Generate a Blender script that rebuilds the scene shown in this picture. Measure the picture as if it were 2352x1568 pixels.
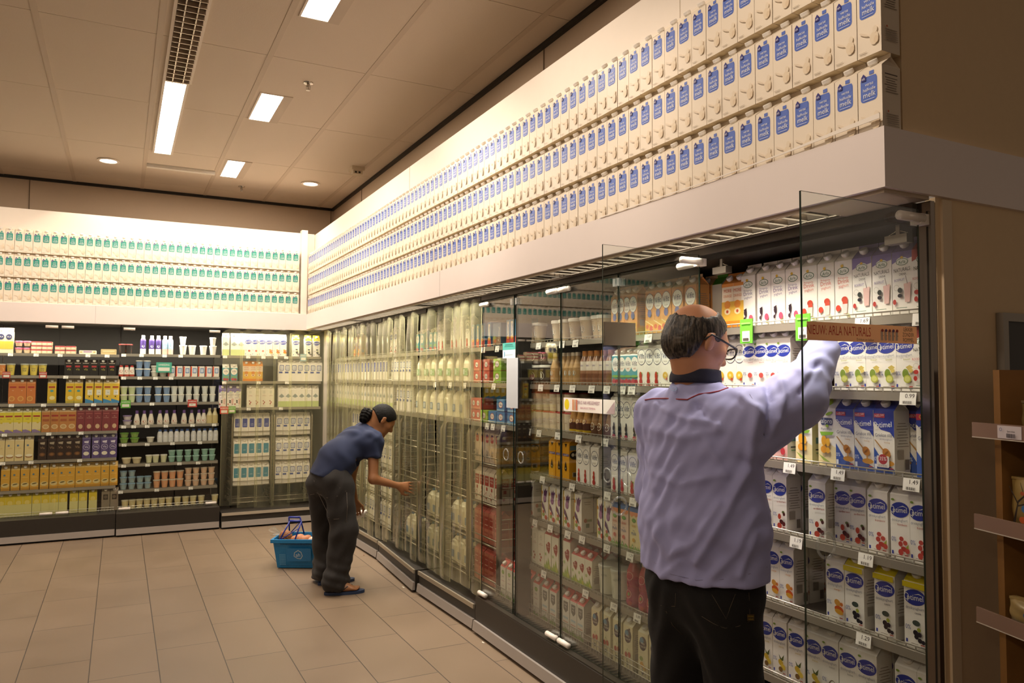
import bpy, math, random
import numpy as np
from mathutils import Vector, Matrix

for o in list(bpy.data.objects):
    bpy.data.objects.remove(o, do_unlink=True)
SC = bpy.context.scene
COL = SC.collection
random.seed(7)
PI = math.pi

# ------------------------------------------------------------------ camera
CAM_H = 1.5
FPX, YAW, PITCH, ROLL = 1751.4, 0.47422, 0.04675, 0.00453
Fv = Vector((math.sin(YAW)*math.cos(PITCH), math.cos(YAW)*math.cos(PITCH), math.sin(PITCH)))
R0 = Vector((math.cos(YAW), -math.sin(YAW), 0)); U0 = R0.cross(Fv)
Rv = math.cos(ROLL)*R0 + math.sin(ROLL)*U0
Uv = -math.sin(ROLL)*R0 + math.cos(ROLL)*U0
cd = bpy.data.cameras.new('camera'); cam = bpy.data.objects.new('camera', cd); COL.objects.link(cam)
cam.matrix_world = Matrix(((Rv.x, Uv.x, -Fv.x, 0), (Rv.y, Uv.y, -Fv.y, 0), (Rv.z, Uv.z, -Fv.z, CAM_H), (0, 0, 0, 1)))
cd.sensor_width = 36; cd.lens = FPX*36/2352; cd.clip_start = 0.05; cd.clip_end = 60
SC.camera = cam

def ray(px, py):
    return Rv*((px-1176)/FPX) - Uv*((py-784)/FPX) + Fv
def P(px, py, d):
    """world point seen at photo pixel at forward depth d"""
    v = ray(px, py)*d
    return Vector((v.x, v.y, v.z+CAM_H))
def topy(p):
    q = Vector((p[0], p[1], p[2]-CAM_H)); f = q.dot(Fv)
    return 784 - FPX*q.dot(Uv)/f
def yat(px, X, z):
    py = 900
    for _ in range(5):
        r = ray(px, py); y = r.y*X/r.x; py = topy((X, y, z))
    return y
def xat(px, Y, z):
    py = 900
    for _ in range(5):
        r = ray(px, py); x = r.x*Y/r.y; py = topy((x, Y, z))
    return x

# ------------------------------------------------------------------ world, exposure, lights
w = bpy.data.worlds.new('store_ambient'); SC.world = w; w.use_nodes = True
w.node_tree.nodes['Background'].inputs[0].default_value = (1.0, .76, .56, 1)
w.node_tree.nodes['Background'].inputs[1].default_value = 0.13
SC.view_settings.view_transform = 'Standard'; SC.view_settings.look = 'None'
SC.view_settings.exposure = 0.63; SC.view_settings.gamma = 1.0
SC.view_settings.use_curve_mapping = False
SC.cycles.transparent_max_bounces = 24
SC.cycles.max_bounces = 6

def area(name, loc, rot, sx, sy, power, color, spread=180):
    l = bpy.data.lights.new(name, 'AREA'); l.shape = 'RECTANGLE'; l.size = sx; l.size_y = sy
    l.energy = power; l.color = color; l.spread = math.radians(spread)
    o = bpy.data.objects.new(name, l); COL.objects.link(o); o.location = loc; o.rotation_euler = rot
    return o
WARM = (1.0, .835, .67); NEUT = (1.0, .86, .70)
# ceiling luminaires that stand in frame (the lamp bodies are built further down)
area('luminaire_light', (.287, 6.49, 3.46), (0, 0, 0), .12, 1.8, 26, WARM)
area('panel_light', (.91, 5.80, 3.462), (0, 0, 0), .13, .58, 9, WARM)
area('panel_light', (.91, 7.69, 3.462), (0, 0, 0), .13, .58, 9, WARM)
area('panel_light', (.91, 3.91, 3.462), (0, 0, 0), .13, .58, 9, WARM)
# more rows of ceiling lamps over the aisle behind and left of the camera
for x, y, p in ((-1.6, 3.0, 14), (-1.6, 6.2, 22), (-2.6, .8, 20), (-3.2, -1.0, 16)):
    area('ceiling_lamp_light', (x, y, 3.44), (0, 0, 0), .3, 1.2, p, WARM)
# spotlights on the ceiling aimed at the carton walls
def spot(loc, target, power, size=50, blend=.9):
    l = bpy.data.lights.new('spot_light', 'SPOT'); l.energy = power; l.color = WARM
    l.spot_size = math.radians(size); l.spot_blend = blend; l.shadow_soft_size = .06
    o = bpy.data.objects.new('spot_light', l); COL.objects.link(o); o.location = loc
    o.rotation_euler = (Vector(target)-Vector(loc)).to_track_quat('-Z', 'Y').to_euler()
for y in (1.6, 2.9, 4.2, 5.5, 6.8, 7.9):
    spot((.15, y-.3, 3.4), (1.85, y, 2.45), 60 if y < 4.5 else (46 if y < 6 else 26), 62)
for x in (-2.4, -1.1, .2, 1.3):
    spot((x, 6.6, 3.4), (x, 8.25, 2.5), 22, 64)
# cooler canopy tubes (inside the louvred canopies)
for y0, y1 in ((1.5, 3.15), (3.2, 4.85), (4.9, 6.5), (6.55, 8.1)):
    area('canopy_tube_light', (1.835, (y0+y1)/2, 2.085), (0, math.radians(-14), 0), .05, y1-y0-.1, 22, (1, .91, .78), 150)
for x0, x1 in ((-3.2, -1.9), (-1.85, -.5), (-.45, .9), (.95, 1.9)):
    area('canopy_tube_light', ((x0+x1)/2, 8.245, 1.975), (math.radians(12), 0, 0), x1-x0-.1, .04, 11 if x1 < .92 else 5, (1, .91, .78), 160)

# ------------------------------------------------------------------ materials
def lin(c):
    if isinstance(c, str):
        c = c.lstrip('#'); c = [int(c[i:i+2], 16)/255 for i in (0, 2, 4)]
    return tuple(x/12.92 if x <= .04045 else ((x+.055)/1.055)**2.4 for x in c)
_M = {}
def M(c, rough=.45, metal=0, noise=0, nscale=30, bump=0, coat=0):
    key = (c, rough, metal, noise, nscale, bump, coat)
    if key in _M: return _M[key]
    m = bpy.data.materials.new('mat_'+str(c).strip('#')); m.use_nodes = True
    nt = m.node_tree; b = nt.nodes['Principled BSDF']
    col = lin(c)
    b.inputs['Base Color'].default_value = (*col, 1); b.inputs['Roughness'].default_value = rough
    b.inputs['Metallic'].default_value = metal
    if coat: b.inputs['Coat Weight'].default_value = coat
    if noise or bump:
        tc = nt.nodes.new('ShaderNodeTexCoord'); n = nt.nodes.new('ShaderNodeTexNoise')
        n.inputs['Scale'].default_value = nscale; n.inputs['Detail'].default_value = 6
        nt.links.new(tc.outputs['Object'], n.inputs['Vector'])
        if noise:
            mx = nt.nodes.new('ShaderNodeMix'); mx.data_type = 'RGBA'
            mx.inputs[6].default_value = (*[x*(1-noise) for x in col], 1)
            mx.inputs[7].default_value = (*[min(1, x*(1+noise)) for x in col], 1)
            nt.links.new(n.outputs[0], mx.inputs[0]); nt.links.new(mx.outputs[2], b.inputs['Base Color'])
        if bump:
            bp = nt.nodes.new('ShaderNodeBump'); bp.inputs['Strength'].default_value = bump; bp.inputs['Distance'].default_value = .01
            nt.links.new(n.outputs[0], bp.inputs['Height']); nt.links.new(bp.outputs[0], b.inputs['Normal'])
    _M[key] = m; return m

def emit(name, color, strength):
    m = bpy.data.materials.new(name); m.use_nodes = True; nt = m.node_tree
    b = nt.nodes['Principled BSDF']; b.inputs['Base Color'].default_value = (*color, 1)
    b.inputs['Emission Color'].default_value = (*color, 1); b.inputs['Emission Strength'].default_value = strength
    return m

def clear(name, tint, refl=.04, mixdiff=0, diffcol=(1, 1, 1), rough=0.0, waves=0):
    m = bpy.data.materials.new(name); m.use_nodes = True; nt = m.node_tree; N = nt.nodes; L = nt.links
    N.remove(N['Principled BSDF']); out = N['Material Output']
    tr = N.new('ShaderNodeBsdfTransparent'); tr.inputs[0].default_value = (*tint, 1)
    gl = N.new('ShaderNodeBsdfGlossy'); gl.inputs['Roughness'].default_value = rough
    lw = N.new('ShaderNodeLayerWeight'); lw.inputs[0].default_value = .5
    pw = N.new('ShaderNodeMath'); pw.operation = 'POWER'; pw.inputs[1].default_value = 3.3
    L.new(lw.outputs['Facing'], pw.inputs[0])
    ma = N.new('ShaderNodeMath'); ma.operation = 'MULTIPLY_ADD'; ma.inputs[1].default_value = 1-refl; ma.inputs[2].default_value = refl
    L.new(pw.outputs[0], ma.inputs[0])
    mx = N.new('ShaderNodeMixShader'); L.new(ma.outputs[0], mx.inputs[0])
    if mixdiff:
        df = N.new('ShaderNodeBsdfTranslucent'); df.inputs[0].default_value = (*diffcol, 1)
        d2 = N.new('ShaderNodeBsdfDiffuse'); d2.inputs[0].default_value = (*diffcol, 1)
        md = N.new('ShaderNodeMixShader'); md.inputs[0].default_value = .5
        L.new(df.outputs[0], md.inputs[1]); L.new(d2.outputs[0], md.inputs[2])
        m2 = N.new('ShaderNodeMixShader'); m2.inputs[0].default_value = mixdiff
        if waves:
            tc = N.new('ShaderNodeTexCoord'); mp = N.new('ShaderNodeMapping'); mp.inputs['Scale'].default_value = (5, 5, .35)
            nz = N.new('ShaderNodeTexNoise'); nz.inputs['Scale'].default_value = 2.2
            L.new(tc.outputs['Object'], mp.inputs[0]); L.new(mp.outputs[0], nz.inputs['Vector'])
            mm = N.new('ShaderNodeMapRange'); mm.inputs[1].default_value = .3; mm.inputs[2].default_value = .7
            mm.inputs[3].default_value = mixdiff*.45; mm.inputs[4].default_value = mixdiff*1.6
            L.new(nz.outputs[0], mm.inputs[0]); L.new(mm.outputs[0], m2.inputs[0])
            bp = N.new('ShaderNodeBump'); bp.inputs['Strength'].default_value = .5; bp.inputs['Distance'].default_value = .01
            L.new(nz.outputs[0], bp.inputs['Height']); L.new(bp.outputs[0], gl.inputs['Normal'])
        L.new(tr.outputs[0], m2.inputs[1]); L.new(md.outputs[0], m2.inputs[2]); L.new(m2.outputs[0], mx.inputs[1])
    else:
        L.new(tr.outputs[0], mx.inputs[1])
    L.new(gl.outputs[0], mx.inputs[2]); L.new(mx.outputs[0], out.inputs[0])
    return m
GLASS = clear('door_glass', (.965, .985, .965), .035)
GEDGE = M('#1c2a22', .2)
def paper(c):
    m = bpy.data.materials.new('paper'); m.use_nodes = True; nt = m.node_tree; N = nt.nodes; N.remove(N['Principled BSDF'])
    a = N.new('ShaderNodeBsdfDiffuse'); b = N.new('ShaderNodeBsdfTranslucent'); x = N.new('ShaderNodeMixShader')
    a.inputs[0].default_value = b.inputs[0].default_value = (*lin(c), 1); x.inputs[0].default_value = .5
    nt.links.new(a.outputs[0], x.inputs[1]); nt.links.new(b.outputs[0], x.inputs[2]); nt.links.new(x.outputs[0], N['Material Output'].inputs[0]); return m
PAPER = paper('#f2d0ae')
PVCE = clear('pvc_strip_edge', (.9, .9, .74), .05, .55, (.84, .80, .46), .15)
PVCB = clear('pvc_strip_clear', (.965, .965, .88), .03, .10, (.84, .80, .50), .15, 1)
PVC = clear('pvc_strip', (.955, .955, .84), .03, .22, (.84, .80, .46), .15, 1)
CPLAST = clear('clear_plastic', (.93, .95, .94), .08, .08, (.9, .9, .9), .1)
LENS = clear('lens', (.95, .95, .95), .06)
CHROME = M('#b9b2a8', .18, 1.0); STEEL = M('#9a9288', .35, .9); WIRE = M('#c9c2b6', .3, .7)
BLK = M('#16130f', .5)

# ------------------------------------------------------------------ mesh builder
_T = {}
def text_geo(s):
    if s in _T: return _T[s]
    cu = bpy.data.curves.new('t', 'FONT'); cu.body = s; cu.size = 1; cu.align_x = 'CENTER'; cu.align_y = 'CENTER'; cu.resolution_u = 2
    ob = bpy.data.objects.new('t', cu); COL.objects.link(ob)
    me = bpy.data.meshes.new_from_object(ob)
    v = [(p.co.x, p.co.y) for p in me.vertices]; f = [tuple(p.vertices) for p in me.polygons]
    bpy.data.objects.remove(ob); bpy.data.curves.remove(cu); bpy.data.meshes.remove(me)
    _T[s] = (v, f); return _T[s]

class MB:
    def __init__(s): s.v = []; s.f = []; s.m = []; s.mats = []; s.smooth = []
    def mi(s, m):
        if m not in s.mats: s.mats.append(m)
        return s.mats.index(m)
    def add(s, vs, fs, m, smooth=False):
        b = len(s.v); i = s.mi(m); s.v += [tuple(v) for v in vs]
        for f in fs: s.f.append(tuple(b+k for k in f)); s.m.append(i); s.smooth.append(smooth)
    def box(s, a, b, m, faces=None):
        x0, y0, z0 = a; x1, y1, z1 = b
        vs = [(x0, y0, z0), (x1, y0, z0), (x1, y1, z0), (x0, y1, z0), (x0, y0, z1), (x1, y0, z1), (x1, y1, z1), (x0, y1, z1)]
        s.add(vs, [(0, 3, 2, 1), (4, 5, 6, 7), (0, 1, 5, 4), (1, 2, 6, 5), (2, 3, 7, 6), (3, 0, 4, 7)], m)
    def prism(s, pts, axis, a, b, m):
        """extrude the 2D outline pts along axis (0,1,2) from a to b"""
        def mk(p, q):
            return (q, p[0], p[1]) if axis == 0 else ((p[0], q, p[1]) if axis == 1 else (p[0], p[1], q))
        n = len(pts); vs = [mk(p, a) for p in pts]+[mk(p, b) for p in pts]
        s.add(vs, [tuple(range(n))[::-1], tuple(range(n, 2*n))]+[(i, (i+1) % n, n+(i+1) % n, n+i) for i in range(n)], m)
    def tube(s, path, r, m, n=8, closed=False, radii=None):
        path = [Vector(p) for p in path]; N = len(path); vs = []; up = None
        for i, p in enumerate(path):
            if closed: t = (path[(i+1) % N]-path[i-1])
            else: t = path[min(i+1, N-1)]-path[max(i-1, 0)]
            t.normalize()
            if up is None: up = t.orthogonal().normalized()
            up = (up-t*up.dot(t)); up = up.normalized() if up.length > 1e-6 else t.orthogonal().normalized()
            w_ = t.cross(up); rr = radii[i] if radii else r
            for k in range(n):
                a = 2*PI*k/n; vs.append(p+up*math.cos(a)*rr+w_*math.sin(a)*rr)
        fs = []
        for i in range(N if closed else N-1):
            j = (i+1) % N
            for k in range(n): fs.append((i*n+k, i*n+(k+1) % n, j*n+(k+1) % n, j*n+k))
        if not closed: fs += [tuple(range(n))[::-1], tuple((N-1)*n+k for k in range(n))]
        s.add(vs, fs, m, n > 5)
    def lathe(s, prof, bands, n=24, c=(0, 0), axis=None):
        """prof [(r,z)]; bands: one material per segment"""
        vs = []
        for r, z in prof:
            for k in range(n):
                a = 2*PI*k/n; vs.append((c[0]+r*math.cos(a), c[1]+r*math.sin(a), z))
        if axis is not None: vs = [axis @ Vector(v) for v in vs]
        for i in range(len(prof)-1):
            fs = [(k, (k+1) % n, n+(k+1) % n, n+k) for k in range(n)]
            s.add(vs[i*n:(i+2)*n], fs, bands[i] if isinstance(bands, (list, tuple)) else bands, True)
        m0 = bands[0] if isinstance(bands, (list, tuple)) else bands; m1 = bands[-1] if isinstance(bands, (list, tuple)) else bands
        if prof[0][0] > 1e-4: s.add(vs[:n], [tuple(range(n))[::-1]], m0)
        if prof[-1][0] > 1e-4: s.add(vs[-n:], [tuple(range(n))], m1)
    def decal(s, items, fr, d0=.0005):
        """items drawn in face coordinates (u,v); fr maps (u,v,height)->xyz"""
        for k, it in enumerate(items):
            h = d0+.00035*k; t = it[0]
            if t == 'r':
                _, cx, cz, w_, hh, c = it[:6]; rad = it[6] if len(it) > 6 else 0
                pts = []
                if rad:
                    for (sx, sz, a0) in ((1, 1, 0), (-1, 1, 90), (-1, -1, 180), (1, -1, 270)):
                        for q in range(4):
                            a = math.radians(a0+q*30); pts.append((cx+sx*(w_/2-rad)+rad*math.cos(a), cz+sz*(hh/2-rad)+rad*math.sin(a)))
                else: pts = [(cx-w_/2, cz-hh/2), (cx+w_/2, cz-hh/2), (cx+w_/2, cz+hh/2), (cx-w_/2, cz+hh/2)]
                fs = [tuple(range(len(pts)))]
            elif t == 'e':
                _, cx, cz, rx, rz, c = it[:6]; ro = math.radians(it[6]) if len(it) > 6 else 0; nn = 20 if rx > .008 else 10
                pts = []
                for q in range(nn):
                    a = 2*PI*q/nn; x = rx*math.cos(a); z = rz*math.sin(a)
                    pts.append((cx+x*math.cos(ro)-z*math.sin(ro), cz+x*math.sin(ro)+z*math.cos(ro)))
                fs = [tuple(range(nn))]
            elif t == 'o':
                _, cx, cz, rx, rz, th, c = it; nn = 28; pts = []
                for q in range(nn):
                    a = 2*PI*q/nn; pts.append((cx+rx*math.cos(a), cz+rz*math.sin(a)))
                for q in range(nn):
                    a = 2*PI*q/nn; pts.append((cx+(rx-th)*math.cos(a), cz+(rz-th)*math.sin(a)))
                fs = [(q, (q+1) % nn, nn+(q+1) % nn, nn+q) for q in range(nn)]
            elif t == 'p':
                _, pts, c = it; fs = [tuple(range(len(pts)))]
            elif t == 't':
                _, cx, cz, size, c, st = it[:6]; ro = math.radians(it[6]) if len(it) > 6 else 0; xs = it[7] if len(it) > 7 else 1
                v, fs = text_geo(st)
                pts = [(cx+(x*xs*math.cos(ro)-y*math.sin(ro))*size, cz+(x*xs*math.sin(ro)+y*math.cos(ro))*size) for x, y in v]
            s.add([fr(u, v_, h) for u, v_ in pts], fs, M(c, .4) if isinstance(c, str) else c)
    def mesh(s, name):
        me = bpy.data.meshes.new(name); me.from_pydata(s.v, [], s.f)
        for m in s.mats: me.materials.append(m)
        me.polygons.foreach_set('material_index', s.m); me.polygons.foreach_set('use_smooth', s.smooth)
        me.update(); return me
    def build(s, name, parent=None, loc=None, rz=0):
        o = bpy.data.objects.new(name, s.mesh(name)); COL.objects.link(o)
        if parent is not None: o.parent = parent
        if loc is not None: o.location = loc
        o.rotation_euler[2] = rz
        return o

def tag(o, label=None, cat=None, group=None, kind=None):
    if label: o['label'] = label
    if cat: o['category'] = cat
    if group: o['group'] = group
    if kind: o['kind'] = kind
    return o
def empty(name, loc, rz=0):
    o = bpy.data.objects.new(name, None); COL.objects.link(o); o.location = loc; o.rotation_euler[2] = rz; o.empty_display_size = .05
    return o
def struct(name, mb, parent=None):
    o = mb.build(name, parent)
    if parent is None: o['kind'] = 'structure'
    return o
def boxobj(name, a, b, m, parent=None, kind=None):
    q = MB(); q.box(a, b, m); o = q.build(name, parent)
    if kind: o['kind'] = kind
    return o

# ------------------------------------------------------------------ room shell
CZ = 3.49
def floor_mat():
    m = bpy.data.materials.new('floor_tiles'); m.use_nodes = True; nt = m.node_tree; N = nt.nodes; L = nt.links; b = N['Principled BSDF']
    tc = N.new('ShaderNodeTexCoord'); sp = N.new('ShaderNodeSeparateXYZ'); cb = N.new('ShaderNodeCombineXYZ')
    L.new(tc.outputs['Object'], sp.inputs[0])
    ax = N.new('ShaderNodeMath'); ax.operation = 'ADD'; ax.inputs[1].default_value = 10*.3163-.848+.3163*20
    L.new(sp.outputs[0], ax.inputs[0]); L.new(ax.outputs[0], cb.inputs[1])
    ay = N.new('ShaderNodeMath'); ay.operation = 'ADD'; ay.inputs[1].default_value = -4.99+.652*30
    L.new(sp.outputs[1], ay.inputs[0]); L.new(ay.outputs[0], cb.inputs[0])
    br = N.new('ShaderNodeTexBrick'); L.new(cb.outputs[0], br.inputs['Vector'])
    br.inputs['Scale'].default_value = 1; br.inputs['Brick Width'].default_value = .652; br.inputs['Row Height'].default_value = .3163
    br.inputs['Mortar Size'].default_value = .0026; br.inputs['Mortar Smooth'].default_value = .2; br.offset = .5
    br.inputs['Color1'].default_value = (*lin('#88745f'), 1); br.inputs['Color2'].default_value = (*lin('#826f5b'), 1); br.inputs['Mortar'].default_value = (*lin('#3f352d'), 1)
    n = N.new('ShaderNodeTexNoise'); n.inputs['Scale'].default_value = 2.5; n.inputs['Detail'].default_value = 8
    L.new(tc.outputs['Object'], n.inputs['Vector'])
    mx = N.new('ShaderNodeMix'); mx.data_type = 'RGBA'; mx.blend_type = 'MULTIPLY'; mx.inputs[0].default_value = .25
    L.new(br.outputs[0], mx.inputs[6]); L.new(n.outputs[0], mx.inputs[7]); L.new(mx.outputs[2], b.inputs['Base Color'])
    mr = N.new('ShaderNodeMapRange'); mr.inputs[3].default_value = .30; mr.inputs[4].default_value = .48
    L.new(n.outputs[0], mr.inputs[0]); L.new(mr.outputs[0], b.inputs['Roughness'])
    bp = N.new('ShaderNodeBump'); bp.inputs['Strength'].default_value = .35; bp.inputs['Distance'].default_value = .002; bp.invert = True
    L.new(br.outputs[1], bp.inputs['Height']); L.new(bp.outputs[0], b.inputs['Normal'])
    return m
boxobj('floor', (-5, -4, -.1), (6, 9.3, 0), floor_mat(), kind='structure')
TILE = M('#dccdbb', .9, 0, .05, 260, .15)
BEIGE = M('#cbb69c', .8, 0, .03, 40); WHITE = M('#efe4d6', .55, 0, .02, 20); FASC = M('#e6dbd6', .5, 0, .02, 10)
DARK = M('#1f1914', .8)
q = MB(); q.box((-5, -4, CZ+.03), (6, 9.3, CZ+.1), DARK)
xs = [-.466+.6235*i for i in range(-8, 9)]; ys = [4.83+1.263*i for i in range(-7, 4)]+[8.98]
for i in range(len(xs)-1):
    for j in range(len(ys)-1):
        x0, x1, y0, y1 = xs[i]+.017, xs[i+1]-.017, ys[j]+.0025, ys[j+1]-.0025
        if x1 > 2.2: x1 = 2.2
        if x0 > 2.2: continue
        if i == 9 and True:   # column with the narrow luminaires: leave the recess free
            pass
        q.box((x0, y0, CZ), (x1, y1, CZ+.02), TILE)
ce = struct('ceiling', q)
q = MB()
for x in xs:
    if x < 2.2: q.box((x-.017, -4, CZ-.003), (x+.017, 8.98, CZ+.01), M('#cdbca8', .6))
o = q.build('t_bar', ce)
struct('wall_back', (lambda q: (q.box((-5, 8.98, 0), (3.2, 9.1, CZ), BEIGE), q)[1])(MB()))
q = MB(); q.box((2.21, 1.33, 2.10), (2.3, 8.98, CZ), BEIGE); q.box((2.64, 1.33, 0), (2.75, 8.98, 2.1), BEIGE); struct('wall_right', q)
BROWN = M('#dcc29c', .8, 0, .03, 40); q = MB(); q.box((1.965, 1.305, 0), (6, 1.335, 1.995), BROWN); q.box((1.835, 1.305, 2.154), (6, 1.335, CZ), BROWN); struct('wall_near', q)
q = MB(); q.box((1.985, 1.298, 0), (2.025, 1.306, 1.99), M('#d8c3a4', .6)); struct('trim_1', q)
q = MB(); q.box((-5, 8.955, CZ-.028), (2.21, 8.98, CZ+.002), BLK); q.box((2.185, 1.33, CZ-.028), (2.21, 8.955, CZ+.002), BLK); struct('painted_shadow_line', q)  # black strips paint in the shadow line where walls meet the ceiling
# joints of the wall panels
q = MB()
for x in (-.857, 2.18): q.box((x-.003, 8.972, 2.9), (x+.003, 8.981, CZ-.03), M('#6a5743', .8))
for y in (7.77, 3.9): q.box((2.204, y-.003, 2.9), (2.212, y+.003, CZ-.03), M('#8a7660', .8))
struct('trim_3', q)
# white boards behind the carton rows, the ledge they stand on, and the lilac-white fascia under them
q = MB(); q.box((1.83, 1.335, 2.10), (1.85, 8.27, 3.02), WHITE)
for y in (2.2, 5.2): q.box((1.8285, y-.0015, 2.15), (1.8302, y+.0015, 3.02), M('#c9bba8', .8))
struct('trim_4', q)
q = MB(); q.box((-5, 8.25, 2.10), (1.83, 8.27, 3.03), WHITE); struct('trim_5', q)
q = MB(); q.box((1.68, 8.165, 2.154), (1.742, 8.25, 3.05), WHITE); struct('trim_6', q)
q = MB()
q.box((1.74, 1.29, 1.995), (1.757, 8.154, 2.106), FASC); q.box((1.74, 1.29, 2.106), (1.7435, 8.154, 2.154), FASC); q.box((1.757, 1.29, 1.995), (6, 1.305, 2.106), FASC); q.box((1.7435, 1.29, 2.106), (1.8345, 1.2935, 2.154), FASC); q.box((1.8345, 1.29, 2.106), (6, 1.305, 2.154), FASC)
for y in (4.37, ): q.box((1.7393, y-.001, 1.996), (1.7405, y+.001, 2.153), M('#a79c96', .7))
struct('trim_7', q)
q = MB(); q.box((-5, 8.154, 1.985), (1.757, 8.17, 2.154), FASC)
for x in (-.22, ): q.box((x-.001, 8.1533, 1.986), (x+.001, 8.1542, 2.153), M('#a79c96', .7))
struct('trim_8', q)
q = MB(); q.box((1.7435, 1.2935, 2.1065), (2.21, 8.154, 2.13), WHITE); struct('trim_9', q)
q = MB(); q.box((-5, 8.17, 2.138), (1.757, 8.98, 2.16), WHITE); struct('trim_10', q)
# soffit plates beside the louvres
SOF = M('#b5a48d', .5, .2)
q = MB(); q.box((1.757, 1.306, 1.985), (1.94, 1.56, 1.998), SOF); q.box((1.757, 1.56, 1.985), (1.772, 8.154, 1.998), SOF); q.box((1.902, 1.56, 1.985), (1.94, 8.17, 1.998), M('#6c6052', .5, .3)); struct('trim_11', q)
# strip along the ledge that has come loose and sags away at its right-hand end
q = MB(); pth = [(0, 2.154, 2.158), (.5, 2.156, 2.160), (.75, 2.163, 2.168), (1, 2.172, 2.186)]
for k in range(3):
    (u0, a0, b0), (u1, a1, b1) = pth[k], pth[k+1]
    y0 = 2.6-(2.6-1.292)*u0; y1 = 2.6-(2.6-1.292)*u1; xo0 = 1.7375-.010*u0**2; xo1 = 1.7375-.010*u1**2
    q.add([(xo0, y0, a0), (xo1, y1, a1), (xo1, y1, b1), (xo0, y0, b0), (xo0-.002, y0, a0), (xo1-.002, y1, a1), (xo1-.002, y1, b1), (xo0-.002, y0, b0)],
          [(0, 1, 2, 3), (7, 6, 5, 4), (0, 4, 5, 1), (3, 2, 6, 7), (0, 3, 7, 4), (1, 5, 6, 2)], M('#efe6da', .5))
tag(q.build('edging_strip'), 'white edging strip coming loose below the right-hand cartons', 'strip')

# ------------------------------------------------------------------ ceiling fittings
LAMPC = (1, .93, .85)
EM = emit('lamp_glow', LAMPC, 9); EM2 = emit('lamp_glow_soft', LAMPC, 6)
LOUV = M('#d9cab8', .25, .8)
def wb(mb, name, parent):   # mesh written in world coordinates, parented to an empty
    o = mb.build(name, parent); o.location = -Vector(parent.location) if not parent.parent else (0, 0, 0); return o
t = empty('ceiling_luminaire', (.29, 6.49, CZ)); tag(t, 'lit long louvred fluorescent luminaire in the ceiling', 'ceiling light')
q = MB(); q.box((.205, 5.56, CZ-.012), (.222, 7.41, CZ+.06), WHITE); q.box((.352, 5.56, CZ-.012), (.369, 7.41, CZ+.06), WHITE)
q.box((.205, 5.545, CZ-.012), (.369, 5.56, CZ+.06), WHITE); q.box((.205, 7.41, CZ-.012), (.369, 7.42, CZ+.06), WHITE); wb(q, 'frame', t)
q = MB(); q.box((.222, 5.56, CZ-.008), (.352, 7.41, CZ-.006), EM); wb(q, 'diffuser', t)
t = empty('ceiling_luminaire', (.29, 4.0, CZ)); tag(t, 'unlit long louvred luminaire in the ceiling, nearer the camera', 'ceiling light')
q = MB(); q.box((.205, 2.2, CZ-.012), (.222, 5.53, CZ+.06), WHITE); q.box((.366, 2.2, CZ-.012), (.383, 5.53, CZ+.06), WHITE); q.box((.205, 5.53, CZ-.012), (.383, 5.543, CZ+.06), WHITE)
wb(q, 'frame', t)
q = MB(); q.box((.222, 2.2, CZ-.0055), (.366, 5.53, CZ-.0045), M('#6b5a4a', .5, .5))
for k in range(44):
    y = 5.49-k*.074; q.box((.222, y, CZ-.03), (.366, y+.006, CZ-.006), LOUV)
for x in (.262, .326): q.box((x-.003, 2.2, CZ-.028), (x+.003, 5.53, CZ-.006), LOUV)
wb(q, 'louvre', t)
for y0, y1, nm in ((5.50, 6.10, 'middle'), (7.38, 8.00, 'rear'), (3.62, 4.20, 'front')):
    t = empty('panel_light', (.91, (y0+y1)/2, CZ)); tag(t, {'middle': 'lit rectangular recessed ceiling panel, middle one of three in line', 'rear': 'lit rectangular recessed ceiling panel, nearest the back wall', 'front': 'lit rectangular recessed ceiling panel cut by the top edge'}[nm], 'ceiling light')
    q = MB(); q.box((.826, y0-.012, CZ-.006), (.838, y1+.012, CZ+.03), WHITE); q.box((.985, y0-.012, CZ-.006), (1.05, y1+.012, CZ+.004), M('#cdbca8', .6))
    q.box((.838, y0-.012, CZ-.006), (.985, y0, CZ+.03), WHITE); q.box((.838, y1, CZ-.006), (.985, y1+.012, CZ+.03), WHITE); wb(q, 'frame', t)
    q = MB(); q.box((.838, y0, CZ-.005), (.985, y1, CZ-.003), EM); wb(q, 'diffuser', t)
for (x, y, l) in ((-.146, 7.92, 'round white downlight above the left back cooler'), (1.70, 7.885, 'round white downlight in the corner beside the right wall')):
    t = empty('downlight', (x, y, CZ)); tag(t, l, 'downlight')
    q = MB(); q.lathe([(.095, CZ-.004), (.093, CZ-.010), (.073, CZ-.012), (.068, CZ-.004)], WHITE, 28, (x, y)); wb(q, 'rim', t)
    q = MB(); q.lathe([(.0001, CZ-.007), (.068, CZ-.006)], EM2, 28, (x, y)); wb(q, 'lens', t)
    l_ = bpy.data.lights.new('downlight_light', 'SPOT'); l_.energy = 14; l_.color = WARM; l_.spot_size = math.radians(110); l_.shadow_soft_size = .06
    oo = bpy.data.objects.new('downlight_light', l_); COL.objects.link(oo); oo.location = (x, y, CZ-.03)
t = MB(); t.box((.175, 7.86, CZ-.03), (.775, 7.91, CZ), M('#e9e2d6', .5)); t.box((.175, 7.845, CZ-.008), (.775, 7.925, CZ), M('#d8d0c4', .4)); tag(t.build('air_vent'), 'narrow white slot vent in the ceiling behind the lit luminaire', 'vent')
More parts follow.
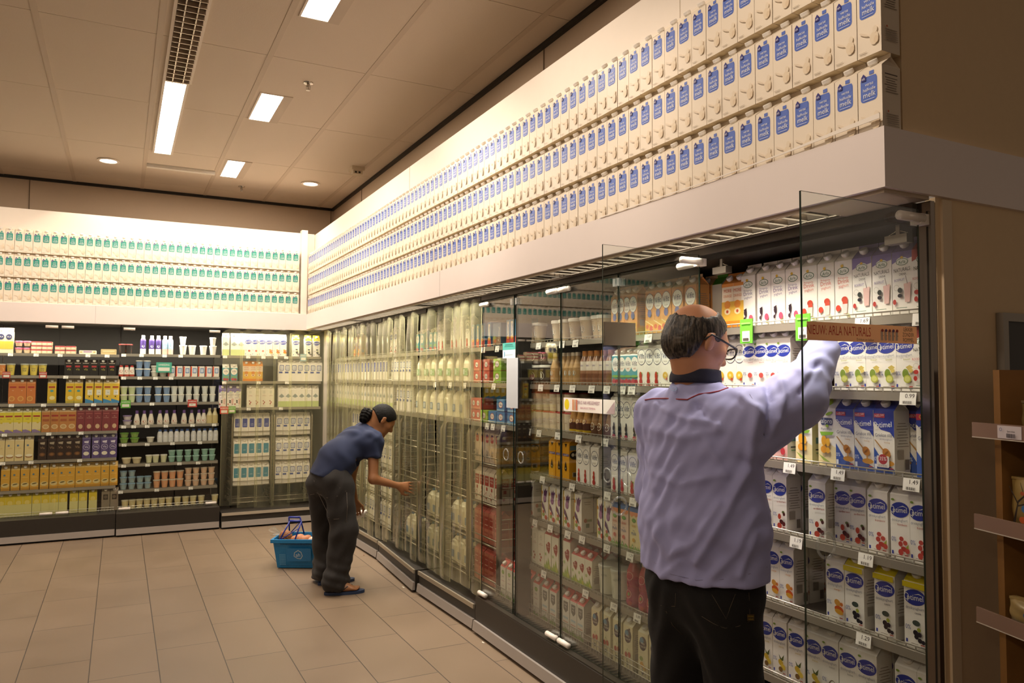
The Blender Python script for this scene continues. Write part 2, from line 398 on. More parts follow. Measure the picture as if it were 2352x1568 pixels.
for x, y, l in ((1.087, 5.164, 'small chrome sprinkler head on the ceiling, larger of the two'), (1.087, 8.361, 'small chrome sprinkler head on the ceiling near the back wall')):
    t = empty('sprinkler', (x, y, CZ)); tag(t, l, 'sprinkler')
    q = MB(); q.lathe([(.034, CZ), (.032, CZ-.006), (.012, CZ-.009)], CHROME, 20, (x, y)); wb(q, 'escutcheon', t)
    q = MB(); q.lathe([(.010, CZ-.008), (.009, CZ-.028), (.004, CZ-.03), (.004, CZ-.05), (.014, CZ-.052), (.014, CZ-.054)], CHROME, 12, (x, y))
    q.tube([(x-.012, y, CZ-.022), (x-.012, y, CZ-.045), (x, y, CZ-.052)], .002, CHROME, 6); q.tube([(x+.012, y, CZ-.022), (x+.012, y, CZ-.045), (x, y, CZ-.052)], .002, CHROME, 6); wb(q, 'nozzle', t)
t = empty('ceiling_sensor', (1.96, 7.08, CZ)); tag(t, 'small cream square sensor box on the ceiling by the right wall', 'sensor')
q = MB(); q.box((1.90, 7.02, CZ-.035), (2.02, 7.14, CZ), M('#d9ccb4', .5)); q.box((1.915, 7.035, CZ-.07), (2.005, 7.125, CZ-.035), M('#cfc2aa', .5)); wb(q, 'housing', t)
q = MB(); [q.box((1.93+.035*i, 7.034, CZ-.062), (1.95+.035*i, 7.036, CZ-.045), BLK) for i in range(2)]; wb(q, 'grille', t)
LWALL = M('#443d35', .3, .9); SLAT = M('#5a5249', .15, 1.0); SEDGE = M('#6f675b', .4, .5)
# louvred canopy lights under the right-hand fascia
for y0, y1, l in ((1.56, 3.15, 'reflective louvred canopy light over the open doors at right'), (3.15, 4.80, 'reflective louvred canopy light over the closed glass doors'), (4.80, 6.45, 'louvred canopy light over the nearer half of the strip curtain'), (6.45, 8.15, 'louvred canopy light over the far end of the strip curtain')):
    t = empty('canopy_light', (1.837, (y0+y1)/2, 2.0)); tag(t, l, 'canopy light')
    q = MB(); q.box((1.772, y0+.004, 1.99), (1.776, y1-.004, 2.104), LWALL); q.box((1.898, y0+.004, 1.99), (1.902, y1-.004, 2.104), LWALL); q.box((1.776, y0+.004, 2.10), (1.898, y1-.004, 2.104), WHITE); wb(q, 'housing', t)
    q = MB(); n = int((y1-y0)/.078); s_edges = []
    for k in range(n):
        y = y0+.04+k*.078; b_ = len(q.v); q.prism([(y, 1.992), (y+.003, 1.992), (y+.014, 2.055), (y+.011, 2.055)], 0, 1.777, 1.897, SLAT)
        s_edges.append(y)
        if k:   # side rails tie the slats together
            for o_ in (0, 4): q.f.append((b_-8+o_+1, b_+o_, b_+o_+3, b_-8+o_+2)); q.m.append(q.mi(LWALL)); q.smooth.append(False)
    lv = wb(q, 'louvre', t); q = MB()
    for y in s_edges[:1]: pass
    q.box((1.7755, y0+.006, 1.987), (1.7785, y1-.006, 1.9895), SEDGE); q.box((1.8955, y0+.006, 1.987), (1.8985, y1-.006, 1.9895), SEDGE)
    for y in s_edges: q.box((1.7785, y, 1.987), (1.8955, y+.0035, 1.9915), SEDGE)
    q.build('louvre_edge', lv)
    q = MB(); q.tube([(1.837, y0+.05, 2.094), (1.837, y1-.05, 2.094)], .005, EM2, 8); wb(q, 'lamp_tube', t)

# ------------------------------------------------------------------ coolers
INT = M('#2a241d', .7); PLIN = M('#2b2620', .45); BUMP = M('#a39a92', .4, .3); RAIL = M('#9a9184', .45, .3); PLATE = M('#8f887b', .45, .4)
HW = M('#e6ddd2', .4)
SZ = [1.69, 1.464, 1.219, .975, .733, .482]
BZ1 = [1.70, 1.497, 1.238, .973, .718, .452]
BZ2 = [1.71, 1.49, 1.238, 1.022, .848, .648, .402]
BZ3 = [1.71, 1.447, 1.176]
DECK = .2
XF = 2.031; YF = 8.25

def shelf_r(t, y0, y1, z, depth=.5, wire=False):
    q = MB(); q.box((XF, y0, z-.012), (XF+depth, y1, z), PLATE); q.box((XF-.010, y0, z-.028), (XF, y1, z-.003), RAIL)
    q.tube([(XF-.004, y0, z+.010), (XF-.004, y1, z+.010)], .0022, WIRE, 6)
    k = y0+.02
    while k < y1: q.box((XF-.005, k, z-.002), (XF-.003, k+.003, z+.010), WIRE); k += .03
    return wb(q, 'shelf', t)
def shelf_b(t, x0, x1, z, depth=.5):
    q = MB(); q.box((x0, YF, z-.012), (x1, YF+depth, z), PLATE); q.box((x0, YF-.010, z-.026), (x1, YF, z-.002), RAIL)
    return wb(q, 'shelf', t)

def tagm(price, w_=.052, h_=.036, col='#f4eee6', band=None):
    q = MB(); q.box((-w_/2, -.001, -h_), (w_/2, 0, 0), M(col, .5))
    fr = lambda u, v, h: (u, -.001-h, v)
    it = [('t', .006, -h_*.30, h_*.5, '#2a2422', price)]
    if band: it = [('r', 0, -h_*.2, w_, h_*.4, band)]+[('t', .006, -h_*.62, h_*.4, '#2a2422', price)]
    for k in range(9): it.append(('r', -w_*.28+k*w_*.07, -h_*.80, w_*.022*(1+k % 2), h_*.22, '#4a4440'))
    q.decal(it, fr, .0002); return q
TAGM = {}
def price_tag(parent, loc, rz, price='1.49', **kw):
    key = (price, tuple(sorted(kw.items())))
    if key not in TAGM: TAGM[key] = tagm(price, **kw).mesh('price_tag')
    o = bpy.data.objects.new('price_tag', TAGM[key]); COL.objects.link(o); o.parent = parent
    o.location = Vector(loc)-parent.matrix_basis.translation-(parent.parent.location if parent.parent else Vector()); o.rotation_euler = (math.radians(-8), 0, rz)
    return o
RZ = -PI/2

def cabinet_r(label, y0, y1, front, zs, door=True):
    t = empty('cooler_cabinet', (1.95, (y0+y1)/2, 0)); tag(t, label, 'refrigerated cabinet')
    fa, fb = front
    q = MB()   # plinth: outline follows the two front corners measured on the floor
    top = .205 if door else .155
    q.add([(fa, y0, .03), (fb, y1, .03), (2.6, y1, .03), (2.6, y0, .03), (fa, y0, top), (fb, y1, top), (2.6, y1, top), (2.6, y0, top)],
          [(0, 3, 2, 1), (4, 5, 6, 7), (0, 1, 5, 4), (1, 2, 6, 5), (2, 3, 7, 6), (3, 0, 4, 7)], PLIN)
    q.add([(fa+.02, y0, 0), (fb+.02, y1, 0), (2.6, y1, 0), (2.6, y0, 0), (fa+.02, y0, .03), (fb+.02, y1, .03), (2.6, y1, .03), (2.6, y0, .03)],
          [(0, 3, 2, 1), (4, 5, 6, 7), (0, 1, 5, 4), (1, 2, 6, 5), (2, 3, 7, 6), (3, 0, 4, 7)], BLK)
    wb(q, 'plinth', t)
    q = MB()
    def bar(za, zb, out, m, bot=0):
        q.add([(fa-out, y0+.004, za), (fb-out, y1-.004, za), (fb-.0005, y1-.004, za), (fa-.0005, y0+.004, za), (fa-out+bot, y0+.004, zb), (fb-out+bot, y1-.004, zb), (fb-.0005, y1-.004, zb), (fa-.0005, y0+.004, zb)],
              [(0, 3, 2, 1), (4, 5, 6, 7), (0, 1, 5, 4), (1, 2, 6, 5), (2, 3, 7, 6), (3, 0, 4, 7)], m)
    bar(.018, .072, .022, BUMP, .008); wb(q, 'bumper', t)
    if not door:
        q = MB(); bar(.132, .158, .012, M('#b3a996', .35, .6)); wb(q, 'edge_rail', t)
    q = MB(); q.box((2.6, y0, .05), (2.63, y1, 2.0), INT); wb(q, 'back_panel', t)
    q = MB(); q.box((1.945, y0, 1.94), (2.6, y1, 1.984), INT); q.box((1.925, y0, 1.958), (1.945, y1, 1.984), M('#4a423a', .4, .4)); wb(q, 'header', t)
    q = MB(); q.box((2.0, y0, top-.001), (2.6, y1, top+.001), M('#4b453c', .6)); 
    wb(q, 'deck', t)
    return t, [shelf_r(t, y0+.006, (3.74 if door and z < 1.2 else y1-.006), z) for z in zs]

CR, SR = cabinet_r('tall dairy cooler with glass doors at right, two doors standing open', 1.345, 4.16, (1.89, 1.90), SZ)
q = MB(); q.box((1.945, 1.306, .205), (1.962, 1.345, 1.984), M('#8a7f74', .12, .9)); q.box((1.962, 1.336, .05), (2.6, 1.344, 1.984), M('#57504a', .15, .8)); wb(q, 'end_panel', CR)
q = MB(); q.box((1.945, 3.715, .205), (2.03, 3.745, 1.94), BLK); wb(q, 'divider', CR)
q = MB(); q.box((1.90, 1.345, .2055), (1.935, 4.155, .212), M('#3a342c', .35, .5))
for k in range(90): q.box((1.945, 1.36+k*.031, .2055), (2.0, 1.37+k*.031, .2085), M('#6e675c', .4, .5))
wb(q, 'air_grille', CR)
q = MB()
for z in (.222, .245, .268): q.tube([(2.02, 1.35, z), (2.02, 4.15, z)], .002, WIRE, 6)
k = 1.36
while k < 4.15: q.tube([(2.02, k, .205), (2.02, k, .268)], .0014, WIRE, 4); k += .022
wb(q, 'wire_fence', CR)
C3, S3 = cabinet_r('curtained milk cooler with red buttermilk cartons, next to the glass doors', 4.17, 5.06, (1.903, 1.881), SZ[:3], False)
C2, S2 = cabinet_r('curtained milk cooler whose plinth juts into the aisle', 5.09, 6.11, (1.864, 1.92), SZ[:3], False)
C1, S1 = cabinet_r('curtained milk cooler behind the bending person, deepest in the corner', 6.13, 7.975, (1.923, 1.86), SZ[:3], False)

def pane(y0, y1, z0=.214, z1=1.955, X=1.937):
    q = MB(); h = .003
    vs = [(X-h, y0, z0), (X+h, y0, z0), (X+h, y1, z0), (X-h, y1, z0), (X-h, y0, z1), (X+h, y0, z1), (X+h, y1, z1), (X-h, y1, z1)]
    q.add(vs, [(1, 2, 6, 5), (3, 0, 4, 7)], GLASS); q.add(vs, [(0, 3, 2, 1), (4, 5, 6, 7), (0, 1, 5, 4), (2, 3, 7, 6)], GEDGE); return q
def cyl_between(a, b, r, m, n=14):
    q = MB(); q.tube([a, b], r, m, n); return q
def child(mb, name, parent): return mb.build(name, parent)   # sub-part in the coordinates of its part
for (y0, y1, hs) in ((3.748, 4.155, 1), (3.245, 3.712, -1), (2.755, 3.235, 1), (2.225, 2.745, -1)):
    d = wb(pane(y0, y1), 'door', CR)
    # hs=-1: hinge at the near end; hs=1 hinge at the far end (pairs share a seam)
    yh = y1 if (y0, y1) in ((3.748, 4.155), ) else (y0 if hs == -1 and y0 != 2.225 else (y1 if y0 == 2.755 else y0))
    s_ = -1 if yh == y1 else 1
    for z in (1.93, .232):
        c = MB(); c.tube([(1.918, yh+s_*.008, z), (1.918, yh+s_*.098, z)], .013, HW, 14); c.box((1.912, yh+s_*.03-.012, z-.006), (1.934, yh+s_*.03+.012, z+.006), HW); child(c, 'hinge', d)
    yr = (y0+.07) if s_ == -1 else (y1-.07)
    c = MB(); c.tube([(1.925, yr+.03*math.cos(a), 1.07+.03*math.sin(a)) for a in [2*PI*k/28 for k in range(28)]], .0035, CPLAST, 8, True); child(c, 'handle_ring', d)
    c = MB(); c.box((1.922, (y1 if s_ == 1 else y0+.02)-.02, 1.90), (1.952, (y1 if s_ == 1 else y0+.02), 1.935), CPLAST); child(c, 'handle', d)
def opened(xa, xb, yy, tilt=0):
    q = MB(); h = .003; z0, z1 = .214, 1.962
    y2 = yy+tilt
    vs = [(xa, y2-h, z0), (xb, yy-h, z0), (xb, yy+h, z0), (xa, y2+h, z0), (xa, y2-h, z1), (xb, yy-h, z1), (xb, yy+h, z1), (xa, y2+h, z1)]
    q.add(vs, [(0, 1, 5, 4), (2, 3, 7, 6)], GLASS); q.add(vs, [(0, 3, 2, 1), (4, 5, 6, 7), (1, 2, 6, 5), (3, 0, 4, 7)], GEDGE); return q
for (xa, yy, tilt, zr) in ((1.478, 1.33, 0, 1.095), (1.478, 2.215, -.02, 1.06)):
    d = wb(opened(xa, 1.925, yy, tilt), 'door', CR)
    for z in (1.935, .235):
        c = MB(); c.tube([(1.83, yy-.014, z), (1.925, yy-.014, z)], .013, HW, 14); c.box((1.91, yy-.02, z-.016), (1.945, yy+.012, z+.012), HW); child(c, 'hinge', d)
    c = MB(); c.tube([(1.538+.03*math.cos(a), yy+tilt-.012, zr+.03*math.sin(a)) for a in [2*PI*k/28 for k in range(28)]], .0035, CPLAST, 8, True); child(c, 'handle_ring', d)
    if yy < 2:
        c = MB(); c.box((1.491, yy-.0045, 1.594), (1.905, yy-.0032, 1.640), PAPER)
        fr = lambda u, v, h: (u, 1.33-.0045-h, v)
        c.decal([('t', 1.605, 1.619, .034, '#c23a2e', 'NIEUW: ARLA NATURALS', 0, .60), ('t', 1.70, 1.600, .009, '#5a4030', 'Drinken zo lekker'),
                 ('t', 1.868, 1.631, .015, '#2e241c', 'LEKKER', 0, .75), ('t', 1.868, 1.617, .015, '#2e241c', 'ZONDER', 0, .75), ('t', 1.868, 1.603, .015, '#2e241c', 'ROMMEL', 0, .75)]
                + [('r', 1.762+i*.014, 1.613, .010, .026, '#d9c4b0') for i in range(5)]+[('e', 1.762+i*.014, 1.626, .005, .004, ['#a3302a', '#5b3a6e'][i % 2]) for i in range(5)]
                + [('t', 1.762+i*.014, 1.612, .008, '#5a4030', '+') for i in range(5)], fr, .0002)
        child(c, 'sign', d)
    else:
        c = MB(); c.box((1.480, yy-.0225, 1.612), (1.616, yy-.0215, 1.693), M('#948a70', .8)); child(c, 'sign', d)
# spare door fittings inside the opened bay
for y in (1.42, 2.14):
    c = MB(); c.box((1.955, y-.035, 1.885), (1.985, y+.035, 1.91), STEEL); c.tube([(1.97, y-.03, 1.912), (1.97, y+.0, 1.925), (1.97, y+.03, 1.912)], .003, CHROME, 6); c.box((1.965, y-.006, 1.91), (1.975, y+.006, 1.94), STEEL); wb(c, 'door_closer', CR)
# paper signs on the closed doors
d0 = [c for c in CR.children if c.name.startswith('door')]
def on_glass(pxl, pxr, zt, zb, m, decals, parent, name='sign', X=1.930):
    ya, yb = yat(pxl, X, zt), yat(pxr, X, zt); W = ya-yb; yc = (ya+yb)/2
    c = MB(); c.box((X-.001, yb, zb), (X, ya, zt), m)
    c.decal(decals(W, zt-zb), lambda u, v, h: (X-.001-h, yc-u, (zt+zb)/2+v), .0002)
    o = c.build(name, parent); return o
on_glass(1295, 1413, 1.402, 1.338, M('#efe8e0', .6), lambda W, H: [('e', -W*.43, 0, .022, .026, '#ead21e'), ('t', 0, H*.18, .022, '#8a4a6a', 'TERUG VAN WEGGEWEEST', 0, .72), ('t', 0, -H*.2, .013, '#c07a8a', 'BAKGROOT TEMEKAL')] + [('r', -W*.30+i*.012, 0, .009, .05, ['#d98a5a', '#d9b48a', '#c9a090', '#d0704a'][i]) for i in range(4)]+[('p', [(W*.35, -H*.45), (W*.5, -H*.45), (W*.5, H*.4)], '#b9a0a0')], d0[2])
on_glass(1155, 1184, 1.692, 1.652, M('#4aa79c', .6), lambda W, H: [('r', 0, 0, W*.7, .004, '#2c7f78'), ('r', 0, .01, W*.6, .004, '#2c7f78')], d0[1])
on_glass(1155, 1184, 1.652, 1.606, M('#e8ece8', .6), lambda W, H: [('r', 0, -.005, W*.6, .004, '#99aaaa'), ('e', -W*.35, 0, .006, .018, '#4a90b0')], d0[1])
on_glass(1164, 1190, 1.606, 1.33, M('#b9bcc0', .5), lambda W, H: [], d0[1])

# strip curtains
def strip(parent, p, ax, z0, z1, wdt, ph, X):
    """one hanging clear strip: ax 0 = runs along x (back), 1 = along y (right)"""
    q = MB(); nz, nw = 14, 8; vs = []
    for i in range(nz+1):
        t_ = i/nz; z = z1+(z0-z1)*t_
        for j in range(nw+1):
            u = (0, .035, .2, .35, .5, .65, .8, .965, 1)[j]-.5; bow = .020*(1-(2*u)**2)*(1-.4*t_)*(1 if t_ > .02 else .6)
            off = bow+.006*math.sin(ph+5*t_) - (.025*max(0, 1-t_*9) if i else .04)*0 + .004*math.sin(9*t_+ph*2)*(u*2)
            a = p+u*wdt
            zz = z+(.035*(1-(2*u)**2) if i == 0 else 0)
            vs.append((a, X-off, zz) if ax == 0 else (X-off, a, zz))
    for i in range(nz):
        for j in range(nw):
            q.f.append((i*(nw+1)+j, i*(nw+1)+j+1, (i+1)*(nw+1)+j+1, (i+1)*(nw+1)+j)); q.smooth.append(True)
            q.m.append(q.mi((PVCE if ax else PVC) if j in (0, nw-1) else (PVC if ax else PVCB)))
    q.v += [tuple(v) for v in vs]
    return wb(q, 'curtain_strip', parent)
def curtain(parent, a0, a1, ax, X, zb, pitch=.15):
    n = max(1, round((a1-a0)/pitch)); st = (a1-a0)/n
    for k in range(n):
        zlow = zb+random.uniform(-.02, .03)
        strip(parent, a0+st*(k+.5), ax, zlow, 1.945, st*1.16, random.random()*6, X-(.010 if k % 2 else 0))
curtain(C3, 4.175, 5.05, 1, 1.936, .20); curtain(C2, 5.10, 6.10, 1, 1.934, .19); curtain(C1, 6.14, 7.965, 1, 1.936, .17)

# back coolers
def cabinet_b(label, x0, x1, zs, door, yf):
    t = empty('cooler_cabinet', ((x0+x1)/2, 8.2, 0)); tag(t, label, 'refrigerated cabinet')
    top = .212 if door else .155
    q = MB(); q.box((x0, yf, .03), (x1, 8.93, top), PLIN); q.box((x0, yf+.02, 0), (x1, 8.93, .03), BLK); wb(q, 'plinth', t)
    q = MB(); q.prism([(yf-.022, .018), (yf-.0005, .018), (yf-.0005, .072), (yf-.014, .072)], 0, x0+.004, x1-.004, BUMP); wb(q, 'bumper', t)
    if not door: q = MB(); q.box((x0+.004, yf-.012, .128), (x1-.004, yf-.0005, .155), M('#c4baa8', .35, .5)); wb(q, 'edge_rail', t)
    q = MB(); q.box((x0, 8.93, .05), (x1, 8.96, 2.1), M('#2a241d' if door else '#4a4438', .7)); wb(q, 'back_panel', t)
    q = MB(); q.box((x0, 8.19, 1.985), (x1, 8.93, 2.03), INT); wb(q, 'header', t)
    return t, [shelf_b(t, x0+.006, x1-.006, z) for z in zs]
B0, Z0 = cabinet_b('back cooler with glass doors running out of frame at left', -3.3, -1.03, BZ1, True, 8.07)
B1, Z1 = cabinet_b('back cooler with yellow custard cartons behind glass doors at far left', -1.02, -.005, BZ1, True, 8.07)
B2, Z2 = cabinet_b('back cooler with tubs and cups behind glass doors, eight levels', .0, .905, BZ2, True, 8.045)
B3, Z3 = cabinet_b('back cooler in the corner with roll cages behind a strip curtain', .917, 1.93, BZ3, False, 8.01)
q = MB(); q.box((1.932, 7.99, .16), (1.945, 8.16, 1.985), M('#cdc3b4', .35, .4)); q.box((1.945, 8.16, .155), (1.955, 8.93, 1.985), INT); wb(q, 'corner_post', B3)
for (t, xs_) in ((B0, (-3.2, -2.76, -2.32, -1.88, -1.46)), (B1, (-1.01, -.505, -.015)), (B2, (.005, .50, .90))):
    for k in range(len(xs_)-1):
        x0, x1 = xs_[k]+.004, xs_[k+1]-.004; h = .003; z0, z1 = .215, 1.975; Y = 8.185
        q = MB(); vs = [(x0, Y-h, z0), (x1, Y-h, z0), (x1, Y+h, z0), (x0, Y+h, z0), (x0, Y-h, z1), (x1, Y-h, z1), (x1, Y+h, z1), (x0, Y+h, z1)]
        q.add(vs, [(0, 1, 5, 4), (2, 3, 7, 6)], GLASS); q.add(vs, [(0, 3, 2, 1), (4, 5, 6, 7), (1, 2, 6, 5), (3, 0, 4, 7)], GEDGE); d = wb(q, 'door', t)
        xh = x1 if k % 2 == 0 and t is not B2 else (x0 if t is not B2 else (x0 if k == 0 else x1)); s_ = 1 if xh == x0 else -1
        for z in (1.945, .238):
            c = MB(); c.tube([(xh+s_*.01, 8.166, z), (xh+s_*.11, 8.166, z)], .013, HW, 12); child(c, 'hinge', d)
curtain(B3, .93, 1.92, 0, 8.178, .17, .16)
for c in B3.children:
    pass
# rolled wire fence on the back decks
for t, x0, x1 in ((B1, -1.0, -.02), (B2, .01, .895)):
    q = MB()
    for z in (.228, .25): q.tube([(x0, 8.235, z), (x1, 8.235, z)], .002, WIRE, 5)
    k = x0
    while k < x1: q.tube([(k, 8.235, .212), (k, 8.235, .25)], .0012, WIRE, 4); k += .025
    wb(q, 'wire_fence', t)
    q = MB(); q.box((x0, 8.235, .205), (x1, 8.9, .2125), M('#5a5348', .5)); wb(q, 'deck', t)

# ------------------------------------------------------------------ goods: carton, pot, bottle, jug, pack builders
REG = []      # (object, description, where, order) -> labels are written once all goods stand
CAPM = '#efe9e0'
def carton(front='#f1ebe2', roof=None, cap=CAPM, side=None, deco=(), w_=.070, d=.070, hb=.185, g=.032, fin=.011, sidedeco=None, capr=.0135, lside=None):
    roof = roof or front; side = side or front
    a = MB(); x, y = w_/2-.0006, d/2-.0006
    F, S, R_ = M(front, .42), M(side, .42), M(roof, .42)
    a.add([(-x, -y, 0), (x, -y, 0), (x, -y, hb), (-x, -y, hb)], [(0, 1, 2, 3)], F)
    a.add([(x, -y, 0), (x, y, 0), (x, y, hb), (x, -y, hb)], [(0, 1, 2, 3)], S)
    a.add([(-x, y, 0), (-x, -y, 0), (-x, -y, hb), (-x, y, hb)], [(0, 1, 2, 3)], M(lside, .42) if lside else S)
    a.add([(x, y, 0), (-x, y, 0), (-x, y, hb), (x, y, hb)], [(0, 1, 2, 3)], F)
    a.add([(-x, -y, 0), (x, -y, 0), (x, y, 0), (-x, y, 0)], [(3, 2, 1, 0)], M('#d9c7a4', .6))
    zt = hb+g; e = .0012
    a.add([(-x, -y, hb), (x, -y, hb), (x, -e, zt), (-x, -e, zt)], [(0, 1, 2, 3)], R_)
    a.add([(x, y, hb), (-x, y, hb), (-x, e, zt), (x, e, zt)], [(0, 1, 2, 3)], R_)
    for s_ in (-1, 1):   # folded-in gable ends
        a.add([(s_*x, -y, hb), (s_*x, y, hb), (s_*(x-.012), 0, zt-.002), (s_*x, -e, zt), (s_*x, e, zt)], [(0, 1, 2), (0, 2, 3), (1, 4, 2)], S)
    a.box((-x, -e, zt-.001), (x, e, zt+fin), R_)
    fr = lambda u, v, h: (u, -y-h, v)
    a.decal(deco, fr)
    if sidedeco is None: sidedeco = [('r', .0, hb*.80-i*.0085, d*(.5+.25*((i*7) % 3)/2), .002, '#8d8378') for i in range(9)]+[('r', -.01, hb*.30, .026, .028, '#a9a095'), ('r', .018, hb*.14, .018, .03, '#857c74')]
    a.decal(sidedeco, lambda u, v, h: (x+h, u, v), .0003)
    a.decal(sidedeco, lambda u, v, h: (-x-h, -u, v), .0003)
    parts = {}
    if cap:
        c = MB(); sl = math.atan2(g, y); ax = Matrix.Translation((0, -y*.52, hb+g*.48)) @ Matrix.Rotation(sl*.85, 4, 'X')
        c.lathe([(capr*.8, 0), (capr*.8, .004), (capr, .0045), (capr, .014), (capr*.9, .0155), (.0001, .0157)], M(cap, .35), 16, axis=ax)
        parts['cap'] = c.mesh('cap')
    return a.mesh('carton_body'), parts
def wrapfr(prof):
    def rad(z):
        for (r0, z0), (r1, z1) in zip(prof, prof[1:]):
            if z0 <= z <= z1 and z1 > z0: return r0+(r1-r0)*(z-z0)/(z1-z0)
        return prof[-1][0]
    return lambda u, v, h: (((rad(v)+h)*math.sin(u/max(rad(v), .01))), -(rad(v)+h)*math.cos(u/max(rad(v), .01)), v)
def pot(r0=.030, r1=.036, h=.07, col='#efe8dc', lid='#f2ede4', deco=(), lidr=None, foot=None, lidh=.008, n=20):
    prof = [(r0, 0), (r0+(r1-r0)*.96, h)]; a = MB()
    a.lathe([(r0*.9, 0), (r0, .003), (r0+(r1-r0)*.96, h)], [M(foot or col, .4), M(col, .4)], n)
    a.decal(deco, wrapfr([(r0, 0), (r1*.98, h)]))
    c = MB(); lr = lidr or r1*1.06
    c.lathe([(lr, h-.003), (lr, h+lidh*.7), (lr*.93, h+lidh), (.0001, h+lidh)], M(lid, .35), n)
    return a.mesh('pot_body'), {'lid': c.mesh('lid')}
def bottle(prof, bands, cap='#efe9e0', capr=.013, caph=.016, deco=(), rough=.25, n=20):
    a = MB(); a.lathe(prof, [M(b, rough) for b in bands], n); a.decal(deco, wrapfr(prof))
    c = MB(); zt = prof[-1][1]; c.lathe([(capr, zt-.004), (capr, zt+caph), (capr*.85, zt+caph+.002), (.0001, zt+caph+.002)], M(cap, .35), 16)
    return a.mesh('bottle_body'), {'cap': c.mesh('cap')}
def pack(w_, d, h, col, deco=(), rough=.4, top=None):
    a = MB(); x, y = w_/2-.001, d/2-.001; m = M(col, rough); b = .004
    pts = [(-x+b, 0), (x-b, 0), (x, b), (x, h-b), (x-b, h), (-x+b, h), (-x, h-b), (-x, b)]
    a.prism(pts, 1, -y, y, m); a.decal(deco, lambda u, v, hh: (u, -y-hh, v), .0004)
    return a.mesh('pack_body'), {}
def jug(deco=(), cap='#2f5fa8'):
    a = MB(); W = .052; m = M('#f3ecd2', .35)
    rings = [(.046, 0), (.052, .01), (.052, .125), (.045, .155), (.026, .178), (.017, .186)]
    for (r0, z0), (r1, z1) in zip(rings, rings[1:]):
        def ring(r, z):
            return [(r*math.copysign(abs(math.cos(t))**.6, math.cos(t)), r*math.copysign(abs(math.sin(t))**.6, math.sin(t)), z) for t in [2*PI*k/20 for k in range(20)]]
        a.add(ring(r0, z0)+ring(r1, z1), [(k, (k+1) % 20, 20+(k+1) % 20, 20+k) for k in range(20)], m, True)
    a.add([(.046*math.cos(2*PI*k/20), .046*math.sin(2*PI*k/20), 0) for k in range(20)], [tuple(range(20))[::-1]], m)
    a.decal(deco, lambda u, v, h: (u, -.0525-h, v))
    hd = MB(); hd.tube([(.018, 0, .175), (.034, 0, .186), (.043, 0, .168), (.044, 0, .14), (.044, 0, .12)], .008, m, 10)
    c = MB(); c.lathe([(.019, .184), (.019, .200), (.0001, .201)], M(cap, .4), 16)
    return a.mesh('jug_body'), {'handle': hd.mesh('handle'), 'cap': c.mesh('cap')}
KM = {}
def kind(key, name, cat, desc, geo, w_=.072, d=.075, label_parts=None):
    KM[key] = dict(name=name, cat=cat, desc=desc, geo=geo, w=w_, d=d)
def put(key, loc, rz, where, order, group, small=False, jit=.0):
    k = KM[key]; body, parts = k['geo']
    if parts and not small:
        r = bpy.data.objects.new(k['name'], None); COL.objects.link(r); r.empty_display_size = .02
        b = bpy.data.objects.new('body', body); COL.objects.link(b); b.parent = r
        for pn, pm in parts.items():
            c = bpy.data.objects.new(pn, pm); COL.objects.link(c); c.parent = r
    elif parts:
        if 'joined' not in k:
            a = MB(); ms = [body]+list(parts.values())
            for me in ms:
                base = len(a.v); a.v += [tuple(v.co) for v in me.vertices]
                for p_ in me.polygons:
                    a.f.append(tuple(base+i for i in p_.vertices)); a.m.append(a.mi(me.materials[p_.material_index])); a.smooth.append(p_.use_smooth)
            k['joined'] = a.mesh(k['name'])
        r = bpy.data.objects.new(k['name'], k['joined']); COL.objects.link(r)
    else:
        r = bpy.data.objects.new(k['name'], body); COL.objects.link(r)
    r.location = (loc[0]+random.uniform(-jit, jit), loc[1]+random.uniform(-jit, jit), loc[2]); r.rotation_euler[2] = rz+random.uniform(-jit, jit)*6
    r['category'] = k['cat']; r['group'] = group
    REG.append((r, k['desc'], where, order)); return r
ORD = ['zeroth', 'first', 'second', 'third', 'fourth', 'fifth', 'sixth', 'seventh', 'eighth', 'ninth', 'tenth', 'eleventh', 'twelfth', 'thirteenth', 'fourteenth', 'fifteenth', 'sixteenth', 'seventeenth', 'eighteenth', 'nineteenth', 'twentieth']+['twenty-'+x for x in ('first', 'second', 'third', 'fourth', 'fifth', 'sixth', 'seventh', 'eighth', 'ninth')]
def finish_labels():
    g = {}
    for o, d, w_, k in REG: g.setdefault((d, w_), []).append((k, o))
    for (d, w_), L in g.items():
        L.sort(key=lambda t: t[0])
        for i, (k, o) in enumerate(L):
            if len(L) == 1: o['label'] = f'{d}, {w_}'
            elif len(L) == 2: o['label'] = f'{d}, {"left" if i == 0 else "right"} of two, {w_}'
            else: o['label'] = f'{d}, {ORD[i+1]} from left, {w_}'
SHN = ['top shelf', 'second shelf', 'third shelf', 'fourth shelf', 'fifth shelf', 'sixth shelf', 'bottom deck']
RC = 'right cooler'
BACKW = ['', ' rear', ' third-row', ' fourth-row', ' fifth-row']
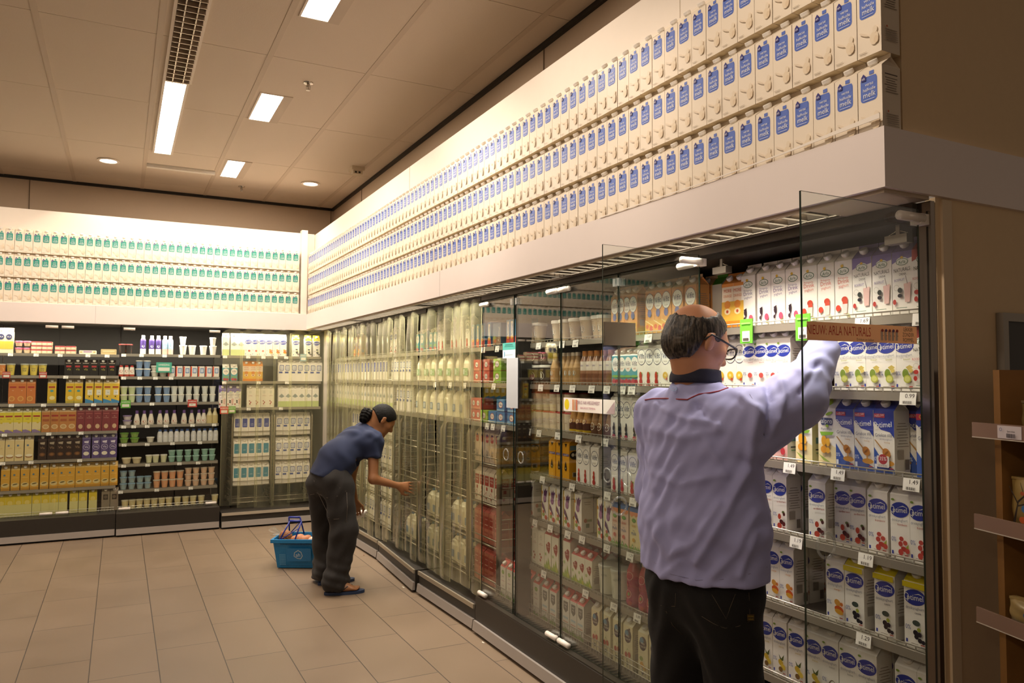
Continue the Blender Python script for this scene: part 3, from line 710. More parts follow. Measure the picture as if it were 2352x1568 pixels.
def rowR(key, si, pxs, n=2, cur=0, up=0, X0=2.036, centre=False, small=False, where2=None, rc=RC):
    """goods along the right-hand shelves; pxs = left edge of each front in the photo"""
    k = KM[key]; zb = (SZ+[DECK+.012])[si]; zz = .0005
    ys_ = [yat(px, X0, zb+.1)-(0 if centre else k['w']/2) for px in pxs]
    for ii, px in enumerate(pxs):
        y = ys_[ii]; gaps = [ys_[ii]-ys_[ii+1]] if ii < len(ys_)-1 else []
        if ii: gaps.append(ys_[ii-1]-ys_[ii])
        nar = max(.90, min([1]+[g_/(k['w']*.99) for g_ in gaps]))   # tightly packed fronts
        for u in range(up+1):
            for r in range(n):
                o_ = put(key, (X0+k['d']/2+r*k['d']*1.03, y, zb+zz+u*UPH.get(key, .08)), RZ, SHN[si]+BACKW[r]+(', upper' if u == 1 else (', topmost' if u == 2 else ''))+(', '+rc), px, k['desc'].split(',')[0]+' rows in the '+rc, small=small, jit=.0006)
                if nar < 1: o_.scale.x = nar
                if si == 1 and k['name'] in ('yoghurt_carton', 'milk_carton') and key != 'vsml': o_.scale.z = .93
def rowB(key, z, pxs, n=1, up=0, Y0=8.258, where='', small=True, centre=True, dz=.08):
    k = KM[key]
    for px in pxs:
        x = xat(px, Y0, z+.08)+(0 if centre else k['w']/2)
        for u in range(up+1):
            for r in range(n):
                put(key, (x, Y0+k['d']/2+r*k['d']*1.03, z+.0005+u*UPH.get(key, .08)), 0, where+BACKW[r]+(', upper' if u == 1 else (', topmost' if u == 2 else '')), px, k['desc']+' in the back cooler', small=small, jit=.001)
UPH = {}

# ---------------------------------------------------------------- printed fronts
BL = '#2b3a9a'
def logo(cx, cz, s, c='#2b3a8c', fg='#f2efe8'):
    return [('p', [(cx+s*a, cz+s*b) for a, b in ((-.8, -.9), (.75, -1), (1, .25), (.1, 1), (-1, .2))], c), ('t', cx, cz-.05*s, 1.15*s, fg, 'ah')]
def D_opt(flav, fcol, fruit, roofcol=None):
    return [('e', 0, .142, .034, .0225, BL, 6), ('t', .001, .141, .0225, '#f2efe8', 'ptimel', 4, .92), ('o', -.026, .141, .0075, .010, .002, '#f2efe8'), ('p', [(-.004, .149), (.012, .153), (.030, .150), (.012, .1555)], '#f2efe8'),
            ('e', -.024, .170, .006, .0035, '#7d9a3a'), ('t', 0, .112, .0115, '#8c8f9c', 'drinkyoghurt', 3, .95), ('t', .010, .100, .009, fcol, flav, 3),
            ('t', -.021, .055, .019, '#55609a', '0%', 0, .8), ('r', -.025, .017, .006, .010, '#2b3a9a'), ('r', .024, .014, .012, .003, '#b03a34'), ('r', .024, .011, .012, .003, '#e9e5de'), ('r', .024, .008, .012, .003, '#2b3a8a'), ('r', .0, .013, .022, .0015, '#8d857c')]+fruit
fr_lime = [('e', .006, .055, .011, .015, '#7d9433'), ('e', .013, .038, .0135, .0125, '#b9bd48'), ('e', .013, .038, .010, .009, '#d5d57a'), ('p', [(.008, .075), (.020, .062), (.034, .075), (.022, .082)], '#cdb65a'), ('e', .026, .064, .008, .006, '#d9c266', 20)]
fr_cher = [('e', .022, .066, .007, .005, '#5d6b3a'), ('e', .026, .060, .006, .0065, '#4a1a1c'), ('e', .004, .050, .008, .010, '#b5402c'), ('e', .014, .033, .010, .008, '#4a1418', -20), ('e', .026, .027, .008, .008, '#561a1e'), ('e', .005, .019, .011, .010, '#b8402e')]
fr_rasp = [('e', .008, .060, .008, .007, '#b8453c'), ('e', .005, .045, .008, .008, '#b8453c'), ('p', [(.018, .030), (.034, .048), (.033, .028)], '#9aa23c'), ('e', .022, .050, .008, .007, '#bd4b40'), ('e', .018, .032, .011, .007, '#b03c34', -15), ('e', .030, .028, .008, .008, '#bb463c'), ('e', .007, .022, .009, .009, '#bb463c')]
fr_oran = [('e', .012, .060, .012, .010, '#d2953f', -30), ('e', .018, .040, .017, .011, '#c9541f', -10), ('e', .018, .033, .016, .008, '#d99e33', -10), ('e', .028, .058, .006, .006, '#c9702f')]
fr_cass = [('e', .006, .072, .012, .008, '#3c4a44'), ('e', .014, .055, .006, .006, '#9aa038'), ('e', .004, .045, .008, .008, '#1a1822'), ('e', .016, .042, .007, .007, '#221c2a'), ('e', .007, .034, .007, .007, '#1a1822'), ('e', .018, .026, .007, .007, '#1d1a24'), ('e', .028, .024, .006, .006, '#231f2c')]
fr_pine = [('p', [(0, .075), (.012, .062), (.026, .078), (.022, .058), (.008, .052)], '#4f5a2a'), ('e', .010, .048, .013, .010, '#c9a832', -35), ('e', .022, .036, .012, .009, '#d4b844', -30), ('e', .010, .026, .010, .009, '#7a5a2c')]
fr_coco = [('e', .012, .045, .014, .018, '#7a6a58', -20), ('e', .014, .045, .011, .015, '#efe9df', -20), ('e', .020, .026, .012, .007, '#d9cbb4', 10)]
DYC = 'drink yoghurt carton'
for k, fl, fc, fr_, ds in (('lime', 'limoen', '#a8a84a', fr_lime, 'white yoghurt carton with lime print'), ('cher', 'aardbei kers', '#a8403a', fr_cher, 'white yoghurt carton with cherry print'), ('rasp', 'framboos', '#b0483c', fr_rasp, 'white yoghurt carton with raspberry print'),
                           ('oran', 'mango', '#cc8a4a', fr_oran, 'white yoghurt carton with orange print'), ('pine', 'ananas', '#b8a040', fr_pine, 'white yoghurt carton with pineapple print'), ('coco', 'kokos', '#8a8a80', fr_coco, 'white yoghurt carton with coconut print')):
    kind(k, 'yoghurt_carton', 'yoghurt carton', ds, carton(deco=D_opt(fl, fc, fr_)))
kind('cass', 'yoghurt_carton', 'yoghurt carton', 'yellow-topped carton with blackcurrant print', carton(roof='#d8c21e', deco=D_opt('cassis', '#4a4458', fr_cass)+[('r', 0, .177, .0685, .016, '#d8c21e')]))
kind('opla', 'yoghurt_carton', 'yoghurt carton', 'plain white carton with blue oval', carton(deco=D_opt('naturel', '#b06a6a', [('e', .01, .05, .012, .010, '#c0504a')])))
griek = [('p', [(-.034, .185), (.034, .185), (.034, .105), (.020, .122), (-.010, .128), (-.034, .150)], '#2c3f9c'), ('p', [(-.0343, .075), (-.0343, .0), (.0343, .0), (.0343, .012), (0, .028)], '#3a5aa8'), ('r', -.014, .170, .036, .012, '#c2384e'), ('t', -.014, .170, .011, '#f4dfe0', 'NIEUW', 6, .9),
         ('t', .002, .143, .0235, '#f2efe8', 'ptimel', 5, .9), ('o', -.028, .142, .0065, .009, .002, '#f2efe8'), ('t', 0, .112, .0150, '#50546c', 'Griekse stijl', 3, .80), ('t', .008, .100, .008, '#9a9aa6', 'drinkyoghurt'), ('t', .012, .091, .007, '#c79a5a', 'honing'),
         ('p', [(-.030, .096), (-.027, .098), (.004, .066), (.001, .062)], '#b98a4c'), ('e', .010, .060, .012, .015, '#b8782c', 40), ('e', .010, .060, .009, .003, '#8a5418', 40), ('e', .016, .030, .020, .008, '#c58a2a'), ('p', [(.012, .048), (.015, .048), (.018, .030), (.012, .030)], '#c58a2a'),
         ('t', -.022, .040, .017, '#dfe3ee', '0%', 0, .8), ('r', -.025, .018, .008, .014, '#dfe3ee'), ('r', .027, .015, .012, .003, '#b03a34'), ('r', .027, .009, .012, .003, '#2b3a8a')]
kind('grie', 'yoghurt_carton', 'yoghurt carton', 'blue-topped Greek-style carton with honey dipper', carton(roof='#33479f', deco=griek))
kind('griesale', 'yoghurt_carton', 'yoghurt carton', 'blue-topped Greek-style carton with 35% sticker', carton(roof='#33479f', deco=griek+[('r', .0, .034, .042, .034, '#ded6cf', .004), ('e', .0, .041, .015, .015, '#a8303c'), ('t', 0, .042, .016, '#f4e8e4', '35%', 0, .9), ('t', 0, .022, .007, '#5a5450', '8710 0141')]))
kind('grieg', 'yoghurt_carton', 'yoghurt carton', 'blue-topped carton with pink GRATIS banner', carton(roof='#33479f', deco=griek[:2]+[('r', 0, .172, .066, .018, '#c2384e'), ('t', 0, .172, .015, '#f0d24a', 'GRATIS'), ('t', .002, .143, .0235, '#f2efe8', 'ptimel', 5, .9), ('t', 0, .112, .015, '#50546c', 'Griekse stijl', 3, .8), ('e', .006, .06, .010, .016, '#7a4a50', 20), ('e', .012, .038, .014, .009, '#c9603a')]))
def D_ring(fruit, word='#2f3f6c', cz=.135): return [('e', 0, cz, .0315, .036, '#dfe2e6' if False else '#f4efe6'), ('o', 0, cz, .0325, .037, .0022, '#3a4468'), ('t', 0, cz+.003, .034, word, 'Vifit', 3, .80), ('r', 0, cz-.020, .030, .0015, '#a39a90'), ('r', 0, cz-.024, .022, .0012, '#a39a90')]+fruit+[('r', .028, .016, .006, .002, '#2b3a8a')]
kind('vstr', 'yoghurt_carton', 'yoghurt carton', 'white ringed-logo carton with strawberry print', carton(deco=D_ring([('e', -.006, .048, .0105, .019, '#c2452c'), ('e', -.004, .022, .0125, .015, '#b5302a'), ('e', .004, .060, .005, .004, '#7c9a3a'), ('r', -.004, .004, .034, .004, '#b5453a')])))
kind('vrasp', 'yoghurt_carton', 'yoghurt carton', 'white ringed-logo carton with raspberry print', carton(deco=D_ring([('e', -.006, .065, .007, .010, '#c0442e'), ('e', -.006, .045, .009, .012, '#b83a2c'), ('e', -.004, .022, .012, .013, '#b02e2a')])))
kind('vcur', 'yoghurt_carton', 'yoghurt carton', 'white ringed-logo carton with dark berries', carton(deco=D_ring([('e', -.004, .066, .006, .010, '#26303c'), ('e', -.005, .048, .010, .013, '#1c2634'), ('e', -.002, .026, .011, .010, '#24303c'), ('e', -.004, .012, .014, .009, '#b5405a')])))
kind('vpin', 'yoghurt_carton', 'yoghurt carton', 'white ringed-logo carton with pineapple slice', carton(deco=D_ring([('e', 0, .050, .018, .016, '#d9b53a'), ('e', 0, .050, .007, .006, '#ecd888'), ('e', .010, .034, .008, .006, '#b5502a')])))
kind('vora', 'yoghurt_carton', 'yoghurt carton', 'orange ringed-logo carton with blue berry', carton(front='#dfa05c', roof='#d9b58c', deco=[('r', 0, .165, .068, .03, '#d58f5a')]+D_ring([('e', 0, .088, .015, .017, '#6a6fa0'), ('r', 0, .03, .066, .055, '#d9a850'), ('e', -.016, .030, .012, .010, '#c96a4a'), ('e', .014, .022, .012, .012, '#c9504a'), ('p', [(-.03, .055), (.03, .03), (.03, .036), (-.03, .06)], '#e8d49a')], cz=.138)))
kind('vsml', 'yoghurt_carton', 'yoghurt carton', 'small teal carton with ringed logo', carton(front='#4fa0ae', roof='#e6e2d8', hb=.135, g=.028, deco=[('e', 0, .096, .030, .033, '#f2ede4'), ('t', 0, .098, .032, '#2f3f6c', 'Vifit', 3, .8), ('t', 0, .077, .010, '#d0603c', 'mild'), ('e', -.012, .018, .016, .014, '#b83a44'), ('e', .014, .016, .015, .013, '#a02c3a'), ('e', 0, .042, .028, .006, '#7fae5a')], w_=.066), w_=.068)
def D_arla(c1, fruit): return [('e', 0, .152, .023, .012, '#2e6440'), ('e', 0, .152, .0205, .0098, '#eef0e6'), ('t', 0, .151, .016, '#2e6440', 'Arla', 6, 1), ('e', -.004, .168, .006, .005, '#d9ae2c'), ('t', 0, .130, .009, c1, 'Biologische'), ('t', .001, .118, .0195, c1, 'Drink', 3), ('t', .002, .104, .0125, c1, 'yoghurt', 3)]+fruit+[('r', .020, .010, .012, .008, '#a9b43a'), ('r', -.008, .013, .030, .0012, '#8d857c')]
kind('acas', 'yoghurt_carton', 'yoghurt carton', 'white organic drink carton with purple lettering', carton(deco=D_arla('#6f5a84', [('p', [(-.020, .060), (-.006, .066), (-.006, .040), (-.016, .020), (-.012, .045)], '#3a2730'), ('e', -.012, .050, .007, .012, '#33222c'), ('e', -.016, .026, .005, .007, '#3a2632'), ('e', .016, .028, .010, .012, '#c4506a')])))
kind('arsp', 'yoghurt_carton', 'yoghurt carton', 'white organic drink carton with red lettering', carton(deco=D_arla('#cc5a44', [('e', .006, .060, .012, .010, '#c4422f'), ('e', .008, .050, .010, .009, '#cc4e3a'), ('p', [(-.004, .046), (.018, .046), (.015, .016), (-.001, .016)], '#ecc6c0'), ('e', -.019, .034, .010, .010, '#c8402e')])))
def D_nat(c, t2): return [('p', [(-.0343, .185), (.0343, .185), (.0343, .165), (.012, .160), (0, .166), (-.012, .160), (-.0343, .150)], c), ('e', 0, .156, .020, .012, '#eef0e6'), ('o', 0, .154, .020, .0105, .0015, '#2e6440'), ('t', 0, .153, .0145, '#2e6440', 'Arla', 6), ('e', 0, .167, .005, .004, '#d9ae2c'),
    ('t', 0, .130, .0160, '#2b2624', 'NATURALS', 4, .70), ('t', .003, .117, .010, '#2b2624', 'DRINK', 3, .8), ('t', -.008, .100, .0105, t2, 'BOSFRUIT' if c != '#b0463c' else 'ROOD FRUIT', 3, .75),
    ('p', [(.006, .088), (.030, .092), (.026, .034), (.010, .034)], '#e0b9b0'), ('p', [(.012, .112), (.014, .112), (.020, .088), (.018, .088)], '#8a8078'), ('o', -.018, .078, .009, .009, .001, '#b5aca0')]
kind('natp', 'yoghurt_carton', 'yoghurt carton', 'purple-topped fruit drink carton with glass drawing', carton(roof='#8576a8', deco=D_nat('#7f70a6', '#6a5a9a')+[('e', -.006, .070, .008, .008, '#2c3430'), ('e', -.006, .054, .008, .006, '#23232e'), ('e', -.024, .036, .006, .008, '#b53a34'), ('r', 0, .018, .036, .0015, '#3a6a4a')]))
kind('natr', 'yoghurt_carton', 'yoghurt carton', 'red-topped fruit drink carton with berry print', carton(roof='#b0463c', deco=D_nat('#b0463c', '#c0483c')+[('e', -.004, .074, .008, .008, '#c03c34'), ('e', -.018, .060, .008, .007, '#c03c34'), ('e', -.020, .040, .006, .008, '#b8342c'), ('r', 0, .018, .036, .0015, '#3a6a4a')]))
def D_alp(bot, fr_): return [('p', [(-.0343, .0), (.0343, 0), (.0343, .060), (0, .075), (-.0343, .068)], bot), ('r', 0, .142, .046, .024, '#2c3e6e', .006), ('t', 0, .143, .023, '#eef0ee', 'alpro', 0, .9), ('e', .002, .128, .006, .005, '#9fc23c'), ('e', .010, .168, .014, .005, '#9dc23c', 20), ('e', -.022, .178, .009, .004, '#88b034', 30),
    ('t', 0, .118, .0115, '#5a5c86', 'Plant Enjoy', 3, .85), ('p', [(-.026, .108), (.028, .110), (.022, .100), (-.020, .096)], '#86b53a'), ]+fr_+[('r', .0, .012, .03, .0015, '#c0a59a')]
asd = [('r', .0, .146, .030, .028, '#2c3430'), ('e', 0, .115, .010, .006, '#86a84a', 60), ('r', 0, .075, .036, .020, '#5f8a8c'), ('r', 0, .045, .04, .004, '#33302c'), ('r', 0, .034, .036, .004, '#7a9a6a')]
kind('alpr', 'yoghurt_carton', 'soya drink carton', 'green-capped plant drink carton with red berries', carton(cap='#9fc22e', side='#d9d2bc', sidedeco=asd, deco=D_alp('#e2b3aa', [('e', -.004, .088, .014, .009, '#8a3a34'), ('e', -.014, .066, .009, .009, '#c03a3e'), ('e', .006, .056, .008, .009, '#b8303a'), ('e', -.008, .048, .008, .009, '#c03a3e'), ('e', .016, .030, .011, .012, '#c43a44')])))
kind('alpm', 'yoghurt_carton', 'soya drink carton', 'green-capped plant drink carton with mango pieces', carton(cap='#9fc22e', side='#d8cf9e', sidedeco=asd, deco=D_alp('#ecd9a6', [('e', -.010, .080, .010, .016, '#dfa02a'), ('e', .006, .076, .008, .014, '#e6ac34'), ('e', -.010, .052, .012, .012, '#e0982a'), ('e', .006, .050, .008, .010, '#e4a832'), ('p', [(-.03, .036), (-.01, .026), (.02, .010), (-.01, .016)], '#9ab04a')])))
kind('oran2', 'juice_carton', 'drink carton', 'orange and white carton with lettering', carton(front='#ead9c0', roof='#d98a34', hb=.165, deco=[('r', 0, .160, .0685, .012, '#dd8a34'), ('t', 0, .138, .019, '#cf5f2c', 'MORE', 0, .9), ('t', 0, .118, .015, '#cf6f2c', 'ORANGE', 0, .8), ('r', 0, .06, .0685, .075, '#e6b548'), ('e', 0, .086, .018, .015, '#dd8a34'), ('e', 0, .060, .018, .012, '#ecd6a8'), ('e', 0, .060, .007, .006, '#c0462a'), ('r', 0, .012, .0685, .024, '#e08a2a')]))
kind('plaing', 'milk_carton', 'milk carton', 'plain white carton with bright green gable', carton(front='#e8e4d8', roof='#5fa63a', cap=None, deco=[('t', 0, .03, .014, '#7a8a5a', 'TOPE')]))
# yellow chocolate-milk carton, tulip carton, pastel milk, and lower ones
kind('choc', 'milk_carton', 'chocolate milk carton', 'bright yellow carton with black drop print', carton(front='#e0a01e', roof='#d99a20', cap=None, sidedeco=[('r', 0, .165, .058, .024, '#6f8a90'), ('e', 0, .128, .032, .022, '#2b2118'), ('e', -.012, .13, .009, .009, '#e8dcc0'), ('e', .010, .13, .009, .009, '#e8dcc0'), ('r', .0, .03, .030, .024, '#d9c9a8'), ('r', 0, .03, .022, .02, '#5a5044')],
    deco=[('p', [(-.012, .185), (.0, .165), (.014, .185)], '#33281c'), ('r', 0, .128, .064, .012, '#6a5a8a'), ('t', 0, .128, .011, '#efe6d0', 'Chocomel', 8, .9), ('e', 0, .062, .012, .015, '#33281c'), ('p', [(-.010, .070), (0, .098), (.010, .070)], '#33281c'), ('t', 0, .060, .010, '#e8d9b0', '100')]))
kind('tulip', 'yoghurt_carton', 'yoghurt carton', 'white carton with purple tulip shape and fruit', carton(lside='#e0c22e', deco=[('r', -.032, .095, .005, .185, '#dcbf2e'), ('p', [(-.012, .172), (-.002, .158), (.010, .176), (.016, .160), (.030, .168), (.014, .128), (-.010, .126)], '#5d2f66'), ('e', .0, .118, .0150, .019, '#935c92'), ('e', .002, .120, .010, .013, '#a878a4'), ('p', [(-.028, .100), (-.010, .085), (.016, .040), (.004, .062), (-.030, .074)], '#5d2f66'),
    ('e', -.026, .150, .007, .009, '#c98a34'), ('e', -.012, .034, .011, .009, '#8fa848'), ('e', .016, .022, .014, .012, '#c4503a'), ('e', -.010, .050, .009, .008, '#c0583e')], sidedeco=[('r', 0, .15, .04, .002, '#8d8378'), ('r', 0, .14, .035, .002, '#8d8378'), ('e', -.012, .06, .010, .010, '#b8704a'), ('r', .01, .06, .028, .012, '#8aa070'), ('r', 0, .035, .02, .02, '#6e8a70')]))
def D_melk(c): return [('r', 0, .180, .0685, .018, '#4a78b8'), ('p', [(-.0343, .172), (.0343, .172), (.0343, .160), (.015, .150), (0, .158), (-.018, .148), (-.0343, .158)], '#e09068'), ('e', 0, .135, .016, .009, '#5d9048'), ('e', 0, .135, .013, .0065, '#79aa58'), ('t', 0, .112, .018, c, 'drink', 0, .9), ('t', 0, .092, .010, '#5d7a9a', 'met'), ('t', 0, .078, .020, '#3a5f94', 'Melk', 6, .95), ('e', 0, .050, .011, .009, c),
    ('p', [(-.0343, 0), (.0343, 0), (.0343, .012), (.014, .026), (.004, .008), (-.010, .034), (-.020, .012), (-.0343, .026)], '#7fa254'), ('e', -.008, .02, .004, .004, '#e9e3d2')]
kind('melkp', 'milk_carton', 'fruit milk carton', 'pink pastel milk carton with blue top', carton(front='#e3c4b0', roof='#3f70b0', deco=D_melk('#cc6a62'), cap='#efe9e0'))
kind('melky', 'milk_carton', 'fruit milk carton', 'yellow pastel milk carton with blue top', carton(front='#e2d3a0', roof='#3f70b0', deco=D_melk('#d0a03e'), cap='#efe9e0'))
kind('cow', 'milk_carton', 'milk carton', 'black and green carton with meadow and cows', carton(roof='#b04a3e', front='#e2dcc0', deco=[('r', 0, .165, .0685, .038, '#3c382f'), ('t', 0, .17, .010, '#d8d0bc', 'BIO'), ('r', 0, .085, .0685, .10, '#5d9438'), ('e', -.012, .115, .010, .016, '#d9c4a0'), ('e', .012, .065, .012, .010, '#22201c'), ('e', 0, .075, .010, .010, '#ece6d8'), ('r', 0, .012, .0685, .024, '#e2dcc0'), ('r', 0, .004, .0685, .008, '#b04a3e')]))
kind('crflo', 'milk_carton', 'milk carton', 'cream carton with small red flowers', carton(front='#ece5d2', deco=[('o', 0, .155, .010, .012, .0012, '#6a7a4a'), ('t', 0, .156, .008, '#6a7a4a', 'bio'), ('t', 0, .118, .009, '#b06a5a', 'karnemelk'), ('r', 0, .125, .02, .0015, '#b06a5a'), ('e', -.008, .066, .006, .006, '#a8382e'), ('e', .004, .052, .007, .007, '#b04034'), ('e', -.004, .036, .007, .007, '#a8382e'), ('r', 0, .015, .03, .0015, '#7a9a5a')]))
heart = [('p', [(-.004, .140), (.010, .150), (.026, .142), (.026, .115), (.014, .085), (-.010, .105), (-.018, .130)], '#9c342c'), ('t', .006, .122, .010, '#efd9c8', 'yoghurt', 0, .9), ('e', 0, .135, .008, .006, '#c8a498'), ('e', -.020, .080, .008, .008, '#a9c07a'), ('p', [(-.0343, 0), (.0343, 0), (.0343, .02), (.02, .035), (.008, .07), (0, .03), (-.012, .05), (-.02, .02), (-.0343, .03)], '#9db44e'), ('e', .018, .02, .01, .012, '#c2c25a')]
kind('heart', 'yoghurt_carton', 'yoghurt carton', 'red-topped carton with dark red leaf emblem', carton(front='#e9e3d0', roof='#b23a34', deco=heart))
kind('hearts', 'yoghurt_carton', 'yoghurt carton', 'short red-topped carton with dark red leaf emblem', carton(front='#e9e3d0', roof='#b84038', hb=.135, g=.028, deco=[tuple([it[0]]+[([(x, z*.72) for x, z in it[1]] if it[0] == 'p' else it[1])]+([it[2]*.72] if it[0] != 'p' else [it[2]])+list(it[3:])) for it in heart]))
kind('redcap', 'milk_carton', 'milk carton', 'white carton with red gable and pink stripes', carton(front='#e6e0d2', roof='#c9483e', w_=.068, hb=.170, deco=[('e', .0, .140, .016, .012, '#7fa250'), ('e', 0, .140, .012, .008, '#9cbb66'), ('t', 0, .115, .014, '#7a6a8a', 'lady'), ('r', 0, .090, .040, .003, '#c08a8a'), ('t', 0, .062, .014, '#b0706a', '1,5%'), ('r', 0, .045, .040, .003, '#8ab0b8'), ('p', [(-.033, 0), (.033, 0), (.02, .02), (0, .008), (-.012, .03), (-.033, .01)], '#7fa25a')]))
kind('badge', 'milk_carton', 'milk carton', 'red-gabled carton with grey shield badge', carton(front='#dcd8cc', roof='#c9483e', w_=.068, hb=.170, deco=[('p', [(-.022, .155), (.022, .155), (.022, .115), (0, .098), (-.022, .115)], '#6f6c68'), ('t', 0, .140, .013, '#ece8e0', 'HALF', 0, .9), ('t', 0, .126, .013, '#ece8e0', 'VOL', 0, .9), ('r', 0, .075, .048, .010, '#a9bcc4'), ('r', 0, .055, .048, .004, '#c98a78'), ('p', [(-.033, 0), (.033, 0), (.033, .012), (0, .030), (-.033, .010)], '#83a05c')]))
kind('cream', 'yoghurt_carton', 'yoghurt carton', 'cream carton with brown oval and cherries', carton(front='#e4d7b0', roof='#e0d6b8', deco=[('e', 0, .140, .025, .031, '#4a3438', -20), ('e', -.008, .152, .014, .013, '#5d86a4'), ('e', .012, .172, .006, .005, '#3a2a2a'), ('t', 0, .140, .012, '#efe6d8', 'MILD', 0, .9), ('t', 0, .127, .012, '#efe6d8', 'YOGHURT', 4, .8), ('e', -.012, .058, .010, .012, '#b04432'), ('e', .012, .062, .010, .012, '#b84a36'), ('p', [(-.012, .068), (0, .088), (.012, .070), (0, .084)], '#6f8a44'), ('e', 0, .024, .008, .008, '#4a4a58'), ('e', 0, .024, .005, .005, '#cfc8b4')]))
kind('creamo', 'yoghurt_carton', 'yoghurt carton', 'cream carton with brown oval and orange slices', carton(front='#e4d7b0', roof='#e0d6b8', deco=[('e', 0, .140, .025, .031, '#4a3438', -20), ('e', -.008, .152, .014, .013, '#5d86a4'), ('t', 0, .140, .012, '#efe6d8', 'MILD', 0, .9), ('t', 0, .127, .012, '#efe6d8', 'YOGHURT', 4, .8), ('e', -.010, .075, .012, .010, '#8a9a4a'), ('e', -.006, .050, .013, .013, '#d9a02e'), ('e', .014, .040, .012, .012, '#dba834'), ('e', 0, .018, .008, .008, '#4a4a58')]))
kind('karne', 'buttermilk_carton', 'buttermilk carton', 'white carton with red KARNE MELK block', carton(front='#e3d6c8', side='#dccdbf', roof='#cbb8a8', cap=None, deco=[('r', 0, .135, .058, .062, '#a83a34'), ('t', 0, .148, .017, '#efe0d4', 'KARNE', 0, .85), ('t', 0, .130, .018, '#efe0d4', 'Melk', 0, .95), ('r', .002, .085, .020, .020, '#b0463e'), ('p', [(-.028, .04), (-.008, .062), (.012, .045), (.010, .050), (-.008, .066), (-.028, .046)], '#b0463e'), ('e', -.006, .030, .009, .009, '#b0463e')], sidedeco=[('r', 0, .135, .058, .062, '#a83a34'), ('t', 0, .148, .017, '#efe0d4', 'KARNE', 0, .85), ('t', 0, .130, .018, '#efe0d4', 'Melk', 0, .95), ('r', .002, .085, .020, .020, '#b0463e'), ('e', -.006, .040, .009, .009, '#b0463e')]))
kind('karner', 'buttermilk_carton', 'buttermilk carton', 'red and pale pink KARNE MELK carton', carton(front='#c1705c', side='#b85a48', roof='#b24a3c', cap=None, deco=[('r', 0, .125, .060, .075, '#a53a30'), ('r', 0, .145, .04, .004, '#d9a898'), ('r', 0, .11, .044, .006, '#d9a898'), ('t', 0, .062, .017, '#9c3c30', 'KARNE', 0, .85), ('t', 0, .040, .017, '#9c3c30', 'MELK', 0, .85)], sidedeco=[('r', 0, .125, .056, .075, '#a53a30'), ('r', 0, .145, .04, .004, '#d9a898'), ('r', 0, .11, .044, .006, '#d9a898'), ('t', 0, .062, .017, '#9c3c30', 'KARNE', 0, .85), ('t', 0, .040, .017, '#9c3c30', 'MELK', 0, .85)]))
kind('whitered', 'buttermilk_carton', 'milk carton', 'gabled carton with orange-red medallion', carton(front='#e2cdb8', side='#d4bda6', roof='#dcc9b4', cap=None, deco=[('r', 0, .150, .040, .05, '#c4523e', .012), ('e', 0, .17, .010, .008, '#3a4470'), ('t', 0, .145, .012, '#efdccb', 'melk'), ('e', 0, .04, .02, .012, '#a89a8a'), ('e', -.01, .06, .003, .02, '#8a8078'), ('e', .012, .06, .003, .018, '#8a8078')]))
# pots, bottles and packs of the closed-door half
EMB = lambda z, r, c='#2f5a44': [('e', 0, z, r, r, c), ('o', 0, z, r*.98, r*.98, r*.10, '#e9e4d8'), ('e', 0, z+r*.15, r*.30, r*.36, '#e9e4d8'), ('p', [(-r*.45, z-r*.6), (r*.45, z-r*.6), (r*.2, z-r*.05), (-r*.2, z-r*.05)], '#e9e4d8'), ('p', [(-r*.3, z+r*.45), (0, z+r*.75), (r*.3, z+r*.45)], '#e9e4d8')]
kind('coffee', 'coffee_cup', 'iced coffee cup', 'beige coffee cup with green emblem', pot(.028, .040, .098, '#c9b494', '#ece5da', EMB(.050, .018)+[('t', 0, .082, .010, '#8a6a4a', 'latte'), ('r', 0, .008, .05, .008, '#8a6a50')], lidr=.043, lidh=.014), .082, .085)
kind('coffeed', 'coffee_tub', 'iced coffee tub', 'dark brown coffee tub with white lid', pot(.040, .044, .092, '#3b2c22', '#e6dfd4', EMB(.045, .022, '#5a5048')+[('t', 0, .078, .010, '#b89a6a', 'ESPRESSO')], lidr=.047, lidh=.010), .088, .09)
kind('frap', 'coffee_bottle', 'iced coffee bottle', 'glass bottle of pale coffee drink', bottle([(.027, 0), (.029, .01), (.029, .085), (.017, .125), (.0145, .150)], ['#a98658']*4, '#d8c9b4', .016, .012, EMB(.058, .013)), .062, .064)
kind('chocb', 'milkshake_bottle', 'milkshake bottle', 'brown milkshake bottle with white band', bottle([(.030, 0), (.032, .02), (.032, .055), (.030, .07), (.030, .115), (.020, .14), (.019, .152)], ['#8a6248', '#7a5038', '#8a6248', '#ddd2c2', '#8a6248', '#c08a4a'], '#c9813c', .020, .014, [('r', 0, .035, .03, .02, '#5a3a2a'), ('t', 0, .095, .012, '#6a4a8a', 'shake')]), .066, .068)
kind('chocy', 'milk_bottle', 'chocolate milk bottle', 'chocolate milk bottle with yellow label', bottle([(.028, 0), (.032, .01), (.032, .02), (.032, .055), (.024, .09), (.015, .145)], ['#9a6f3c', '#c9a82e', '#5a3526', '#a87a42', '#a87a42'], '#d9cdb8', .016, .012, [('e', 0, .062, .018, .016, '#6a2a2e'), ('e', 0, .062, .013, .011, '#d9c09a'), ('t', 0, .061, .008, '#4a2a20', 'choco')]), .066, .068)
kind('chocr', 'milk_bottle', 'chocolate milk bottle', 'brown chocolate milk bottle with round red badge', bottle([(.028, 0), (.032, .01), (.032, .05), (.024, .09), (.015, .145)], ['#7a5638', '#6a4630', '#8f6a46', '#8f6a46'], '#d9cdb8', .016, .012, [('e', 0, .045, .018, .018, '#8a2c34'), ('o', 0, .045, .018, .018, .003, '#e0d2b8'), ('r', 0, .045, .022, .008, '#e0d2b8')]), .066, .068)
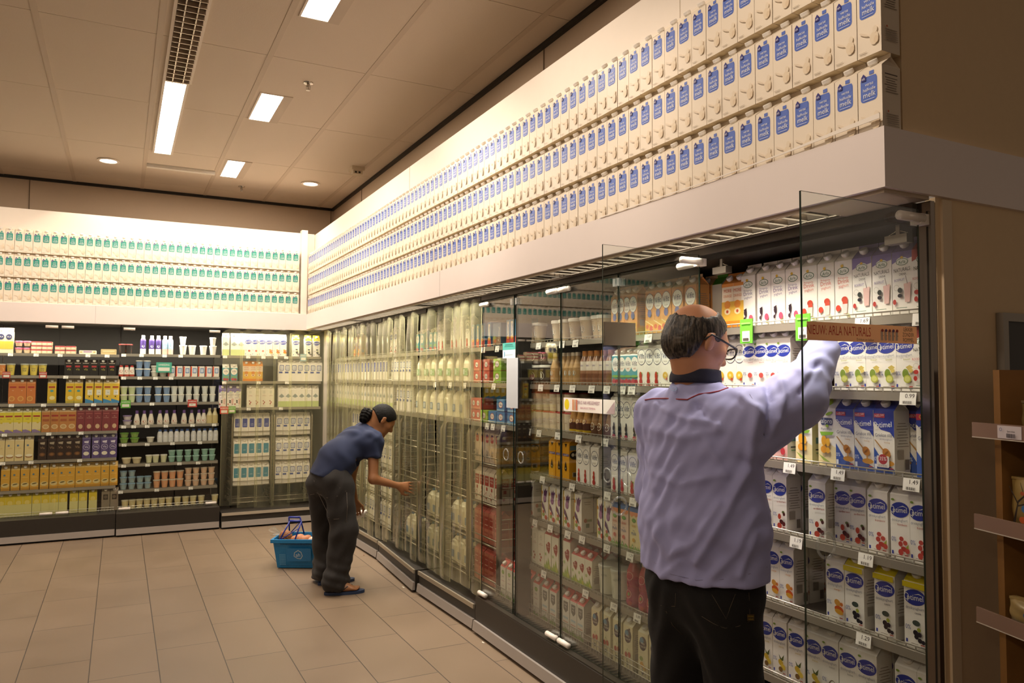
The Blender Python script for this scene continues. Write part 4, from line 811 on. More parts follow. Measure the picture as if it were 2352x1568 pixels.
kind('redpot', 'yoghurt_pot', 'yoghurt pot', 'cream yoghurt jar with red base', pot(.031, .036, .092, '#d9c8ae', '#a8403a', [('r', 0, .014, .10, .026, '#a8332c'), ('r', 0, .066, .03, .002, '#9a7a6a'), ('r', 0, .058, .02, .002, '#9a7a6a'), ('t', 0, .046, .010, '#9a4a40', 'room')], lidr=.034), .072, .075)
UPH['redpot'] = .101; UPH['coffeed'] = .1035; UPH['coffee'] = .113
RO = lambda W, H: [('e', 0, H*.55, W*.24, H*.27, '#f0e6da'), ('o', 0, H*.55, W*.24, H*.27, .003, '#b02c34'), ('t', 0, H*.53, H*.26, '#2b3a70', 'Yoki', 0, .9)]
kind('packr', 'dessert_pack', 'dessert multipack', 'red dessert multipack with oval logo', pack(.098, .09, .073, '#c9584a', RO(.098, .073)+[('r', 0, .010, .09, .014, '#d9836a')]), .10, .092)
kind('packg', 'dessert_pack', 'dessert multipack', 'green dessert multipack with oval logo', pack(.110, .09, .073, '#8db33c', RO(.11, .073)+[('e', -.04, .02, .01, .01, '#e6dcae')]), .112, .092)
kind('packb', 'dessert_pack', 'dessert multipack', 'blue dessert multipack with oval logo', pack(.110, .09, .073, '#3d7fb2', RO(.11, .073)+[('r', .0, .008, .1, .010, '#8fb8d4')]), .112, .092)
for k in ('packr', 'packg', 'packb'): UPH[k] = .0745
kind('vsl', 'yoghurt_pack', 'yoghurt drink multipack', 'tall blue and red narrow multipack', pack(.048, .10, .150, '#4b86b0', [('r', 0, .026, .046, .05, '#c84a3c'), ('r', 0, .09, .026, .10, '#e8e0c8', .008), ('t', 0, .090, .026, '#3a4fa0', 'Actimel', 82, .85), ('e', 0, .045, .012, .010, '#e0b040')]), .05, .102)
kind('vslw', 'yoghurt_pack', 'yoghurt drink multipack', 'wide dark blue multipack', pack(.115, .10, .140, '#5a7080', [('r', .0, .03, .11, .05, '#8a6a50'), ('t', .030, .070, .034, '#d9cfbe', 'Actimel', 84, .85), ('e', -.03, .045, .02, .016, '#9aa24a'), ('e', -.02, .03, .014, .012, '#c0603c')]), .117, .102)
kind('pink', 'yoghurt_bottle', 'yoghurt drink bottle', 'wavy pink bottle with strawberry circles', bottle([(.034, 0), (.038, .015), (.036, .05), (.031, .085), (.036, .125), (.033, .155), (.022, .185), (.019, .195)], ['#a83e5c', '#b04262', '#a83e5c', '#b5485c', '#b84a50', '#b24446', '#a04048'], '#dcd2c6', .021, .016,
     [('e', .006, .135, .020, .018, '#c4505a'), ('o', .006, .135, .020, .018, .0015, '#e8c8b8'), ('e', 0, .055, .018, .018, '#b5383c'), ('o', 0, .055, .018, .018, .0015, '#e8c8b8'), ('e', .004, .056, .006, .008, '#7f9a48'), ('e', -.012, .095, .012, .012, '#c0484c'), ('e', .014, .018, .010, .010, '#c4504e')]), .078, .08)
kind('bucket', 'yoghurt_bucket', 'yoghurt tub', 'white yoghurt tub with green square label', pot(.050, .058, .125, '#dcd8c6', '#d4d2c4', [('r', -.02, .045, .032, .036, '#3f9060'), ('r', -.02, .045, .014, .008, '#dcd8c6'), ('t', .022, .090, .014, '#8a8a7a', 'KEFIR')], lidr=.060, lidh=.010), .12, .12)
kind('jug', 'milk_jug', 'milk jug', 'cream milk jug with green label', jug([('r', 0, .07, .085, .05, '#9ab886'), ('r', -.02, .07, .024, .034, '#d9e2d0'), ('t', .012, .072, .014, '#e9eee0', 'melk')], '#5a8a5a'), .108, .11)
kind('jugb', 'milk_jug', 'milk jug', 'cream milk jug with blue label', jug([('r', 0, .07, .05, .05, '#7f93ac'), ('r', 0, .07, .036, .034, '#c4cdd6')], '#4a6a9a'), .108, .11)
kind('jug2', 'milk_jug', 'milk jug', 'large cream milk jug', jug([('r', 0, .07, .05, .05, '#8fa3b8')], '#3a7aa8'), .108, .11)
kind('whmilk', 'milk_carton', 'milk carton', 'white carton with pale green foot', carton(deco=[('r', 0, .03, .068, .06, '#c2cf8a'), ('p', [(-.03, .11), (0, .14), (.03, .11), (0, .095)], '#9aa3a0'), ('t', 0, .115, .012, '#4a5560', 'melk')]))
kind('whblue', 'milk_carton', 'milk carton', 'white carton with blue square frame', carton(deco=[('r', 0, .140, .046, .056, '#4a5a9c', .006), ('r', 0, .140, .036, .044, '#dfe0e6', .004), ('t', 0, .148, .013, '#3a4a90', 'vol', 0, 1), ('t', 0, .132, .013, '#3a4a90', 'melk'), ('r', -.01, .092, .036, .018, '#4a5a9c')]))
kind('bluew', 'milk_carton', 'milk carton', 'white carton with deep blue panel', carton(deco=[('r', 0, .130, .048, .09, '#3a4aa4', .006), ('t', 0, .120, .014, '#dfe2ee', 'melk', 0, 1), ('r', 0, .105, .03, .003, '#dfe2ee')]))
kind('tealw', 'milk_carton', 'milk carton', 'white carton with teal panel', carton(deco=[('r', 0, .125, .052, .10, '#3a8aa6', .006), ('t', 0, .11, .014, '#dfe8ee', 'melk')]))

# ---------------------------------------------------------------- the two walls of stacked milk cartons
def D_wall(c, words):
    r = [('r', -.003, .137, .050, .068, c, .010), ('r', -.003, .160, .044, .020, c), ('r', .006, .1785, .014, .010, c)]
    for k, wd in enumerate(words): r.append(('t', -.001, .150-k*.0145, .0125 if k < len(words)-1 else .021, '#eef0f4', wd, 0, .92))
    r += [('r', -.002, .108, .034, .0012, '#dfe4f0'), ('p', [(-.024, .160), (-.010, .160), (-.010, .172), (-.017, .180), (-.024, .172)], '#33307a'), ('t', -.017, .167, .010, '#eef0f4', 'ah')]
    r += [('r', -.018, .011, .024, .0015, '#b9ab98'), ('r', -.018, .008, .018, .0012, '#b9ab98'), ('e', .018, .040, .013, .018, '#e6d5ba'), ('e', .021, .062, .007, .010, '#e7d8c0'), ('e', .024, .034, .007, .010, '#dfcaac'), ('e', -.012, .058, .016, .003, '#e4d4bc', -30)]
    return r
wside = [('r', .0, .168, .050, .003, '#5a5048')]+[('r', -.003*(i % 2), .158-i*.0065, .048-.006*((i*5) % 3), .0022, '#8a7d70') for i in range(7)]+[('r', 0, .06-i*.006, .046, .0025, '#a09284') for i in range(6)]+[('e', -.02, .066, .003, .003, '#c0603c')]
kind('wblue', 'blue_label_carton', 'milk carton', '', carton('#ecdfcb', side='#d6c8b4', deco=D_wall('#5a74c4', ['verse', 'halfvolle', 'melk']), w_=.0735, d=.0735, hb=.190, g=.026, fin=.010, sidedeco=wside), .0735, .0735)
kind('wteal', 'green_label_carton', 'milk carton', '', carton('#ecdfcb', side='#d6c8b4', deco=D_wall('#2a9484', ['verse', 'karne', 'melk']), w_=.070, d=.070, hb=.190, g=.026, fin=.010, sidedeco=wside), .0702, .070)
RN = ['bottom', 'middle', 'top']
for r, z in enumerate((2.1302, 2.3565, 2.5828)):
    for i in range(92):
        y = 1.297+.037+i*.0742
        o = put('wblue', (1.7452+.0368, y, z), RZ, '', 0, 'blue-label milk cartons in the '+RN[r]+' row over the right cooler', jit=.0006)
        REG.pop()
        o['label'] = f'white milk carton with blue label in the {RN[r]} row above the right cooler' if i else f'white milk carton with blue label at the right-hand end of the {RN[r]} row'
        if i == 0: del o['group']
for r, z in enumerate((2.1602, 2.3865, 2.6128)):
    for i in range(66):
        x = 1.660-.0352-i*.0706
        o = put('wteal', (x, 8.172+.035, z), 0, '', 0, 'green-label milk cartons in the '+RN[r]+' row over the back cooler', jit=.0006, small=x < -1.05)
        REG.pop()
        o['label'] = f'white milk carton with green label in the {RN[r]} row above the back cooler' if i else f'white milk carton with green label in the corner, {RN[r]} row above the back cooler'
        if i == 0: del o['group']

# ---------------------------------------------------------------- right cooler, opened half
rowR('plaing', 0, [1628], 1, X0=2.12); rowR('oran2', 0, [1655, 1677], 2)
rowR('acas', 0, [1701, 1736, 1768, 1801], 2); rowR('arsp', 0, [1837, 1875, 1914], 2); rowR('natp', 0, [1955, 2000, 2046], 2); rowR('natr', 0, [2092.5], 2)
rowR('vpin', 1, [1515, 1533], 2); rowR('vstr', 1, [1461, 1478, 1496], 2); rowR('vora', 0, [1401, 1413.5, 1427.5, 1442], 2); rowR('vora', 0, [1480, 1498.5, 1517, 1542, 1571], 2)
rowR('vpin', 1, [1640, 1661, 1681], 1, X0=2.05); rowR('opla', 1, [1702.5, 1727.5, 1753.5, 1780], 2)
rowR('lime', 1, [1911, 1944, 1977, 2011, 2050], 2); rowR('natr', 1, [2091], 2)
rowR('alpr', 2, [1740, 1772], 2); rowR('alpm', 2, [1825, 1877], 2); rowR('grie', 2, [1917, 1960], 2); rowR('griesale', 2, [2005], 2); rowR('grieg', 2, [2103], 1)
rowR('grie', 2, [2081], 1, X0=2.11)
rowR('cher', 3, [1740, 1771], 2); rowR('cher', 3, [1854], 2); rowR('cher', 3, [1912, 1946], 2, X0=2.07); rowR('rasp', 3, [1990, 2040, 2084], 2)
rowR('oran', 4, [1755, 1787], 3); rowR('oran', 4, [1895], 2); rowR('cass', 4, [1939, 2006, 2074], 1); rowR('cass', 4, [1955, 2022], 1, X0=2.125)
rowR('pine', 5, [1740, 1771, 1808, 1846], 3); rowR('coco', 5, [1884, 1924], 3); rowR('coco', 5, [1966], 3); rowR('lime', 5, [2054], 2); rowR('rasp', 5, [2104], 2)
rowR('lime', 6, [1790, 1835, 1880, 1925, 1970, 2030], 2)
# ---------------------------------------------------------------- right cooler, closed half
rowR('vsl', 0, [1082, 1093, 1105, 1119, 1162, 1171, 1182.5, 1192], 1, X0=2.04); rowR('vslw', 0, [1131], 1)
rowR('coffee', 0, [1207, 1217, 1259, 1275, 1298, 1323, 1349, 1361], 1); rowR('coffee', 0, [1262, 1301, 1326], 1, X0=2.13)
rowR('packr', 1, [1087, 1108], 1, up=1); rowR('packg', 1, [1132], 1, up=1); rowR('packg', 1, [1188], 2, up=1)
rowR('coffeed', 1, [1212, 1233], 1, up=1); rowR('frap', 1, [1258, 1279, 1289, 1299, 1309], 2); rowR('chocb', 1, [1325, 1338, 1352, 1367, 1383], 2)
rowR('vsml', 1, [1402.5, 1417, 1431, 1446], 2)
rowR('packr', 2, [1080, 1090], 1, up=1); rowR('packg', 2, [1102], 1); rowR('packb', 2, [1121], 1); rowR('packb', 2, [1140, 1164.5], 1, up=1)
rowR('redpot', 2, [1208, 1223, 1240, 1255, 1272, 1289], 2, up=1); rowR('chocy', 2, [1301, 1316, 1331], 2); rowR('chocr', 2, [1350, 1365, 1383], 2)
rowR('vcur', 2, [1400, 1414, 1428, 1446.5], 2)
rowR('choc', 3, [1201], 1); rowR('choc', 3, [1259, 1275, 1290], 1); rowR('vrasp', 3, [1321, 1336, 1355], 2); rowR('vstr', 3, [1401, 1419, 1441], 2)
rowR('tulip', 4, [1187, 1210, 1243, 1259.5, 1275, 1293], 2); rowR('tulip', 4, [1317, 1369, 1386], 2)
rowR('melkp', 4, [1401, 1421], 2); rowR('melky', 4, [1444, 1463, 1482], 2)
rowR('cow', 5, [1194, 1207], 2); rowR('crflo', 5, [1220, 1234], 2); rowR('heart', 5, [1249, 1265.5, 1292], 2)
rowR('hearts', 5, [1310, 1325, 1341], 3); rowR('bucket', 5, [1362, 1389], 1); rowR('pink', 5, [1429, 1456, 1475, 1494], 2)
rowR('redcap', 6, [1148, 1162, 1176, 1203, 1223], 3); rowR('badge', 6, [1243, 1261], 3); rowR('badge', 6, [1290, 1307, 1323], 3)
rowR('cream', 6, [1357, 1381, 1406, 1430], 3); rowR('creamo', 6, [1464, 1490], 3); rowR('cream', 6, [1530, 1562, 1594], 3)
# ---------------------------------------------------------------- curtained shelves
CW = 'curtained cooler'
rowR('vsml', 0, [955, 965, 985, 995], 1, rc=CW, small=True); rowR('vstr', 0, [1004, 1012, 1034, 1044, 1054, 1068], 1, rc=CW, small=True)
rowR('vora', 0, [812, 822], 1, rc=CW, small=True); rowR('cher', 0, [895, 905], 1, rc=CW, small=True)
rowR('jug', 1, [955, 972, 986, 1003, 1022, 1042, 1060], 1, rc=CW); rowR('whblue', 1, [898, 904, 910, 917, 924, 931, 938], 1, rc=CW, small=True)
rowR('bluew', 1, [756, 763, 769, 775, 779, 785, 791, 797, 803, 809, 815, 822, 829, 836, 843, 850, 857, 864, 871, 878, 885], 1, rc=CW, small=True)
rowR('jugb', 2, [952, 968, 984, 1000, 1016, 1034, 1050], 1, rc=CW)
rowR('whblue', 2, [910, 917, 925, 933, 941], 1, rc=CW, small=True); rowR('whmilk', 2, [757, 763, 768, 773, 779, 785, 791, 797, 803, 809, 815, 822, 829, 836, 843, 850, 857, 864, 871, 879, 887, 895], 1, rc=CW, small=True)

# ---------------------------------------------------------------- roll cages
CAGE = M('#9a9080', .35, .8)
def roll_cage(loc, rz, label, W=.39, D=.46, levels=(.135, .375, .628, .884), top=1.13, post=.011):
    t = empty('roll_cage', loc, rz); tag(t, label, 'roll cage')
    for s_ in (-1, 1):
        q = MB(); x = s_*W/2
        q.tube([(x, -D/2, .06), (x, -D/2, top-.06), (x, -D/2+.02, top-.015), (x, -D/2+.06, top), (x, D/2-.06, top), (x, D/2-.02, top-.015), (x, D/2, top-.06), (x, D/2, .06)], post, CAGE, 8)
        for z in [l+dz for l in levels for dz in (.0, .06, .12, .18)]:
            q.tube([(x, -D/2, z), (x, D/2, z)], .0035, CAGE, 6)
        if post > .012:
            for z in levels: q.box((x-.006, -D/2, z-.016), (x+.006, D/2, z+.014), CAGE)
        q.build('side_frame', t)
    for z in levels:
        q = MB()
        for k in range(12): y = -D/2+.02+k*(D-.04)/11; q.tube([(-W/2, y, z), (W/2, y, z)], .0025, CAGE, 4)
        q.tube([(-W/2, -D/2, z), (W/2, -D/2, z)], .006, CAGE, 6); q.tube([(-W/2, -D/2, z+.045), (W/2, -D/2, z+.045)], .0045, CAGE, 6)
        q.tube([(-W/2, D/2, z), (W/2, D/2, z)], .006, CAGE, 6); q.build('wire_shelf', t)
    for sx in (-1, 1):
        for sy in (-1, 1):
            q = MB(); q.lathe([(.0001, -.006), (.022, -.006), (.026, 0), (.022, .006), (.0001, .006)], BLK, 16, axis=Matrix.Translation((sx*W/2, sy*D/2*.9, .030)) @ Matrix.Rotation(PI/2, 4, 'Y'))
            q.box((sx*W/2-.008, sy*D/2*.9-.006, .03), (sx*W/2+.008, sy*D/2*.9+.006, .075), CAGE); q.build('caster', t)
    return t
CB = .158
ca = roll_cage((1.233, 8.52, CB-.005), 0, 'left roll cage in the back corner cooler, with blue-panelled cartons', levels=(.05, .222, .47, .728), top=.975)
cb = roll_cage((1.652, 8.52, CB-.005), 0, 'right roll cage in the back corner cooler, with square-labelled cartons', levels=(.05, .222, .47, .728), top=.975)
def cage_fill(cx, key, z, n, rows, where, xs=None, y0=8.30):
    for r in range(rows):
        for i in range(n):
            if xs and i not in xs and r == 0: continue
            x = cx-.36/2+.036+i*.072
            put(key, (x, y0+.036+r*.074, z), 0, where+BACKW[r], i, KM[key]['desc']+' in the roll cages', small=True, jit=.001)
for key, z, wv in (('bluew', .881+.004, 'top level, left back cage'), ('tealw', .623+.004, 'middle level, left back cage'), ('tealw', .375+.004, 'lower level, left back cage')):
    cage_fill(1.233, key, z, 5, 2, wv)
for z, wv in ((.885, 'top level, right back cage'), (.627, 'middle level, right back cage'), (.379, 'lower level, right back cage')):
    cage_fill(1.652, 'whblue', z, 5, 2, wv)
cages = []
for k, (y, lb) in enumerate(((4.385, 'roll cage of red buttermilk cartons beside the glass doors'), (4.845, 'roll cage behind the curtain with a few jugs, second from the doors'), (5.32, 'roll cage behind the curtain with big jugs, in the jutting cooler'), (5.79, 'roll cage behind the curtain, far end of the jutting cooler'), (6.39, 'roll cage with blue-labelled cartons behind the bending person'), (6.865, 'roll cage with blue-labelled cartons deeper in the corner'), (7.34, 'roll cage deep in the corner behind the curtain'))):
    cages.append(roll_cage((2.29, y, CB-.003), RZ, lb, W=.42, levels=(.05, .30, .55, .80), top=1.03, post=.017 if k == 0 else .014))
Zc = lambda l: CB-.003+l+.005
def cageR(yc, key, lvl, cols, rows, where, small=True, step=.073):
    for r in rows:
        for i in cols:
            put(key, (2.075+.036+(.030 if key == 'jug2' else 0)+r*step*1.02, yc+(.115 if key == 'jug2' else .146)-i*step, Zc(lvl)), RZ, where+BACKW[r], i, KM[key]['desc']+' in the roll cages', small=small, jit=.001)
cageR(4.385, 'whitered', .80, range(5), range(5), 'top level, nearest cage')
cageR(4.385, 'karne', .55, range(5), range(5), 'second level, nearest cage')
cageR(4.385, 'karner', .30, range(5), range(5), 'third level, nearest cage')
cageR(4.385, 'karner', .05, range(5), range(5), 'bottom level, nearest cage')
for z, lv in ((.05, 'bottom'), (.30, 'third'), (.80, 'top')):
    if z != .80: cageR(4.845, 'jug2', z, range(3), range(1), lv+' level, second cage', False, .115)
cageR(5.32, 'jug2', .05, range(3), range(1), 'bottom level, third cage', False, .115); cageR(5.32, 'jug2', .30, range(3), range(1), 'third level, third cage', False, .115)
cageR(5.79, 'jug2', .05, range(3), range(1), 'bottom level, fourth cage', False, .115)
for z, lv in ((.05, 'bottom'), (.30, 'third'), (.55, 'second'), (.80, 'top')):
    cageR(6.39, 'whblue', z, range(5), range(2), lv+' level, fifth cage'); cageR(6.865, 'whblue', z, range(5), range(1), lv+' level, sixth cage')
cageR(7.34, 'bluew', .55, range(5), range(1), 'second level, seventh cage'); cageR(7.34, 'bluew', .80, range(5), range(1), 'top level, seventh cage')

# ---------------------------------------------------------------- back cooler goods
def simple(key, name, cat, desc, front, top, deco, roof=None, **kw):
    kind(key, name, cat, desc, carton(front=front, roof=roof or top, deco=deco, **kw), .070)
CC = 'custard_carton'; CCc = 'custard carton'
simple('vlay', CC, CCc, 'white and yellow carton with round badge', '#e6d8b0', '#d9cfb8', [('r', 0, .07, .068, .07, '#dcc04a'), ('e', 0, .145, .024, .026, '#3a3a5c'), ('t', 0, .145, .018, '#e9e4d2', 'VLA')])
simple('vlab', CC, CCc, 'black carton with vla lettering', '#1c1812', '#3a302a', [('r', 0, .085, .04, .016, '#b0383a'), ('t', .002, .058, .030, '#a8a04a', 'vla'), ('r', 0, .115, .05, .004, '#d9cbb8')], hb=.12, g=.02)
simple('oranb', CC, CCc, 'orange custard carton with fruit', '#c9763a', '#c98a5a', [('r', 0, .150, .05, .014, '#a8342a'), ('e', -.008, .045, .024, .024, '#dba45a'), ('e', -.008, .045, .016, .016, '#c98440'), ('t', 0, .12, .012, '#e9d9b8', 'vla')])
simple('yelr', CC, CCc, 'yellow custard carton with red banner', '#d9b22e', '#c9b48a', [('r', 0, .150, .05, .014, '#a8342a'), ('e', 0, .115, .014, .010, '#4a9aa0'), ('e', .004, .05, .022, .018, '#e6d9a0'), ('r', 0, .012, .068, .02, '#b5a03a')])
simple('yelb', CC, CCc, 'yellow custard carton with blue wave foot', '#ddb83a', '#d2bd8a', [('r', 0, .150, .05, .014, '#a8342a'), ('r', .004, .10, .04, .05, '#e0dccb'), ('t', .006, .10, .014, '#3a7ab0', 'vla'), ('p', [(-.034, 0), (.034, 0), (.034, .018), (0, .03), (-.034, .04)], '#3f83b0'), ('e', 0, .06, .006, .006, '#33302c')])
simple('yelp', CC, CCc, 'yellow and cream carton with purple foot', '#dcca3a', '#d4cba0', [('r', 0, .150, .054, .014, '#a8342a'), ('t', 0, .125, .012, '#7a6a5a', 'Vanille'), ('r', 0, .060, .068, .07, '#dccb98'), ('p', [(-.034, 0), (.034, 0), (.034, .01), (-.01, .03), (-.034, .026)], '#8a749a'), ('e', .01, .09, .010, .006, '#c9b02a')])
simple('caram', CC, CCc, 'caramel brown custard carton with red banner', '#b87a3e', '#c0a078', [('r', 0, .150, .054, .016, '#a03428'), ('e', 0, .05, .026, .022, '#d6b98a'), ('e', 0, .05, .018, .014, '#c29a64'), ('r', 0, .11, .05, .02, '#a0562e')])
simple('burg', CC, CCc, 'burgundy custard carton with pale swirl', '#7c3034', '#8a5450', [('t', 0, .140, .012, '#d9b8a0', 'vla'), ('t', 0, .125, .010, '#d9b8a0', 'chocolade'), ('e', 0, .045, .018, .022, '#c9a884'), ('r', 0, .165, .05, .006, '#a8605a')])
simple('creamc', CC, CCc, 'cream custard carton with bowl print', '#e2cb94', '#dccaa4', [('e', -.010, .140, .009, .009, '#5a7a9c'), ('t', .004, .115, .010, '#b58a4a', 'vanille'), ('e', 0, .045, .028, .016, '#efe3c2'), ('e', 0, .040, .028, .014, '#a8784a'), ('e', 0, .048, .025, .011, '#efe6cc')])
simple('brown', CC, CCc, 'dark brown custard carton with chocolate swirl', '#33211a', '#4a3228', [('p', [(-.02, .16), (.02, .165), (.016, .14), (-.016, .145)], '#b0a08a'), ('t', 0, .110, .030, '#a88a6a', 'Vla'), ('e', 0, .05, .024, .018, '#6a4428'), ('e', 0, .05, .014, .010, '#8a6038')])
simple('purp', CC, CCc, 'purple custard carton with white cream blob', '#5a4a7c', '#7a6c92', [('p', [(-.02, .16), (.02, .165), (.016, .14), (-.016, .145)], '#d9d0de'), ('o', 0, .105, .028, .026, .003, '#cfc6d8'), ('t', 0, .105, .026, '#e6dfe8', 'Vla'), ('e', 0, .045, .024, .018, '#e6dcc8')])
simple('yel', CC, CCc, 'golden yellow custard carton with bowl print', '#d6a23a', '#cfae6a', [('e', -.008, .140, .009, .009, '#5a7a8c'), ('r', 0, .115, .045, .004, '#e2c070'), ('e', 0, .05, .030, .020, '#d9c58a'), ('e', 0, .056, .020, .006, '#6a5a2a', 12), ('r', 0, .012, .068, .018, '#b8852c')])
simple('yelw', CC, CCc, 'pale carton with bright yellow upper half', '#d9cf8a', '#d6c23a', [('r', 0, .145, .064, .07, '#dcc02a'), ('e', 0, .125, .02, .02, '#e6d070'), ('r', 0, .012, .05, .006, '#b8b070')], hb=.178, g=.026)
simple('greyc', CC, CCc, 'grey-brown carton with dark square emblem', '#8a7c68', '#9a8c78', [('r', 0, .13, .04, .05, '#3a3026'), ('e', 0, .13, .015, .015, '#6a5a48')], hb=.178, g=.026)
kind('soleil', 'custard_cup', 'custard cup', 'yellow cup with blue cap emblem', pot(.026, .034, .098, '#dcc65a', '#b9bcae', [('e', 0, .088, .026, .006, '#3a5a8a'), ('t', 0, .06, .018, '#3a4a6a', 'SOLEI', 0, .7), ('t', 0, .042, .018, '#3a4a6a', 'VLA', 0, .9)]), .07, .072)
kind('orcup', 'custard_cup', 'custard cup', 'orange and white cup with round fruit', pot(.026, .032, .095, '#d98a4a', '#d9cbb8', [('e', 0, .05, .020, .022, '#e6c89a')]), .07, .072)
kind('pktub', 'dessert_tub', 'dessert tub', 'cream dessert tub with pink sleeve', pot(.024, .030, .036, '#dfc8a8', '#c8637a', [], lidh=.014), .062, .064); UPH['pktub'] = .062
kind('cupt', 'dessert_tray', 'dessert four-pack', 'cream dessert four-pack with red crimped lid', pack(.085, .08, .036, '#dbbf9a', [('r', 0, .030, .083, .010, '#c24a56'), ('r', -.02, .014, .03, .02, '#e8d8bc'), ('r', .02, .014, .03, .02, '#e8d8bc')]), .087, .082); UPH['cupt'] = .037
kind('flat', 'dessert_tray', 'dessert tray', 'flat white tray with purple label', pack(.145, .1, .035, '#e3d8c4', [('r', 0, .022, .07, .018, '#b59ab0'), ('r', -.055, .018, .02, .012, '#c9b070'), ('r', .055, .018, .02, .012, '#c9b070')]), .147, .1)
kind('lowbox', 'dessert_box', 'dessert box', 'low beige cardboard dessert box', pack(.135, .1, .05, '#bfa878', [('r', 0, .03, .1, .012, '#d8c89c')]), .137, .1)
kind('dkpot', 'dessert_pot', 'dessert pot', 'dark pot with orange band', pot(.028, .034, .085, '#2a2320', '#8a3a34', [('r', 0, .03, .06, .03, '#c25a2e')]), .07, .072)
SP = lambda a, b, c: bottle([(.026, 0), (.026, .05), (.026, .13), (.022, .145), (.016, .15)], [a, b, b, c], '#ded6c8', .016, .030, [('e', 0, .075, .012, .012, '#e6e0ee')])
kind('sprayp', 'cream_can', 'cream spray can', 'purple and white cream spray can', SP('#e3dcd4', '#5a4688', '#e3dcd4'), .054, .056)
kind('sprayb', 'cream_can', 'cream spray can', 'light blue and white cream spray can', SP('#d9b8a8', '#9fb9cc', '#e3dcd4'), .054, .056)
def tub(key, desc, col, lab, h=.06, r=.033, lid='#e6e0d4', name='yoghurt_tub', cat='yoghurt tub', w_=.07, stack=None):
    kind(key, name, cat, desc, pot(r*.76, r*1.02, h, col, lid, [('r', 0, h*.5, r*1.3, h*.55, lab)], n=14), w_, r*2.2); UPH[key] = stack or h+.009
tub('tbw', 'white tub with blue square label', '#e6e0d6', '#5673b0', .085, .034)
tub('twb', 'white tub with pale blue label', '#e4ded2', '#8ba6c4', .075, .030)
tub('tlow', 'low white tub with grey label', '#e2dbcd', '#9a9284', .045, .034)
tub('tgrn', 'pale green yoghurt tub with leaf label', '#cfd8a8', '#7aa04a', .07, .032)
tub('tgr2', 'bright green low tub', '#8aa850', '#d8d8b4', .042, .038, '#6a9a3a')
tub('tpur', 'low purple-lidded white tub', '#dcd2d0', '#7a5a8a', .038, .038, '#8a78a0')
tub('tbl2', 'blue yoghurt tub with white label', '#7f9ac0', '#dcd8d2', .07, .032)
tub('tcyan', 'white tub with bright blue square', '#dfe0da', '#3a86b8', .07, .029)
tub('tbei', 'low beige tub with plain lid', '#d9c7a0', '#c9b48a', .05, .040, '#e0d2b0')
tub('tgc', 'cream cup with green base', '#d9d6b0', '#93aa66', .07, .030)
tub('ttea', 'teal yoghurt cup', '#8fb8a8', '#d0dccc', .05, .031, '#a8c8bc', w_=.068)
tub('tblo', 'blue and orange fruit cup', '#9ab0b4', '#c98a5a', .052, .031, '#86a4b8')
tub('tora', 'orange fruit yoghurt cup', '#e0a478', '#cf5f26', .072, .032, '#cfbfa8')
tub('tor3', 'peach fruit yoghurt cup', '#e4bfa0', '#d0603a', .052, .031, '#cdb8a2')
tub('tcre', 'cream cup with orange stripe', '#e2cf98', '#d08a3a', .08, .031, '#d9ccaa')
kind('rwb', 'yoghurt_bottle', 'yoghurt drink bottle', 'short white bottle with red ring emblem', bottle([(.022, 0), (.024, .02), (.022, .06), (.018, .09)], ['#b84a3a', '#e8e0d2', '#e8e0d2'], '#b83a34', .014, .014, [('e', 0, .05, .014, .014, '#b04038'), ('e', 0, .05, .008, .008, '#e2d9c4')]), .05, .05)
kind('redbox', 'yoghurt_pack', 'yoghurt pack', 'white box with red side and blue label', pack(.062, .07, .105, '#e8dfd4', [('r', -.025, .052, .012, .10, '#d0503a'), ('r', .006, .06, .034, .05, '#5a7ab4'), ('r', .006, .06, .024, .036, '#c8d0dc')]), .064, .072)
kind('bpur', 'yoghurt_bottle', 'yoghurt drink bottle', 'white tapered bottle with purple cap', bottle([(.026, 0), (.028, .02), (.024, .06), (.014, .105)], ['#dccfc0', '#e2d8ca', '#e2d8ca'], '#6a4a8c', .014, .03, [('e', 0, .03, .014, .012, '#b0583e')]), .06, .06)
kind('bgls', 'milk_bottle', 'milk bottle', 'pale glass bottle with cream drink', bottle([(.028, 0), (.029, .08), (.014, .12), (.013, .14)], ['#cbb884', '#cdbf94', '#d0c49c'], '#d8ccb0', .014, .012, [('r', 0, .05, .04, .04, '#ded6b8')]), .06, .06)
kind('bbw', 'yoghurt_bottle', 'yoghurt drink bottle', 'white bottle with blue cap and label', bottle([(.024, 0), (.025, .06), (.022, .09), (.014, .105)], ['#dcd9d6', '#dcd9d6', '#dcd9d6'], '#4a6aac', .015, .016, [('r', 0, .05, .030, .06, '#6a82b8'), ('e', 0, .055, .010, .010, '#e0e0e6')]), .052, .052)
FL = 'back cooler'
def W1(n): return n+', far-left cooler'
def W2(n): return n+', middle back cooler'
def W3(n): return n+', corner cooler'
c_ = lambda L: L
z = BZ1
rowB('vlay', z[0], [2, 20], 1, where=W1('top shelf')); rowB('pktub', z[0], [43, 62], 1, 1, where=W1('top shelf')); rowB('cupt', z[0], [84, 108], 1, 2, where=W1('top shelf')); rowB('cupt', z[0], [138, 163], 1, 1, where=W1('top shelf')); rowB('flat', z[0], [202], 1, where=W1('top shelf')); rowB('lowbox', z[0], [250], 1, where=W1('top shelf'))
rowB('orcup', z[1], [3], 1, where=W1('second shelf')); rowB('soleil', z[1], [24, 56, 77, 97], 1, where=W1('second shelf')); rowB('vlab', z[1], [158, 178, 197, 216, 237, 257], 1, where=W1('second shelf'))
rowB('oranb', z[2], [29, 50, 71], 1, where=W1('third shelf')); rowB('yelr', z[2], [119, 160, 180], 1, where=W1('third shelf')); rowB('yelb', z[2], [205, 226, 246.5, 265], 1, where=W1('third shelf'))
